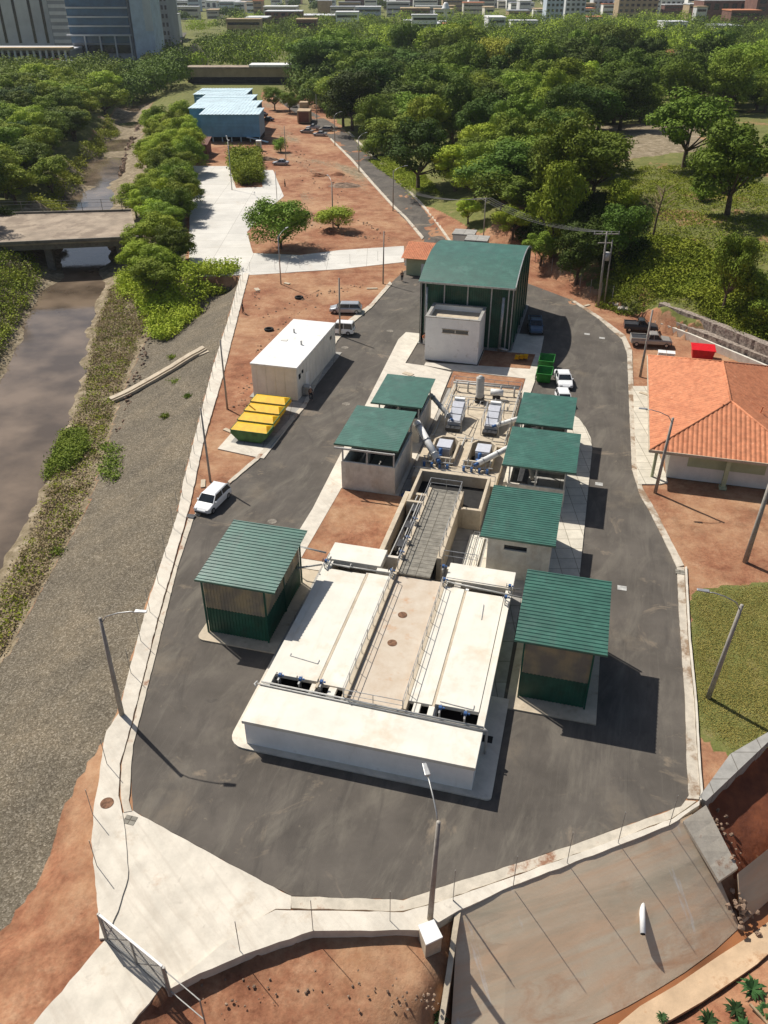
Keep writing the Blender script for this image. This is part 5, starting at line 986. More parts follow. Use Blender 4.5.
# utility pole with cross arms, transformer, and wires
t, B, T = pole('tall utility pole with cross arms and a transformer on the hill side of the road', (598, 307), (607, 232), 11.4, None, .2, .13, name='utility_pole', cat='utility pole')
for dz, wd_ in ((-.3, 1.9), (-1.6, 1.1)): MB().bar(T + Vector((-wd_, 0, dz)), T + Vector((wd_, 0, dz)), .14).build('cross_arm', 'pole', t)
MB().cyl(T.x + .55, T.y, T.z - 4.2, T.z - 3.0, .38, 14).build('transformer', 'pipe', t, smooth=True); MB().bar(T + Vector((-.1, 0, -3.4)), T + Vector((.6, 0, -3.4)), .12).build('bracket', 'steel', t)
for dx in (-1.8, -.7, .7, 1.8): MB().cyl(T.x + dx, T.y, T.z - .23, T.z + .1, .07, 8).build('insulator', 'pipe', t)
t2, B2, T2 = pole('second leaning pole strapped beside the utility pole', (604, 305), (611, 242), 10.4, None, .12, .09, name='concrete_pole', cat='pole')
t3, B3, T3 = pole('slender pole behind the grey booths carrying the wires', (483, 246), (483, 208), 9, None, .13, .09, name='utility_pole', cat='utility pole')
far_ = at(395, 186, 8.5); right_ = at(900, 205, 13)
for k, dx in enumerate((-1.7, -.6, .6, 1.7)):
    w = MB()
    for a, b, sag in ((T + Vector((dx, 0, 0)), T3 + Vector((dx * .6, 0, 0)), 1.3), (T3 + Vector((dx * .6, 0, 0)), far_ + Vector((dx * .5, 0, 0)), 1.2)):
        w.tube([a.lerp(b, i / 12) - Vector((0, 0, sag * 4 * (i / 12) * (1 - i / 12))) for i in range(13)], .028, 4, cap=False)
    tag(w.build('power_line', 'wire'), 'thin overhead wires strung between the utility poles', 'wire', 'overhead wires')
# ---------------------------------------------------------------- fences
def fence(label, pts, h=2.6, sp=3.0, z=.16, strands=5, postr=.022, cat='fence', pm='post', zs=None):
    P_ = [at(p[0], p[1], p[2] if len(p) > 2 else z) for p in pts]; P0 = P_[0]
    t = thing('wire_fence', label, cat, P0.x, P0.y, P0.z, site=False); w = []
    for a, b in zip(P_[:-1], P_[1:]):
        n = max(1, int(round((b - a).length / sp)))
        for k in range(n): w.append(a.lerp(b, k / n))
    w.append(P_[-1])
    for p in w: MB().tube([p, p + Vector((0, 0, h))], postr, 6).build('post', pm, t)
    if strands:
        m_ = MB()
        for s_ in range(strands):
            hh = h * (.15 + .8 * s_ / max(1, strands - 1))
            for a, b in zip(w[:-1], w[1:]): m_.tube([a + Vector((0, 0, hh)), b + Vector((0, 0, hh))], .002, 3, cap=False)
        m_.build('wire', 'wire', t)
    return t
fence('fence of thin bare posts along the top of the gravel slope', [(243, 282), (233, 316), (216, 368), (204, 416), (187, 483), (174, 529), (166, 557), (150, 612), (131, 673), (121, 712)], 2.4, 3.2, strands=0)
fence('short wire fence along the pavement between the leaning pole and the gate', [(107, 764), (93, 815), (97, 866)], 2.4, 99, strands=0)
fence('wire fence on the front pavement above the bare soil', [(240, 951), (313, 930), (390, 921), (453, 900)], 2.8, 99, strands=0)
fence('wire fence on the kerb above the sloping canal side', [(453, 901), (513, 887), (567, 863), (618, 843), (669, 826)], 2.9, 99, strands=0)
fence('pale low fence between the white path and the red soil yard', [(250, 272), (300, 268), (350, 264), (405, 258)], 1.8, 5.0, z=.05, strands=4)
t = fence('grey mesh fence with posts running behind the curb at the top right road', [(535, 262, .8), (560, 276, .8), (590, 293, .7), (612, 300, 1.0)], 2.2, 3, strands=8, postr=.05)
# sliding gate
t = bpy.data.objects.new('sliding_gate', None); COL.objects.link(t); ORG[t] = (0, 0, 0); gA = at(108, 940, .12); gB = at(168, 990, .12); t.location = gA; gd = math.atan2(gB.y - gA.y, gB.x - gA.x); t.rotation_euler = (0, 0, gd)
tag(t, 'grey mesh sliding gate with braced panels standing across the concrete ramp', 'gate'); gl = (gB - gA).length; gh_ = 2.3
w = MB()
for f in (0, .5, 1): w.bar((gl * f, 0, .05), (gl * f, 0, gh_), .09)
w.bar((0, 0, .1), (gl, 0, .1), .09).bar((0, 0, gh_ * .5), (gl, 0, gh_ * .5), .05)
for a, b in ((0, .5), (.5, 1)): w.bar((gl * a, 0, .1), (gl * b, 0, gh_), .05).bar((gl * b, 0, .1), (gl * a, 0, gh_), .05)
w.build('frame', 'post', t); MB().bar((-.05, 0, gh_), (gl + .05, 0, gh_), .11).build('top_rail', 'white', t); MB().box(0, gl, -.012, .012, .1, gh_).build('mesh_panel', 'mesh', t)
w = MB().bar((gl, 0, gh_ - .2), (gl + 2.6, 0, gh_ - .35), .05).bar((gl + 2.6, 0, gh_ - .35), (gl + 2.6, 0, -.4), .06).bar((gl, 0, .1), (gl + 2.6, 0, .05), .05); w.build('counterweight_frame', 'post', t)
for x in (-.15, gl + .15): tag(MB().box(gA.x + math.cos(gd) * x - .06, gA.x + math.cos(gd) * x + .06, gA.y + math.sin(gd) * x - .06, gA.y + math.sin(gd) * x + .06, -.3, 2.45).build('gate_post', 'post'), 'square steel post at the %s end of the sliding gate' % ('left' if x < 0 else 'right'), 'post')
# white meter plinth
t = thing('meter_plinth', 'white topped concrete plinth box at the foot of the front lamp pole', 'plinth', *at(433, 940, -.6)[:2], -.6, site=False); c = at(432, 925, .5)
d = Vector((.95, -.3)); 
def quadprism(px4, z0, z1, nm, m, par): return MB().prism([tuple(at(a, b, z1)[:2]) for a, b in px4], z0, z1).build(nm, m, par, bevel=.02)
quadprism([(419, 926), (433, 921), (442, 937), (426, 944)], -.8, .62, 'body', 'beige', t); quadprism([(418, 925), (434, 919), (443, 937), (426, 945)], .622, .75, 'slab', 'white', t)
# drain pipe poking out of the canal side
a, b = at(642, 899, -2.0), at(643, 934, -2.25); t = thing('outfall_pipe', 'short white pipe sticking out of the sloping canal side', 'pipe', a.x, a.y, -1.6, site=False)
MB().tube([a, b], .17, 14).build('pipe', 'white', t, smooth=True); dd = (b - a).normalized(); MB().tube([b - dd * .02, b + dd * .02], .14, 14).build('bore', 'dark', t)
# chute channel down the gravel
pts = [(208, 348), (160, 372), (112, 400)]; zz = [-1.0, -2.6, -4.1]; t = thing('drain_chute', 'narrow open concrete drain chute running down the gravel slope', 'chute', *at(208, 348, -1)[:2], -1, site=False)
P_ = []
for (a, b) in pts: pass
cA, cB = at(206, 349, 0), at(112, 401, -4.3); cA.z = gz(cA.x, cA.y) + .25; cA = at(206, 349, cA.z); dd = (cB - cA); sd_ = Vector((-dd.y, dd.x, 0)).normalized()
n_ = 14; cl_ = []
for k in range(n_ + 1):
    p = cA.lerp(cB, k / n_); p.z = gz(p.x, p.y) + .3; cl_.append(p)
w = MB(); fl = MB()
for p, q in zip(cl_[:-1], cl_[1:]):
    f0 = 1.0
    for s_, ww in ((-1, .85), (1, .18)): w.bar(p + sd_ * s_ * (.62 if s_ < 0 else .3), q + sd_ * s_ * (.62 if s_ < 0 else .3), ww, .4)
    fl.bar(p - Vector((0, 0, .2)), q - Vector((0, 0, .2)), .6, .1)
w.build('side_wall', 'beige', t); fl.build('channel_bed', 'rubble', t); tp_ = cl_[0]; MB().add([tp_ + sd_ * 1.0, tp_ - sd_ * 1.0, tp_ - sd_ * .6 + dd.normalized() * 1.5, tp_ + sd_ * .6 + dd.normalized() * 1.5] + [x - Vector((0, 0, .4)) for x in (tp_ + sd_ * 1.0, tp_ - sd_ * 1.0, tp_ - sd_ * .6 + dd.normalized() * 1.5, tp_ + sd_ * .6 + dd.normalized() * 1.5)], [(0, 1, 2, 3), (7, 6, 5, 4), (0, 4, 5, 1), (1, 5, 6, 2), (2, 6, 7, 3), (3, 7, 4, 0)]).build('inlet_slab', 'beige', t)
# ---------------------------------------------------------------- stone walls on the hill foot
def pxwall(name, label, cat, pts, z0, z1, th, m, rough=0):
    P_ = [at(a, b, z1) for a, b in pts]; A_, B_ = [], []
    for i, p in enumerate(P_):
        d = (P_[min(i + 1, len(P_) - 1)] - P_[max(i - 1, 0)]).normalized(); n = Vector((-d.y, d.x, 0)) * th; A_.append((p.x, p.y)); B_.append((p.x + n.x, p.y + n.y))
    poly = A_ + B_[::-1]
    if rough: poly = rough_edge(poly, .5, rough, 3)
    return tag(MB().prism(poly, z0, z1).build(name, m), label, cat)
pxwall('retaining_wall', 'pale concrete footing wall below the stone gabions', 'wall', [(655, 321), (690, 334), (748, 358), (800, 380), (880, 412)], -.2, 1.0, .35, 'wallc')
pxwall('gabion_wall', 'lower tier of the stone filled gabion wall', 'stone wall', [(654, 313), (690, 328), (768, 358), (880, 404)], -.2, 1.7, 1.5, 'gabion', .06)
pxwall('gabion_wall', 'upper tier of the stone filled gabion wall under the green vines', 'stone wall', [(659, 303), (700, 318), (768, 346), (880, 392)], .5, 3.0, 1.2, 'gabion', .06)
# ---------------------------------------------------------------- people
def person(label, x, y, z, head, top, legs, hat=None, pose=0):
    t = bpy.data.objects.new('person', None); COL.objects.link(t); t.location = (x, y, z); t.rotation_euler = (0, 0, head); ORG[t] = (0, 0, 0); tag(t, label, 'person')
    s_ = pose
    J = {'pel': (0, 0, .95, .13), 'che': (.02, 0, 1.25, .15), 'nek': (.02, 0, 1.48, .06), 'hd0': (.03, 0, 1.58, .085), 'hd1': (.04, 0, 1.70, .09)}
    for k, sg in (('l', 1), ('r', -1)):
        J['hip' + k] = (0, .1 * sg, .9, .1); J['kne' + k] = (.06 + s_ * .1 * sg, .11 * sg, .5, .065); J['ank' + k] = (s_ * .12 * sg, .11 * sg, .09, .045); J['toe' + k] = (.17 + s_ * .12 * sg, .12 * sg, .04, .035)
        J['sho' + k] = (.0, .19 * sg, 1.41, .065); J['elb' + k] = (-.02, .26 * sg, 1.13, .045); J['wri' + k] = (.14, .26 * sg, .93, .032); J['pal' + k] = (.2, .26 * sg, .87, .035)
        for f in range(4): J['f%d%s' % (f, k)] = (.25 + .01 * (f % 2), (.232 + f * .02) * sg, .80 - .008 * (f in (1, 2)), .011)
        J['th' + k] = (.23, .215 * sg, .86, .012)
    E_ = [('pel', 'che'), ('che', 'nek'), ('nek', 'hd0'), ('hd0', 'hd1')]
    for k in 'lr': E_ += [('pel', 'hip' + k), ('hip' + k, 'kne' + k), ('kne' + k, 'ank' + k), ('ank' + k, 'toe' + k), ('che', 'sho' + k), ('sho' + k, 'elb' + k), ('elb' + k, 'wri' + k), ('wri' + k, 'pal' + k), ('wri' + k, 'th' + k)] + [('pal' + k, 'f%d%s' % (f, k)) for f in range(4)]
    def skin(nm, names, edges, m, grow=0, root='pel'):
        me = bpy.data.meshes.new(nm); ix = {n: i for i, n in enumerate(names)}
        me.from_pydata([J[n][:3] for n in names], [(ix[a], ix[b]) for a, b in edges], []); me.materials.append(M[m]); o = bpy.data.objects.new(nm, me); COL.objects.link(o); o.parent = t
        bm = bmesh.new(); bm.from_mesh(me); ly = bm.verts.layers.skin.verify(); bm.verts.ensure_lookup_table()
        for n, i in ix.items(): r_ = J[n][3] + grow; bm.verts[i][ly].radius = (r_, r_); bm.verts[i][ly].use_root = (n == root)
        bm.to_mesh(me); bm.free(); o.modifiers.new('skin', 'SKIN'); sb = o.modifiers.new('sub', 'SUBSURF'); sb.levels = 1; sb.render_levels = 1; return o
    skin('body', list(J), E_, 'skin')
    skin('shirt', ['pel', 'che', 'shol', 'shor', 'elbl', 'elbr'], [('pel', 'che'), ('che', 'shol'), ('che', 'shor'), ('shol', 'elbl'), ('shor', 'elbr')], top, .018)
    skin('trousers', ['pel', 'hipl', 'hipr', 'knel', 'kner', 'ankl', 'ankr'], [('pel', 'hipl'), ('pel', 'hipr'), ('hipl', 'knel'), ('hipr', 'kner'), ('knel', 'ankl'), ('kner', 'ankr')], legs, .016)
    MB().tube([(.03, 0, 1.66), (.03, 0, 1.72), (.03, 0, 1.79), (.03, 0, 1.82)], .115, 12, .05).build('helmet' if hat else 'hair', hat or 'hair', t, smooth=True)
    return t
c = at(424, 345, .14); person('person in an orange top and pale trousers standing at the corner of the white annex', c.x, c.y, .14, R(-60), 'cl_orange', 'cl_white')
c = at(311, 400, .1); person('person in dark clothes and a white helmet by the long white building', c.x, c.y, .1, R(-70), 'cl_dark', 'cl_dark', 'white', 1)
c = at(243, 313, .05); person('person in dark clothes standing on the red soil beside the pale wall top', c.x, c.y, .03, R(20), 'cl_dark', 'cl_brown', None, 1)
c = at(402, 281, .05); person('person in dark clothes standing on the asphalt beside the guard house', c.x, c.y, .03, R(-90), 'cl_dark', 'cl_dark')
c = at(599, 299, .3); person('person in a pale shirt standing behind the utility pole', c.x, c.y, gz(c.x, c.y), R(-90), 'cl_white', 'cl_brown')
c = at(285, 187, .05); person('person standing on the red dirt beside the white yard', c.x, c.y, .0, R(10), 'cl_brown', 'cl_dark', None, 1)
# ---------------------------------------------------------------- small ground things
for k, (a, b, l) in enumerate(((299, 298, 'black tyre lying on the red soil near the puddle mark'), (269, 330, 'small dark tyre on the red soil behind the white building'))):
    c = at(a, b, .05); t = thing('old_tyre', l, 'tyre', c.x, c.y, .03, site=False); w = MB(); w.tube([(c.x + .55 * math.cos(R(q)), c.y + .55 * math.sin(R(q)), .17) for q in range(0, 361, 24)], .17, 8, cap=False); w.build('ring', 'tyre', t, smooth=True)
MAN = [('round manhole cover on the left pavement above the apron', 107, 803, .42, .17, 'manhole'), ('round manhole ring in the asphalt behind the left panelled shed', 272, 521.5, .45, .03, 'manring'), ('round manhole ring on the left road beside the far left shed', 346, 404, .5, .03, 'manring'), ('pale manhole ring on the left road level with the white building', 345, 347.5, .5, .03, 'manring'), ('manhole ring on the left road beside the silver car', 390, 331, .5, .03, 'manring')]
for l, a, b, r_, z, m in MAN:
    c = at(a, b, z); tag(MB().cyl(c.x, c.y, z - .05, z + .012, r_, 24).build('manhole_cover', m), l, 'manhole cover')
for l, a, b, z, m in (('small square grate on the apron edge under the pavement', 130, 820, .07, 'grate'), ('small pit grate in the kerb beside the white hatchback', 191, 516, .17, 'darkmetal'), ('square pale patch in the asphalt by the right walkway', 599, 484, .03, 'blotch'), ('square drain cover in the asphalt level with the right panelled shed', 622, 588, .03, 'blotch'), ('square grate in the right kerb where the lawn begins', 680, 572, .12, 'grate'), ('rectangular pit in the concrete right of the tank corner', 487, 739, .16, 'dark'), ('pale drain cover on the upper right road, left of two', 587, 334, .03, 'blotch'), ('pale drain cover on the upper right road, right of two', 602, 338, .03, 'blotch')):
    c = at(a, b, z); s_ = .38; tag(MB().box(-s_, s_, -s_ * .8, s_ * .8, 0, .02).build('drain_cover', m), l, 'drain cover'); o = COL.objects[-1]
    o.location = (c.x, c.y, z - .006); o.rotation_euler = (0, 0, A0)
def rocks(name, label, cat, pts, n, size, m, seed, zoff=0):
    rg = random.Random(seed); w = MB(); P_ = [at(*p) for p in pts]
    for i in range(n):
        k = rg.random() * (len(P_) - 1); p = P_[int(k)].lerp(P_[int(k) + 1], k % 1); x, y = p.x + rg.gauss(0, .45), p.y + rg.gauss(0, .45); r_ = size * rg.uniform(.4, 1.3); z = p.z + zoff
        vs = []
        for dz, f in ((-.3, .8), (.35, .9), (.8, .45)):
            for q in range(5): a = 2 * math.pi * q / 5 + rg.random(); vs.append((x + r_ * f * math.cos(a) * rg.uniform(.7, 1.2), y + r_ * f * math.sin(a) * rg.uniform(.7, 1.2), z + r_ * dz * rg.uniform(.7, 1.1)))
        w.add(vs, [(10, 11, 12, 13, 14)] + [(r0 + q, r0 + (q + 1) % 5, r0 + 5 + (q + 1) % 5, r0 + 5 + q) for r0 in (0, 5) for q in range(5)])
    o = w.build(name, m); return tag(o, label, cat, kind='stuff')
rocks('rubble', 'broken concrete rubble below the chute slab', 'rubble', [(728, 880, -2.3), (738, 905, -3.2), (748, 920, -4.1), (752, 918, -4.2)], 26, .2, 'rubble', 4)
rocks('rubble', 'dark clods along the foot of the low grey wall', 'rubble', [(709, 806, -.4), (716, 826, -1.1), (730, 850, -1.6), (738, 868, -2.0)], 50, .12, 'rubble', 5)
rocks('rubble', 'stones lying along the foot of the gravel slope', 'rubble', [(150, 330, -3.7), (128, 400, -4), (112, 480, -4.1), (90, 560, -4.2), (66, 620, -4.2), (45, 655, -4.2)], 220, .24, 'rubble', 6)
rocks('rubble', 'stones and litter on the drying river bed', 'rubble', [(120, 175, -5.3), (128, 150, -5.3), (135, 135, -5.2), (142, 120, -5)], 160, .6, 'rubble', 7)
rocks('rubble', 'pale rocks beside the utility pole', 'rubble', [(612, 303, .4), (622, 308, .4), (630, 312, .3)], 16, .6, 'conc_dirty', 8)
rg = random.Random(77)
DB = [(228, 430, 'pale board lying at the foot of the pole by the skips'), (287, 283, 'pale slab at the foot of the curved lamp post'), (203, 483, 'pale slab on the red soil behind the white hatchback'), (257, 289, 'thin plank on the red soil by the pale wall'), (372, 288, 'small pale plank near the road bend'), (408, 374, 'grey plate on the concrete left of the annex, upper of two'), (411, 378, 'dark plate on the concrete left of the annex, lower of two'), (645, 394, 'small metal frame lying on the house pavement'), (587, 305, 'pale slab beside the utility pole')]
for a, b, l in DB:
    c = at(a, b, .14); an = rg.uniform(0, 3.1); d_ = Vector((math.cos(an), math.sin(an), 0)) * rg.uniform(.5, .9); z = .17 if 400 < a < 420 or a > 640 else .09
    tag(MB().bar(Vector((c.x, c.y, z)) - d_, Vector((c.x, c.y, z)) + d_, rg.uniform(.4, .8), .08).build('board', 'darkmetal' if 'dark' in l else 'beige'), l, 'board')
rocks('rubble', 'stones and clods scattered over the red soil yard by the white building', 'rubble', [(255, 290), (262, 320), (300, 300), (330, 292), (360, 285), (300, 310), (262, 345), (248, 380), (240, 410)], 120, .16, 'rubble', 12)
rocks('rubble', 'debris and clods scattered over the dirt works strip', 'rubble', [(300, 150), (320, 190), (350, 175), (330, 210), (370, 225), (390, 240), (345, 235), (310, 225), (300, 170), (290, 130), (262, 158)], 150, .22, 'rubble', 13)
rocks('rubble', 'pebbles and clods on the bare soil at the bottom', 'rubble', [(200, 1000, -.7), (260, 985, -.7), (330, 990, -.8), (400, 985, -.8), (430, 1000, -1), (380, 1010, -.9)], 70, .09, 'rubble', 14)
# ---------------------------------------------------------------- vegetation
def quads(C, Nrm, size, rg, aspect=.6):
    n = len(C); t = np.cross(Nrm, rg.normal(size=(n, 3))); t /= np.linalg.norm(t, axis=1, keepdims=True) + 1e-9; b = np.cross(Nrm, t)
    s = (size * rg.uniform(.6, 1.3, n))[:, None]; t = t * s * .5; b = b * s * .5 * aspect
    # each leaf spray is a bent, pointed quad
    V = np.stack([C - t, C - b * 1.0 + Nrm * s * .06, C + t, C + b * 1.0 + Nrm * s * .06], 1).reshape(-1, 3); Fq = np.arange(4 * n).reshape(-1, 4); return V, Fq
def leafmesh(name, V, Fq, m):
    me = bpy.data.meshes.new(name); me.vertices.add(len(V)); me.vertices.foreach_set('co', V.ravel()); me.loops.add(Fq.size); me.polygons.add(len(Fq))
    me.loops.foreach_set('vertex_index', Fq.ravel().astype(np.int32)); me.polygons.foreach_set('loop_start', (np.arange(len(Fq)) * 4).astype(np.int32)); me.update(calc_edges=True); me.materials.append(M[m]); return me
def crown_pts(seed, nc, nl, rx, zc, rz, cr, flat=.75, droop=0):
    rg = np.random.default_rng(seed); d = rg.normal(size=(nc, 3)); d[:, 2] = d[:, 2] * .8 + .25; d /= np.linalg.norm(d, axis=1, keepdims=True)
    rad = rg.uniform(.35, 1.0, nc) ** .55 * rg.uniform(.72, 1.12, nc); cc = d * rad[:, None] * np.array([rx, rx, rz]) * .82; cc[:, 2] += zc
    k = rg.integers(0, nc, nl); u = rg.normal(size=(nl, 3)); u[:, 2] += .25; u /= np.linalg.norm(u, axis=1, keepdims=True)
    crs = cr * rg.uniform(.6, 1.25, nc); P = cc[k] + u * (crs[k] * rg.uniform(.55, 1.08, nl))[:, None] * np.array([1, 1, flat])
    if droop: P[:, 2] -= droop * rg.uniform(0, 1, nl) * (np.hypot(P[:, 0], P[:, 1]) / rx) ** 1.5
    Nn = u * 1.1 + rg.normal(size=(nl, 3)) * .38 + np.array([0, 0, .15]); Nn /= np.linalg.norm(Nn, axis=1, keepdims=True); return P, Nn, cc, rg
TREES = {}
def make_tree_kind(key, seed, nc, nl, leaf, rx=4.4, zc=5.4, rz=4.3, cr=1.5, m='leaf', droop=0, trunk=.28, asp=.6):
    P, Nn, cc, rg = crown_pts(seed, nc, nl, rx, zc, rz, cr, droop=droop)
    V, Fq = quads(P, Nn, leaf, rg, asp); cm = leafmesh('crown_' + key, V, Fq, m)
    w = MB(); w.tube([(0, 0, -.6), (.05, .05, 1.2), (.0, .12, zc - rz * .75)], trunk, 8, trunk * .7); top_ = Vector((0, .12, zc - rz * .75))
    order = sorted(range(len(cc)), key=lambda i: cc[i][2])[: min(12, len(cc))]
    for i in order[::1]:
        c = Vector(cc[i]); mid = top_.lerp(c, .5) + Vector((0, 0, -.2)); w.tube([top_ - Vector((0, 0, .2)), mid, c], trunk * .45, 6, trunk * .14)
    tm = w.build('trunk_' + key, 'bark').data; o = COL.objects[-1]; off = o.location.copy(); tm.transform(Matrix.Translation(off)); bpy.data.objects.remove(o)
    TREES[key] = (cm, tm)
for i in range(4): make_tree_kind('a%d' % i, 10 + i, 34, 11000, .34, rx=4.5 + .3 * (i % 2), m='leaf')
for i in range(3): make_tree_kind('d%d' % i, 30 + i, 30, 11000, .34, rx=4.6, rz=4.3, m='leaf_dark')
for i in range(4): make_tree_kind('b%d' % i, 50 + i, 30, 10000, .33, rx=4.3, rz=4.1, cr=1.35, m='leaf_bright')
make_tree_kind('w0', 71, 40, 11000, .38, rx=5.2, zc=6.6, rz=2.6, cr=1.3, m='leaf_willow', droop=3.2, asp=.35)
make_tree_kind('u0', 72, 46, 10000, .36, rx=5.6, zc=7.2, rz=1.6, cr=1.1, m='leaf_dark')
make_tree_kind('r0', 94, 46, 12000, .32, rx=4.6, zc=4.4, rz=4.2, cr=1.5, m='leaf', trunk=.2); make_tree_kind('s0', 95, 16, 4600, .26, rx=2.6, zc=2.6, rz=2.3, cr=1.3, m='leaf_bright', trunk=.12); make_tree_kind('s1', 96, 16, 4600, .26, rx=2.6, zc=2.4, rz=2.2, cr=1.2, m='leaf', trunk=.12)
NT = 0
def tree(key, x, y, h, r, label, group=None, name='tree', rot=None, lean=(0, 0), zoff=0, cat='tree'):
    global NT
    NT += 1; cm, tm = TREES[key]; z = gz(x, y) + zoff; t = bpy.data.objects.new(name, None); COL.objects.link(t); t.location = (x, y, z)
    rg = random.Random(NT); base_h, base_r = (4.9, 2.7) if key[0] == 's' else ((8.6, 5.6) if key in ('w0', 'u0') else (8.4, 5.0) if key == 'r0' else (9.6, 4.7))
    t.rotation_euler = (lean[0], lean[1], rg.uniform(0, 6.28) if rot is None else rot); t.scale = (r / base_r, r / base_r * rg.uniform(.92, 1.08), h / base_h); tag(t, label, cat, group)
    for nm, me in (('crown', cm), ('trunk', tm)): o = bpy.data.objects.new(nm, me); COL.objects.link(o); o.parent = t
    return t
def base(px_, py_):
    z = 0
    for _ in range(6): p = at(px_, py_, z); z = z * .4 + gz(p.x, p.y) * .6
    return at(px_, py_, z)
def ht(px_, py_, kind, top_py, r, label, group=None, name='tree', **k):
    b = base(px_, py_); s_ = b.y * 1.0; h = 0
    for h10 in range(10, 400):
        if proj((b.x, b.y, b.z + h10 / 10))[1] <= top_py: h = h10 / 10; break
    return tree(kind, b.x, b.y, max(h, 1.5), r, label, group, name, **k)
# trees one can point to
HERO = [(418, 189, 'd0', 119, 8.5, 'round dark green tree standing at the right edge of the access road'), (352, 131, 'd1', 62, 10.5, 'tallest dark tree beside the upper access road behind the parked cars'),
        (375, 148, 'a0', 92, 7.0, 'mid green tree between the tallest dark tree and the road bend'), (374, 158, 's1', 133, 4.6, 'low rounded bush tree at the road edge behind the second lamp post'),
        (494, 94, 'w0', 38, 15, 'pale drooping willow-like tree with a visible forked trunk'), (448, 66, 'u0', 28, 17, 'flat umbrella shaped dark tree behind the woods'), (684, 168, 'a1', 84, 10.0, 'broad tree on the hill with a tall dark trunk over the bare clearing'),
        (727, 216, 'a2', 112, 8.5, 'leaning tree on the right of the hill casting deep shade on the lawn'), (552, 262, 'b0', 150, 6.0, 'tall bright green tree directly behind the green hall road'), (592, 200, 'a3', 128, 8.0, 'dense round tree on the hill edge left of the lawn'),
        (560, 205, 'a0', 112, 8.0, 'tree with layered crown behind the bright green one'), (475, 204, 'b1', 150, 6.5, 'bright green tree above the grey booths'), (468, 224, 'b2', 196, 3.4, 'small bright green tree directly behind the grey booths'),
        (281, 249, 'r0', 197, 7.2, 'round green tree at the corner of the white concrete yard'), (338, 230, 's0', 206, 4.6, 'small sprawling tree beside the grey pole on the dirt'), (281, 152, 's1', 137, 2.6, 'small tree right of the blue shed by a dark pole'),
        (275, 110, 'a1', 84, 5.0, 'small tree beside the far dirt road'), (290, 113, 'a3', 90, 4.5, 'small tree in front of the far white van'),
        (576, 284, 'd2', 216, 5.5, 'dark shaded tree behind the utility pole'), (540, 268, 'a2', 232, 4.0, 'low tree at the road edge just right of the hall'), (512, 246, 'b1', 208, 4.5, 'green tree right behind the hall roof'), (618, 262, 'd1', 198, 5.0, 'dark narrow tree at the top of the shaded bank'),
        (722, 312, 'a3', 226, 3.6, 'upright shrubby tree on the vine covered bank'), (745, 308, 's1', 262, 3.6, 'rounded bush on the vine bank right of the upright one'), (618, 218, 's0', 178, 3.2, 'light green small tree left of the bare one'),
        (760, 330, 's1', 296, 3.0, 'bush at the right photo edge above the gabions'), (700, 200, 's1', 186, 2.2, 'small bush on the hill lawn near the stone path'), (705, 178, 's1', 140, 4.0, 'dark bushy shrub at the left foot of the leaning tree')]
for h_ in HERO: ht(*h_)
HX = [(o.location.x, o.location.y) for o in COL.objects if o.get('category') == 'tree']
def scatter(poly, sp0, seed, keys, hr, rr_, label, group, cond=None, ymax=1e9, keep=.6, zp=0, limit=400, grow_=0.0, name='tree'):
    P_ = px(poly, zp); X0, X1 = min(p[0] for p in P_), max(p[0] for p in P_); Y0, Y1 = min(p[1] for p in P_), max(p[1] for p in P_); rg = random.Random(seed); pts = []; y = Y0
    while y < min(Y1, ymax):
        s_ = sp0 * (1 + grow_ * max(0, y - 200) / 200); x = X0 + rg.random() * s_
        while x < X1: pts.append((x + rg.uniform(-.38, .38) * s_, y + rg.uniform(-.38, .38) * s_, s_ / sp0)); x += s_
        y += s_ * .9
    a = np.array(pts); ins = inpoly(a[:, 0], a[:, 1], P_); a = a[ins]; out = []
    for x, y, f in a:
        if any((x - hx) ** 2 + (y - hy) ** 2 < (sp0 * keep) ** 2 for hx, hy in HX): continue
        if cond and not cond(x, y): continue
        qx, qy = proj((x, y, 3))
        if not (-35 < qx < 803): continue
        out.append((x, y, f))
    out = out[:limit]
    for x, y, f in out:
        tree(rg.choice(keys), x, y, rg.uniform(*hr) * f ** .7, rg.uniform(*rr_) * f ** .9, label, group, name)
    return out
WOODS = [(440, 178), (455, 212), (490, 238), (545, 258), (590, 288), (622, 292), (604, 232), (588, 204), (618, 168), (650, 144), (700, 140), (800, 150), (900, 100), (900, 76), (768, 78), (600, 72), (430, 72), (300, 76), (290, 88), (322, 112), (357, 140), (384, 160), (412, 170)]
clear = px([(596, 184), (640, 152), (700, 150), (730, 190), (768, 218), (900, 260), (700, 270), (600, 230)], 7)
clear2 = px([(462, 70), (562, 70), (562, 97), (530, 97), (505, 104), (478, 104)]); clear3 = px([(648, 60), (700, 60), (700, 92), (648, 92)]); clear4 = px([(726, 60), (800, 60), (800, 100), (726, 100)])
def okw(x, y): return not any(bool(inpoly(np.array([x]), np.array([y]), c)[0]) for c in (clear, clear2, clear3, clear4))
n1 = scatter(WOODS, 11.5, 5, ['a0', 'a1', 'a2', 'a3', 'd0', 'd1', 'd2', 'b2', 'a1'], (8.5, 16), (5.2, 9.4), 'leafy green tree in the crowded woods right of the access road', 'trees of the woods right of the road', okw, grow_=.7, limit=150)
BELT = [(150, 82), (186, 74), (194, 110), (199, 170), (196, 215), (184, 262), (172, 292), (148, 292), (133, 262), (128, 222), (138, 182), (150, 140), (152, 110)]
n2 = scatter(BELT, 6.9, 8, ['b0', 'b1', 'b2', 'b3', 'b0', 'a0'], (6.5, 9), (4.0, 5.4), 'bright green tree in the long belt between the stream and the white yard', 'trees of the belt along the stream', limit=52, grow_=.25)
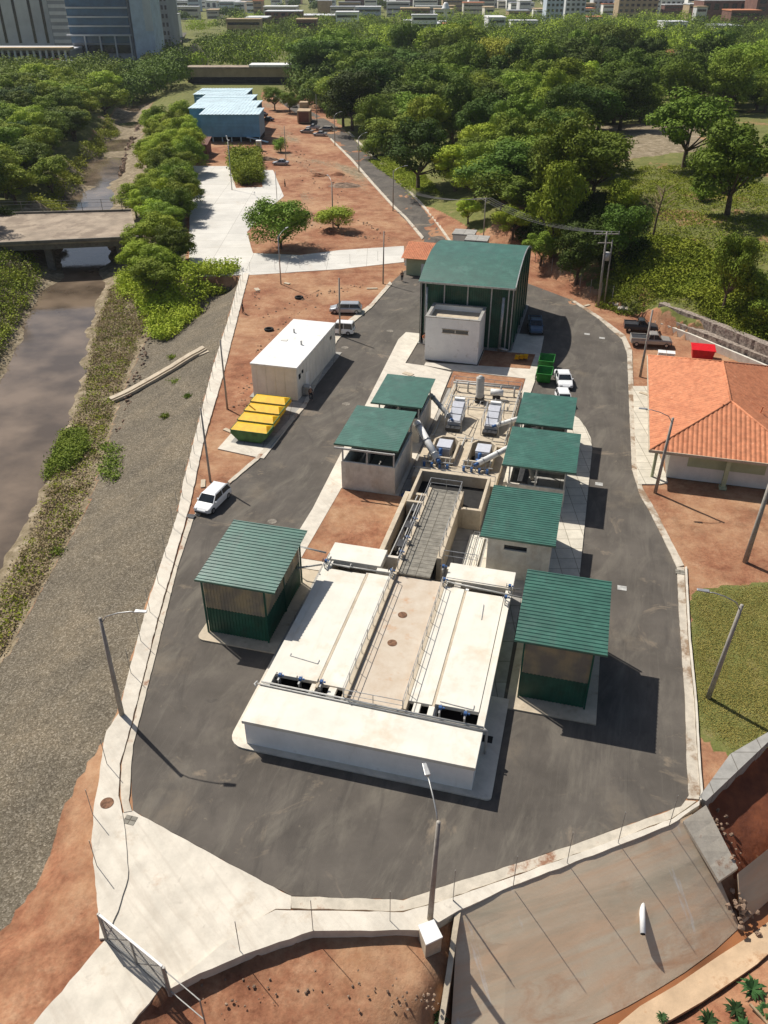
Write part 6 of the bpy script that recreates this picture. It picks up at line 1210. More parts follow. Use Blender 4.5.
LEFTW = [(-130, 300), (-40, 262), (-8, 226), (30, 203), (52, 176), (70, 146), (98, 114), (115, 90), (128, 72), (120, 66), (0, 72), (-250, 72), (-300, 200)]
n3 = scatter(LEFTW, 9, 11, ['a0', 'a1', 'a2', 'b0', 'b1', 'b2', 'b3', 'd1'], (8, 12), (5.6, 8.0), 'dense tree in the woods on the left bank of the stream', 'trees of the woods on the left bank', grow_=.4, limit=72)
print('TREES', len(n1), len(n2), len(n3), NT)
# the far woods read as one mass
def mass(name, label, poly, n, seed, mats, rsize, zfun=None, lf=1.05):
    P_ = px(poly); X0, X1 = min(p[0] for p in P_), max(p[0] for p in P_); Y0, Y1 = min(p[1] for p in P_), max(p[1] for p in P_); rg = np.random.default_rng(seed)
    X = rg.uniform(X0, X1, n * 6); Y = rg.uniform(Y0, Y1, n * 6); k = inpoly(X, Y, P_) & ~BLK(X, Y); X, Y = X[k][:n], Y[k][:n]; Z = height(X, Y) + rg.uniform(3, 6.5, len(X)); r_ = rg.uniform(*rsize, len(X)); nl = 330
    u = rg.normal(size=(len(X), nl, 3)); u[..., 2] = np.abs(u[..., 2]) * .9 - .25; u /= np.linalg.norm(u, axis=-1, keepdims=True)
    lump = 1 + .28 * np.sin(u[..., 0] * 5 + X[:, None]) * np.cos(u[..., 1] * 5 + Y[:, None])
    C = np.stack([X, Y, Z], -1)[:, None, :] + u * (r_[:, None] * lump * rg.uniform(.75, 1.05, (len(X), nl)))[..., None] * np.array([1, 1, .8]); C = C.reshape(-1, 3); Nn = u.reshape(-1, 3) + rg.normal(size=(len(C), 3)) * .35; Nn /= np.linalg.norm(Nn, axis=1, keepdims=True)
    V, Fq = quads(C, Nn, lf, rg, .7); me = leafmesh(name, V, Fq, mats); o = bpy.data.objects.new(name, me); COL.objects.link(o); return tag(o, label, 'woods', kind='stuff')
FB = []
def BLK(X, Y):
    r_ = np.zeros(X.shape, bool)
    for c_ in (clear2, clear3, clear4): r_ |= inpoly(X, Y, c_)
    for x0, x1, y0, y1 in FB: r_ |= (X > x0) & (X < x1) & (Y > y0) & (Y < y1)
    return r_
def scrub(name, label, poly, n, hgt, leaf, m, seed, z=0.0, blades=9, spread=.35, cat='scrub'):
    P_ = px(poly, z); X0, X1 = min(p[0] for p in P_), max(p[0] for p in P_); Y0, Y1 = min(p[1] for p in P_), max(p[1] for p in P_); rg = np.random.default_rng(seed)
    X = rg.uniform(X0, X1, n * 5); Y = rg.uniform(Y0, Y1, n * 5); k = inpoly(X, Y, P_) & (fbm(X, Y, 3, seed) + rg.uniform(-.4, .4, n * 5) > -.22); X, Y = X[k][:n], Y[k][:n]; Z = height(X, Y)
    k = Z > WL; X, Y, Z = X[k], Y[k], Z[k]; nn = len(X); hh = hgt * (1 + .7 * fbm(X, Y, 4, seed + 5)) * rg.uniform(.5, 1.2, nn)
    C = np.stack([X, Y, Z], -1)[:, None, :] + np.stack([rg.normal(0, spread, (nn, blades)), rg.normal(0, spread, (nn, blades)), rg.uniform(.08, 1, (nn, blades)) * hh[:, None]], -1); C = C.reshape(-1, 3)
    Nn = rg.normal(size=(len(C), 3)); Nn[:, 2] = np.abs(Nn[:, 2]) + .5; Nn /= np.linalg.norm(Nn, axis=1, keepdims=True); V, Fq = quads(C, Nn, leaf, rg, .5)
    o = bpy.data.objects.new(name, leafmesh(name, V, Fq, m)); COL.objects.link(o); return tag(o, label, cat, kind='stuff')
RB = [(112, 285), (142, 288), (148, 322), (128, 365), (112, 415), (100, 462), (80, 515), (54, 562), (30, 606), (8, 648), (-10, 680), (-80, 780), (-60, 690), (0, 590), (35, 518), (62, 452), (85, 385), (96, 325)]
scrub('dry_scrub', 'dry brown scrub along the right river bank', RB, 4200, .45, .28, 'leaf_dry', 1, -4.6)
scrub('green_scrub', 'fresh green weeds scattered along the right river bank', RB, 1500, .45, .3, 'leaf_vine', 2, -4.6)
scrub('river_grass', 'bright green grass patch at the water edge', [(41, 462), (60, 430), (86, 434), (90, 452), (72, 470), (46, 476)], 1500, .8, .3, 'leaf_fresh', 3, -5.0, cat='grass')
scrub('river_grass', 'green weeds at the foot of the gravel slope', [(98, 440), (124, 455), (118, 492), (100, 480)], 160, .5, .3, 'leaf_fresh', 4, -4.4, cat='grass')
scrub('green_scrub', 'dense green bushes under the tree belt above the gravel', [(118, 262), (170, 262), (190, 278), (238, 276), (236, 284), (205, 292), (186, 316), (165, 328), (148, 322), (136, 292), (116, 284)], 3400, 1.9, .45, 'leaf_bright', 5, -1.5, cat='bushes', spread=.5)
scrub('dry_scrub', 'brown and green scrub on the left river bank below the bridge', [(-60, 262), (20, 250), (34, 268), (18, 298), (4, 326), (-10, 360), (-80, 470)], 3000, 1.1, .42, 'leaf_dry', 6, -3, spread=.5)
scrub('green_scrub', 'green creepers on the left river bank', [(-60, 258), (30, 246), (40, 262), (14, 300), (0, 330), (-60, 400)], 3000, 1.6, .45, 'leaf_vine', 7, -2, spread=.5)
scrub('green_scrub', 'undergrowth on both banks above the bridge', [(30, 212), (48, 190), (66, 165), (86, 140), (108, 118), (118, 124), (96, 150), (72, 182), (62, 205)], 2600, 1.8, .6, 'leaf_vine', 9, -2, spread=.6)
scrub('vines', 'sunlit green creepers covering the bank above the gabion walls', [(612, 252), (650, 256), (700, 268), (768, 300), (860, 340), (860, 372), (768, 328), (700, 300), (664, 288), (644, 278), (620, 272)], 9000, 1.0, .42, 'leaf_vine', 10, 4, cat='creepers', spread=.45)
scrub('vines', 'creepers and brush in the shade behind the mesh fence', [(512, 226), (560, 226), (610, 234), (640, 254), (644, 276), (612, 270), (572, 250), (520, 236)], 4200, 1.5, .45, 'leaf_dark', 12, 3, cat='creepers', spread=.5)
scrub('vines', 'thin low weeds between the creepers and the gabion tops', [(600, 268), (640, 280), (700, 303), (768, 333), (768, 345), (700, 314), (660, 299), (625, 296), (600, 288)], 2600, .5, .3, 'leaf_vine', 18, 3, cat='creepers')
scrub('lawn_grass', 'mown grass blades on the lawn at the right', [(693, 598), (710, 590), (790, 585), (850, 620), (770, 735), (735, 750), (703, 725), (697, 690)], 9000, .06, .10, 'lawn', 13, 0, blades=6, cat='grass')
scrub('hill_grass', 'rough grass on the hill lawn', [(600, 192), (640, 178), (700, 178), (768, 200), (768, 262), (690, 246), (640, 236), (604, 226)], 6000, .3, .32, 'leaf_vine', 14, 7.5, blades=5, cat='grass')
scrub('yard_bush', 'dense bright green bush mound inside the white yard', [(230, 158), (258, 156), (262, 184), (240, 186), (234, 178)], 1500, 3.4, .6, 'leaf_bright', 15, 0, blades=16, spread=.6, cat='bushes')
scrub('verge_grass', 'green verge between road kerb and the round dark tree', [(368, 160), (392, 178), (410, 192), (440, 200), (420, 178), (390, 160)], 2500, .4, .4, 'leaf_vine', 16, 0, cat='grass')
for k, (a, b, s_, l) in enumerate(((172, 358, .7, 'topmost grass tuft on the gravel slope above the chute'), (188, 397, .6, 'grass tuft on the gravel below the chute'), (165, 417, .7, 'lowest grass tuft growing on the gravel slope'), (176, 381, 1.3, 'flat patch of thin green weeds on the gravel right of the chute'), (57, 553, 1.1, 'grey green bush at the river edge of the gravel'), (178, 296, .9, 'weed clump at the upper gravel edge'))):
    c = base(a, b); rg = np.random.default_rng(k); n = 260 if k != 3 else 200; C = np.stack([rg.normal(c.x, .42 * s_, n), rg.normal(c.y, .42 * s_, n), c.z + rg.uniform(0, .55 * s_ if k != 3 else .1, n)], -1); Nn = rg.normal(size=(n, 3)); Nn /= np.linalg.norm(Nn, axis=1, keepdims=True)
    V, Fq = quads(C - np.array(c), Nn, .26, rg, .4); o = bpy.data.objects.new('grass_tuft', leafmesh('grass_tuft', V, Fq, 'leaf_fresh' if k != 4 else 'leaf')); COL.objects.link(o); o.location = c; tag(o, l, 'grass tuft')
def rosette(a, b, z, s_, label, n=16):
    c = at(a, b, z); w = MB(); rg = random.Random(int(a))
    for k in range(n):
        an = 2 * math.pi * k / n + rg.uniform(-.2, .2); L_ = s_ * rg.uniform(.7, 1.1); el = rg.uniform(.3, 1.0); d = Vector((math.cos(an), math.sin(an), 0)); sd_ = Vector((-d.y, d.x, 0)) * .09 * s_
        p0, p1, p2 = Vector((0, 0, .05)), d * L_ * .55 + Vector((0, 0, L_ * el * .6)), d * L_ + Vector((0, 0, L_ * el * .35)); q = [p0 - sd_ * .6, p0 + sd_ * .6, p1 + sd_ * 1.4, p2, p1 - sd_ * 1.4]; w.add([tuple(c + v) for v in q] , [(0, 1, 2, 4), (4, 2, 3)])
    tag(w.build('leafy_plant', 'leaf_broad', recalc=False), label, 'plant', 'plants on the soil below the canal ledge')
for a, b, z, s_, l in ((708, 1022, -3.6, .9, 'dark leafy plant at the bottom edge left of the timber'), (735, 1010, -3.5, 1.0, 'dark leafy plant beside the timber at the bottom right corner'), (752, 990, -3.5, 1.1, 'tall leafy plant at the right photo edge below the canal ledge'), (742, 1030, -3.4, 1.0, 'leafy plant cut by the bottom photo edge'), (440, 1020, -2.3, .7, 'green weed at the foot of the wing wall'), (662, 1018, -3.9, .5, 'small weed at the edge of the canal ledge'), (765, 1012, -3.4, .8, 'leafy plant in the bottom right corner')): rosette(a, b, z, s_ * .75, l, 22)
tag(MB().bar(at(750, 1004, -3.1), at(775, 1032, -3.1), .12).build('timber', 'wood'), 'pale timber lying in the plants at the bottom right corner', 'timber')
# bare tree
b = base(653, 236); t = thing('bare_tree', 'leafless pale tree standing on the hill lawn', 'tree', b.x, b.y, b.z, site=False); rg = random.Random(3); w = MB(); tp_ = b + Vector((.6, 0, 7.5)); w.tube([b - Vector((0, 0, .4)), b + Vector((.1, 0, 3)), tp_], .22, 8, .07); w.build('trunk', 'bark', t)
w = MB()
for k in range(22):
    f = .35 + .62 * k / 22; p = b.lerp(tp_, f); an = rg.uniform(0, 6.28); L_ = 3.2 * (1.25 - f); q = p + Vector((math.cos(an) * L_, math.sin(an) * L_ * .8, L_ * .8)); w.tube([p, p.lerp(q, .5) + Vector((0, 0, -.15)), q], .07, 5, .02)
    for _ in range(4): an2 = an + rg.uniform(-.9, .9); r2 = p.lerp(q, rg.uniform(.4, .95)); w.tube([r2, r2 + Vector((math.cos(an2) * .9, math.sin(an2) * .9, .6))], .025, 4, .01)
w.build('branches', 'tan', t)
# ---------------------------------------------------------------- yard, bridge and sheds up the valley
st(slab('concrete_yard', px([(190, 166), (229, 166), (236, 188), (263, 187), (259, 170), (273, 170), (284, 196), (262, 215), (247, 232), (253, 253), (300, 255), (340, 250), (404, 246), (404, 262), (340, 269), (249, 275), (189, 277)], .05), -.3, .05, 'white_slab', .06, 2))
b = thing('road_bridge', 'old dusty concrete road bridge over the brown stream', 'bridge', *at(60, 235, 0)[:2], 0, site=False)
L0, L1, R0, R1 = at(-60, 247, .8), at(-60, 216, .8), at(139, 238, .8), at(131, 211, .8)
MB().prism([tuple(L0[:2]), tuple(R0[:2]), tuple(R1[:2]), tuple(L1[:2])], .35, .8).build('deck', 'bridge_deck', b)
for a_, c_ in ((L0, R0), (L1, R1)): MB().bar(a_ + Vector((0, 0, .15)), c_ + Vector((0, 0, .15)), .35, .5).build('kerb_beam', 'bridge', b); MB().bar(a_ + Vector((0, .9 if a_ is L0 else -.9, -.95)), c_ + Vector((0, .9 if a_ is L0 else -.9, -.95)), .5, 1.1).build('girder', 'bridge', b)
for pxx in (45, 119):
    f = (pxx - (-60)) / 199; p0 = L0.lerp(R0, f); p1 = L1.lerp(R1, f); w = MB()
    for g in (.12, .37, .63, .88): p = p0.lerp(p1, g); MB().box(p.x - .7, p.x + .7, p.y - .5, p.y + .5, -7.5, -.95).build('pier', 'bridge', b)
    MB().bar(p0.lerp(p1, .04) + Vector((0, 0, -1.3)), p0.lerp(p1, .96) + Vector((0, 0, -1.3)), 1.6, .7).build('pier_cap', 'bridge', b)
w = []
for k in range(8): p = L1.lerp(R1, .22 + k * .105); MB().bar(p, p + Vector((0, 0, 2.6)), .09).build('railing_post', 'bridge', b)
for hh in (1.0, 1.9, 2.5): MB().tube([L1 + Vector((0, 0, hh)), R1 + Vector((0, 0, hh))], .03, 5).build('rail', 'post', b)
scrub('bridge_creeper', 'dark creepers grown over the far railing of the bridge', [(-60, 217), (95, 214), (95, 211), (-60, 213)], 1500, 1.2, .4, 'leaf_dark', 21, .8, cat='creepers')
o = COL.objects[-1]; o.location.z = 1.6
# blue sheds
A_, B_ = at(204, 141, 0), at(260, 143, 0); X0, X1, Yf = A_.x, B_.x, (A_.y + B_.y) / 2
t = thing('blue_shed', 'large blue sheet metal shed raised on short posts', 'shed', (X0 + X1) / 2, Yf, 0, site=False)
w = MB().box(X0, X1, Yf, Yf + .15, 1.4, 7.6).box(X0, X0 + .15, Yf + .15, Yf + 12, 1.4, 7.6).box(X1 - .15, X1, Yf + .15, Yf + 12, 1.4, 7.6)
for k in range(7): w.box(X0, X1, Yf - .1, Yf - .002, 1.5 + k * .9, 1.58 + k * .9)
w.build('wall', 'blueshed', t); MB().corr(X0 - .3, X1 + .3, Yf - .4, Yf + 12.2, lambda x, y: 7.7 + .02 * (y - Yf), 1.1, .08, 'y').build('roof', 'paleblue', t); MB().box(X0 + .2, X1 - .2, Yf + 2, Yf + 12, .0, 1.3).build('underfloor_shade', 'dark', t)  # near-black block beneath the raised floor, standing in for the shade there
for k in range(7): x = X0 + .3 + (X1 - X0 - .6) * k / 6; MB().box(x - .15, x + .15, Yf + .2, Yf + .5, 0, 1.4).build('leg', 'paleblue', t)
MB().bar((X1 - 4, Yf - .5, 1.5), (X1 + 2.5, Yf - 1.5, .2), 1.2, .15).build('ramp', 'paleblue', t)
for k, (dy, x0, x1, hh, l, m) in enumerate(((12.6, -3.0, 0, 7.7, 'pale blue shed roof directly behind the large blue shed', 'paleblue'), (31, 0, 0, 7.4, 'third blue shed in the row, behind the pale roof', 'blueshed'), (49.5, -.5, 0, 7.4, 'farthest blue shed of the row with people on it', 'blueshed'))):
    s_ = thing('blue_shed', l, 'shed', (X0 + X1) / 2, Yf + dy, 0, site=False); sh = -dy * .22
    MB().box(X0 + x0 + sh, X1 + x1 + sh, Yf + dy, Yf + dy + .15, 1, hh).build('wall', 'blueshed', s_); MB().corr(X0 + x0 + sh - .3, X1 + x1 + sh + .3, Yf + dy - .4, Yf + dy + 18, lambda x, y: hh + .1, 1.1, .08, 'y').build('roof', m if k == 0 else 'paleblue', s_); MB().box(X0 + x0 + sh, X1 + x1 + sh, Yf + dy + 17, Yf + dy + 17.3, 0, hh).build('rear_wall', 'blueshed', s_)
    if k: MB().bar((X0 + sh, Yf + dy, hh + 1.2), (X1 + sh, Yf + dy, hh + 1.2), .12).build('railing', 'paleblue', s_)
c = at(201, 156, 0); t = thing('brown_hut', 'small brown roofed hut in front of the blue shed', 'hut', c.x, c.y, 0, site=False); MB().box(c.x - 2, c.x + 2, c.y - 1, c.y + 6, 0, 3.2).build('wall', 'brick', t); MB().corr(c.x - 2.3, c.x + 2.4, c.y - 1.4, c.y + 6.4, lambda x, y: 3.3 + .12 * (y - c.y), .5, .05, 'y').build('roof', 'brick', t)
c = at(259, 151, 0); t = thing('portable_toilet', 'pale teal portable toilet cabin by the blue shed', 'toilet cabin', c.x, c.y, 0, site=False); MB().box(c.x - .7, c.x + .7, c.y, c.y + 1.4, 0, 2.5).build('cabin', 'paleblue', t); MB().box(c.x - .75, c.x + .75, c.y - .05, c.y + 1.45, 2.502, 2.75).build('roof', 'white', t); MB().box(c.x - .5, c.x + .5, c.y - .04, c.y - .002, .1, 2.3).build('door', 'creamgreen', t)
c = at(304, 124, 0); t = thing('site_container', 'tan box shaped site container on the dirt road with a yellow tank behind', 'container', c.x, c.y, 0, site=False); MB().box(c.x - 2.2, c.x + 2.2, c.y, c.y + 7, .3, 4.0).build('body', 'tan', t, bevel=.05); MB().box(c.x - 2.0, c.x + 1.0, c.y + 7.5, c.y + 11, .2, 5.8).build('tank', 'tan', t, bevel=.3); MB().box(c.x - 1.7, c.x + 1.7, c.y - .06, c.y - .002, .5, 3.7).build('door', 'brick', t)
for k, (a, b2, r1_, r2_, hh, m, l) in enumerate(((345, 186, 4.2, 2.4, .8, 'rubble', 'grey gravel heap on the dirt beside the access road'), (332, 232, 3.0, 1.5, .9, 'ground', 'soil heap at the foot of the grey pole'), (318, 176, 2.4, 1.3, .7, 'ground', 'small soil heap on the dirt road, left of the gravel heap'), (338, 175, 2.2, 1.2, .7, 'ground', 'low spoil heap beside the road lamp'), (268, 160, 3.2, 1.5, .9, 'rubble', 'rubble heap left of the silver car'), (216, 348 - 40, .1, .1, .1, 'ground', ''))):
    if l: c = at(a, b2, 0); tag(heap('soil_heap', c.x, c.y, .0, r1_, r2_, hh, m, k + 3, site=False), l, 'heap')
# ---------------------------------------------------------------- the town beyond
def building(label, x0p, x1p, yb, h, depth, m, rows=0, cols=0, wm='glass', name='building', cat='building', roof='cfacade', group=None, wfrac=.55, band=False, side=True, hfrac=.5):
    a, b = at(x0p, yb, 0), at(x1p, yb, 0); x0, x1, y0 = a.x, b.x, a.y; FB.append((x0 - 8, x1 + 8, y0 - 6, y0 + depth + 8))
    t = thing(name, label, cat, (x0 + x1) / 2, y0, 0, site=False, group=group); MB().box(x0, x1, y0, y0 + depth, -1, h).build('wall', m, t); MB().box(x0 - .3, x1 + .3, y0 - .3, y0 + depth + .3, h + .004, h + .7).build('roof', roof, t)
    if rows:
        fh = h / rows
        for r_ in range(rows):
            if band: MB().box(x0 + .4, x1 - .4, y0 - .15, y0 - .004, r_ * fh + fh * .3, r_ * fh + fh * (.3 + hfrac)).build('window', wm, t); continue
            cw = (x1 - x0) / cols
            for c_ in range(cols): MB().box(x0 + cw * (c_ + .5 - wfrac / 2), x0 + cw * (c_ + .5 + wfrac / 2), y0 - .12, y0 - .004, r_ * fh + fh * .3, r_ * fh + fh * (.3 + hfrac)).build('window', wm, t)
    return t, x0, x1, y0
# glass office block with white floor bands, fins and entrance level
t, x0, x1, y0 = building('wide glass office block with white floor bands at the top left', 76, 136, 62, 52, 40, 'cfacade_dark')
for k in range(10): MB().box(x0 - .2, x1 - .8, y0 - .5, y0 - .05, 9.5 + k * 4.4, 12.9 + k * 4.4).build('window', 'blueglass', t)
for k in range(10): MB().box(x0 - .5, x1 - .3, y0 - 1.2, y0 - .55, 13.0 + k * 4.4, 13.7 + k * 4.4).build('floor_band', 'cfacade', t)
for k in range(5): x = x0 + 8 + k * 8.5; MB().box(x - .35, x + .35, y0 - 2.4, y0 - 1.6, 0, 13).build('column', 'cfacade', t)
MB().box(x0 - 2, x1 + .2, y0 - 2.6, y0 - .56, 13.0, 13.8).build('canopy', 'cfacade', t); MB().box(x0 + 1, x1 - 1, y0 - .6, y0 - .01, 4.5, 8.6).build('window', 'glass', t)
# leaning slab tower
t, x0, x1, y0 = building('tall pale concrete slab tower beside the glass block', 138, 158, 64, 56, 22, 'bluefacade'); MB().box(x0 + (x1 - x0) * .62, x1 + .1, y0 - .2, y0 - .02, 16, 56).build('stone_panel', 'cfacade', t)
building('grey office tower right of the pale slab tower', 150, 172, 46, 60, 30, 'cfacade_dark', 12, 6, 'glass')
t, x0, x1, y0 = building('white block with tall dark vertical slits at the top left corner', -20, 56, 50, 62, 30, 'cfacade')
for f in (.18, .36, .54, .74, .9): MB().box(x0 + (x1 - x0) * f, x0 + (x1 - x0) * f + 1.8, y0 - .15, y0 - .004, 4, 61).build('window', 'glass', t)
building('grey stepped block between the white block and the glass one', 56, 74, 52, 50, 30, 'cfacade_dark', 13, 1, 'cfacade', band=True)
t, x0, x1, y0 = building('long low colonnade building with a flat pale canopy at the top left', -30, 72, 66, 7.2, 26, 'cfacade_dark', name='colonnade')
MB().box(x0 - 1, x1 + 3, y0 - 8, y0 - .4, 8.2, 9.3).build('canopy', 'tan', t)
for k in range(17): x = x0 + 2 + (x1 - x0 - 2) * k / 16; MB().box(x - .5, x + .5, y0 - 7.5, y0 - 6.5, 0, 8.19).build('column', 'cfacade', t)
for k in range(16): x = x0 + 3.5 + (x1 - x0 - 4) * k / 16; MB().box(x, x + 3, y0 - .15, y0 - .004, .5, 6.4).build('window', 'glass', t)
for (l, a, b2, yb, h, m) in (('low red roofed kiosk in front of the colonnade', 44, 62, 68, 3.5, 'orange_tile'), ('low white roofed stall left of the red kiosk', 24, 42, 66, 3, 'white'), ('dark stall beside the red kiosk', 62, 76, 69, 3, 'cfacade_dark')):
    building(l, a, b2, yb, h, 6, 'wallc', roof=m, name='kiosk', cat='kiosk')
# long raised beam building
t, x0, x1, y0 = building('long low grey building spanning behind the blue sheds', 188, 292, 84, 6.2, 9, 'tan', 0, 0, name='long_building', roof='bridge_deck'); MB().box(x0 + (x1 - x0) * .6, x1, y0 - .5, y0 + 10, 6.95, 7.8).build('bright_roof', 'white', t)
for k in range(9): x = x0 + 3 + (x1 - x0 - 6) * k / 8; MB().box(x - 2.6, x + 2.6, y0 - .2, y0 - .004, .2, 2.8).build('opening', 'dark', t)  # near-black plates on the wall, their colour standing in for shaded open bays
c = at(197, 68, 0); t = thing('thatched_roof_hut', 'round hut with a conical thatched roof near the pale street', 'hut', c.x, c.y, 0, site=False); FB.append((c.x - 12, c.x + 12, c.y - 8, c.y + 12)); MB().cyl(c.x, c.y, 0, 3.2, 6.0, 20).build('wall', 'wallc', t); MB().cyl(c.x, c.y, 3.2, 11.5, 9.0, 20, .6).build('roof', 'thatch', t)
# street running away
st(MB().prism(px([(158, 72), (172, 72), (182, 40), (200, 12), (196, 12), (172, 40)], .1), -.1, .12).build('far_street', 'asphalt')); FB.append((-150, -115, 520, 800))
BL = [('brown brick school block with a flat roof', 246, 268, 34, 11, 30, 'brick', 3, 4), ('dark brick block attached to the brown one', 266, 302, 29, 13, 25, 'brick', 3, 5), ('long pale roofed workshop in the middle distance', 300, 352, 26, 8, 34, 'tan', 1, 8), ('tan water tank block above the workshops', 318, 332, 20, 17, 12, 'tan', 0, 0), ('white house with dark windows among the trees', 404, 432, 34, 9, 16, 'whitewall', 2, 5), ('white gabled annex beside the white house', 434, 446, 30, 6, 12, 'whitewall', 1, 2),
      ('light blue high rise in the far centre right', 545, 562, 24, 40, 22, 'bluefacade', 9, 4), ('paler blue high rise beside the light blue one', 564, 584, 22, 34, 22, 'cfacade', 8, 4), ('yellow tan apartment block with rows of dark windows', 617, 656, 19, 20, 22, 'tan', 4, 7), ('pale far tower left of the tan apartment block', 592, 612, 14, 36, 20, 'cfacade', 8, 4), ('long brick hall at the top right', 700, 744, 26, 20, 30, 'brick', 2, 5), ('brick tower block in the top right corner', 752, 800, 28, 46, 30, 'brick', 8, 4), ('tan tower behind the long brick hall', 726, 744, 14, 48, 24, 'tan', 8, 3),
      ('dark red long block far in the centre', 345, 420, 6, 24, 40, 'brick', 4, 12), ('reddish far block at the top centre right', 430, 470, 6, 28, 40, 'brick', 4, 8), ('pale factory roof far left of centre', 206, 240, 10, 10, 50, 'whitewall', 1, 6), ('pale far block with a white roof at top centre', 476, 508, 8, 14, 40, 'cfacade', 2, 6), ('white far block at the top right of centre', 660, 690, 10, 26, 30, 'whitewall', 5, 6)]
for b_ in BL: building(b_[0], b_[1], b_[2], b_[3], b_[4], b_[5], b_[6], b_[7], b_[8], 'glass')
for (l, a, b2, yb, m) in (('red tiled house roof among the trees, left of the two', 654, 690, 76, 1), ('larger red tiled house at the right photo edge', 742, 800, 86, 1)):
    A_, B_ = at(a, yb, 0), at(b2, yb, 0); A_.y += 8; t = thing('tiled_house', l, 'house', A_.x, A_.y, 0, site=False, group='red tiled houses on the right'); d_ = 14; FB.append((A_.x - 6, B_.x + 6, A_.y - 18, A_.y + d_ + 8)); MB().box(A_.x, B_.x, A_.y, A_.y + d_, 0, 6.2).build('wall', 'whitewall', t)
    e = 1.0; X0_, X1_, Y0_, Y1_ = A_.x - e, B_.x + e, A_.y - e, A_.y + d_ + e; mx = (X0_ + X1_) / 2; MB().add([(X0_, Y0_, 6.2), (X1_, Y0_, 6.2), (X1_, Y1_, 6.2), (X0_, Y1_, 6.2), (X0_ + 6, (Y0_ + Y1_) / 2, 10.5), (X1_ - 6, (Y0_ + Y1_) / 2, 10.5)], [(0, 1, 5, 4), (1, 2, 5), (2, 3, 4, 5), (3, 0, 4), (3, 2, 1, 0)]).build('roof', 'orange_tile', t)
    for k in range(4): x = A_.x + (B_.x - A_.x) * (k + .5) / 4; MB().box(x - .7, x + .7, A_.y - .1, A_.y - .004, 3.0, 4.8).build('window', 'glass', t)
c = at(445, 27, 0); t = thing('water_tower', 'white domed water tank rising above the far trees', 'water tower', c.x, c.y, 0, site=False); MB().cyl(c.x, c.y, 0, 14, 1.6, 12).build('shaft', 'white', t); MB().tube([(c.x, c.y, 14), (c.x, c.y, 15), (c.x, c.y, 18), (c.x, c.y, 19.5)], 4.5, 16, 1.2).build('tank', 'white', t, smooth=True)
rg = random.Random(12); FM = ['whitewall', 'cfacade', 'tan', 'brick', 'bluefacade', 'wallc', 'orange_tile']; cnt = 0; FT = {}
for k in range(330):
    yb = rg.choice([rg.uniform(-4, 14), rg.uniform(-14, 6), rg.uniform(4, 22), rg.uniform(14, 42)]); xp = rg.uniform(-60, 830); p = at(xp, yb, 0)
    if yb > 22 and (rg.random() < .55): continue
    if any(x0_ - 6 < p.x < x1_ + 6 and y0_ - 10 < p.y < y1_ + 10 for x0_, x1_, y0_, y1_ in FB): continue
    wd_ = rg.uniform(9, 34); h = rg.uniform(8, 17) if yb > 4 else rg.uniform(10, 42); dp = rg.uniform(10, 30); m = rg.choice(FM); t = thing('town_building', 'plain low building in the hazy town beyond the woods', 'building', p.x, p.y, 0, site=False, group='plain buildings of the far town')
    MB().box(p.x - wd_ / 2, p.x + wd_ / 2, p.y, p.y + dp, -1, h).build('wall', m if m != 'orange_tile' else 'whitewall', t); MB().box(p.x - wd_ / 2 - .4, p.x + wd_ / 2 + .4, p.y - .4, p.y + dp + .4, h + .004, h + .8).build('roof', rg.choice(['cfacade', 'orange_tile', 'white', 'tan', 'cfacade_dark']), t); cnt += 1
    nf = max(1, int(h / 4))
    for r_ in range(min(nf, 6)): MB().box(p.x - wd_ / 2 + 1, p.x + wd_ / 2 - 1, p.y - .15, p.y - .004, h / nf * (r_ + .35), h / nf * (r_ + .7)).build('window', 'glass', t)
    FB.append((p.x - wd_ / 2 - 4, p.x + wd_ / 2 + 4, p.y - 8, p.y + dp + 4))
print('TOWN', cnt)
mass('distant_woods', 'woods beyond the left bank below the white office blocks', [(-60, 130), (0, 118), (60, 110), (110, 100), (128, 84), (126, 72), (0, 72), (-80, 74)], 200, 8, 'leaf', (4.5, 9))
mass('distant_woods', 'trees around the head of the stream behind the belt', [(112, 96), (142, 92), (186, 90), (184, 72), (130, 70), (118, 78)], 90, 17, 'leaf', (4, 7))
mass('distant_woods', 'woods filling the middle distance behind the road and sheds', [(180, 82), (300, 76), (430, 72), (620, 72), (820, 72), (860, 36), (600, 28), (430, 28), (250, 30), (190, 34), (176, 60)], 520, 4, 'leaf', (5, 12))
mass('distant_woods', 'woods thickening behind the hill and the tall trees', [(300, 108), (420, 130), (500, 130), (560, 118), (640, 108), (800, 104), (800, 70), (430, 70), (300, 72)], 330, 9, 'leaf_dark', (4.5, 9.0))
mass('distant_woods', 'darker tree masses between the distant buildings', [(180, 78), (300, 66), (430, 64), (620, 64), (820, 64), (900, 20), (600, 22), (430, 24), (250, 26), (200, 30), (176, 60)], 330, 5, 'leaf_bright', (5, 11))
mass('distant_woods', 'tree cover scattered through the far town', [(-100, 40), (190, 26), (430, 12), (620, 12), (900, 22), (1000, 0), (768, -10), (384, -10), (0, -8), (-200, 10)], 420, 6, 'leaf_dark', (6, 11), lf=1.9)
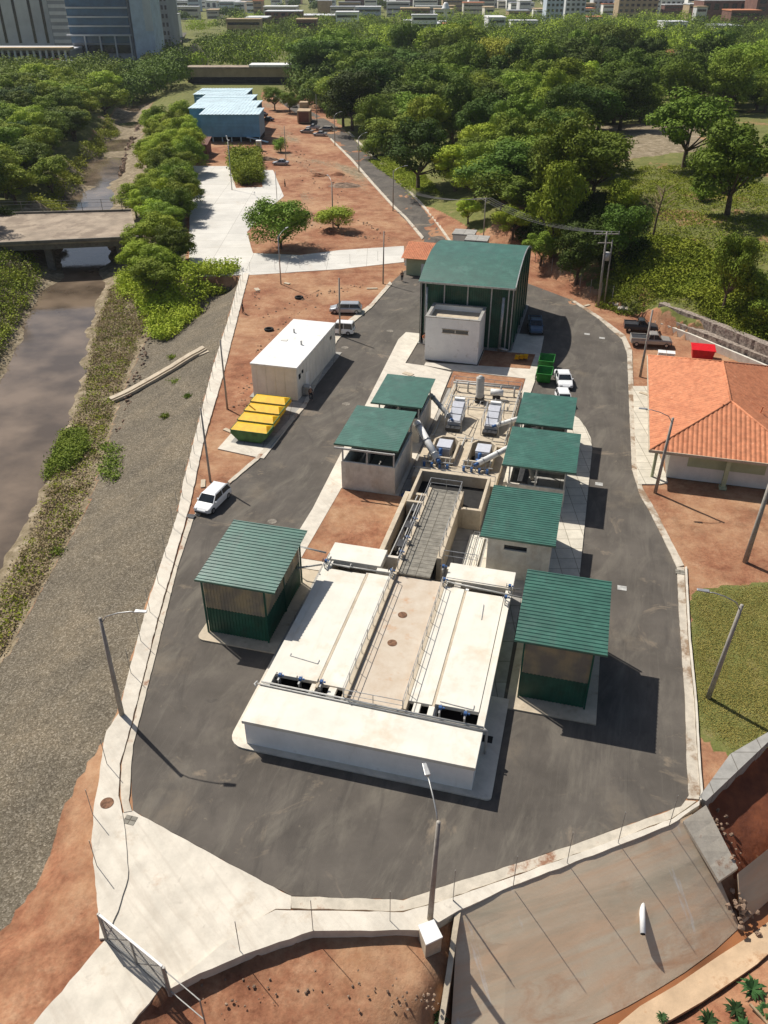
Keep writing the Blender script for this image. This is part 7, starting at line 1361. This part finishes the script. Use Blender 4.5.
mass('distant_woods', 'trees along the foot of the white office blocks', [(-100, 84), (130, 74), (172, 74), (176, 66), (138, 66), (0, 67), (-120, 70)], 120, 7, 'leaf', (3.5, 5))
# air: pale haze over the whole valley
hz = bpy.data.materials.new('haze_air'); hz.use_nodes = True; nt = hz.node_tree; nt.nodes.clear(); o_ = _n(nt, 'ShaderNodeOutputMaterial'); v_ = _n(nt, 'ShaderNodeVolumePrincipled'); v_.inputs['Color'].default_value = (.80, .86, .95, 1); v_.inputs['Density'].default_value = .00006; v_.inputs['Anisotropy'].default_value = .2; nt.links.new(v_.outputs[0], o_.inputs['Volume']); M['haze'] = hz
o = MB().box(-5000, 5000, -300, 6500, -9, 110).build('haze', 'haze'); o['kind'] = 'stuff'; o['label'] = 'thin pale haze filling the valley air'; o['category'] = 'haze'
# ---------------------------------------------------------------- light, sky, view
SUN_EL, SH_AZ = R(50), R(-46)
sd = bpy.data.lights.new('sun', 'SUN'); so = bpy.data.objects.new('sun', sd); COL.objects.link(so)
sd.energy = 4.3; sd.angle = R(.53); sd.color = (1, .955, .88)
vec = Vector((math.cos(SH_AZ) * math.cos(SUN_EL), math.sin(SH_AZ) * math.cos(SUN_EL), -math.sin(SUN_EL)))
so.rotation_euler = vec.to_track_quat('-Z', 'Y').to_euler(); so.location = (-60, 60, 90)
wd = bpy.data.worlds.new('World'); sc.world = wd; wd.use_nodes = True; nt = wd.node_tree
bg = nt.nodes['Background']; sk = nt.nodes.new('ShaderNodeTexSky'); sk.sky_type = 'NISHITA'; sk.sun_disc = False
sk.sun_elevation = SUN_EL; sk.sun_rotation = math.atan2(-vec.x, -vec.y); sk.altitude = 100; sk.dust_density = 2
nt.links.new(sk.outputs[0], bg.inputs[0]); bg.inputs[1].default_value = .062
sc.view_settings.view_transform = 'Standard'; sc.view_settings.look = 'None'; sc.view_settings.gamma = 1; sc.view_settings.exposure = .42
sc.view_settings.use_curve_mapping = False
try:
    sc.cycles.max_bounces = 5; sc.cycles.diffuse_bounces = 3; sc.cycles.transparent_max_bounces = 12; sc.cycles.use_denoising = True
except Exception: pass
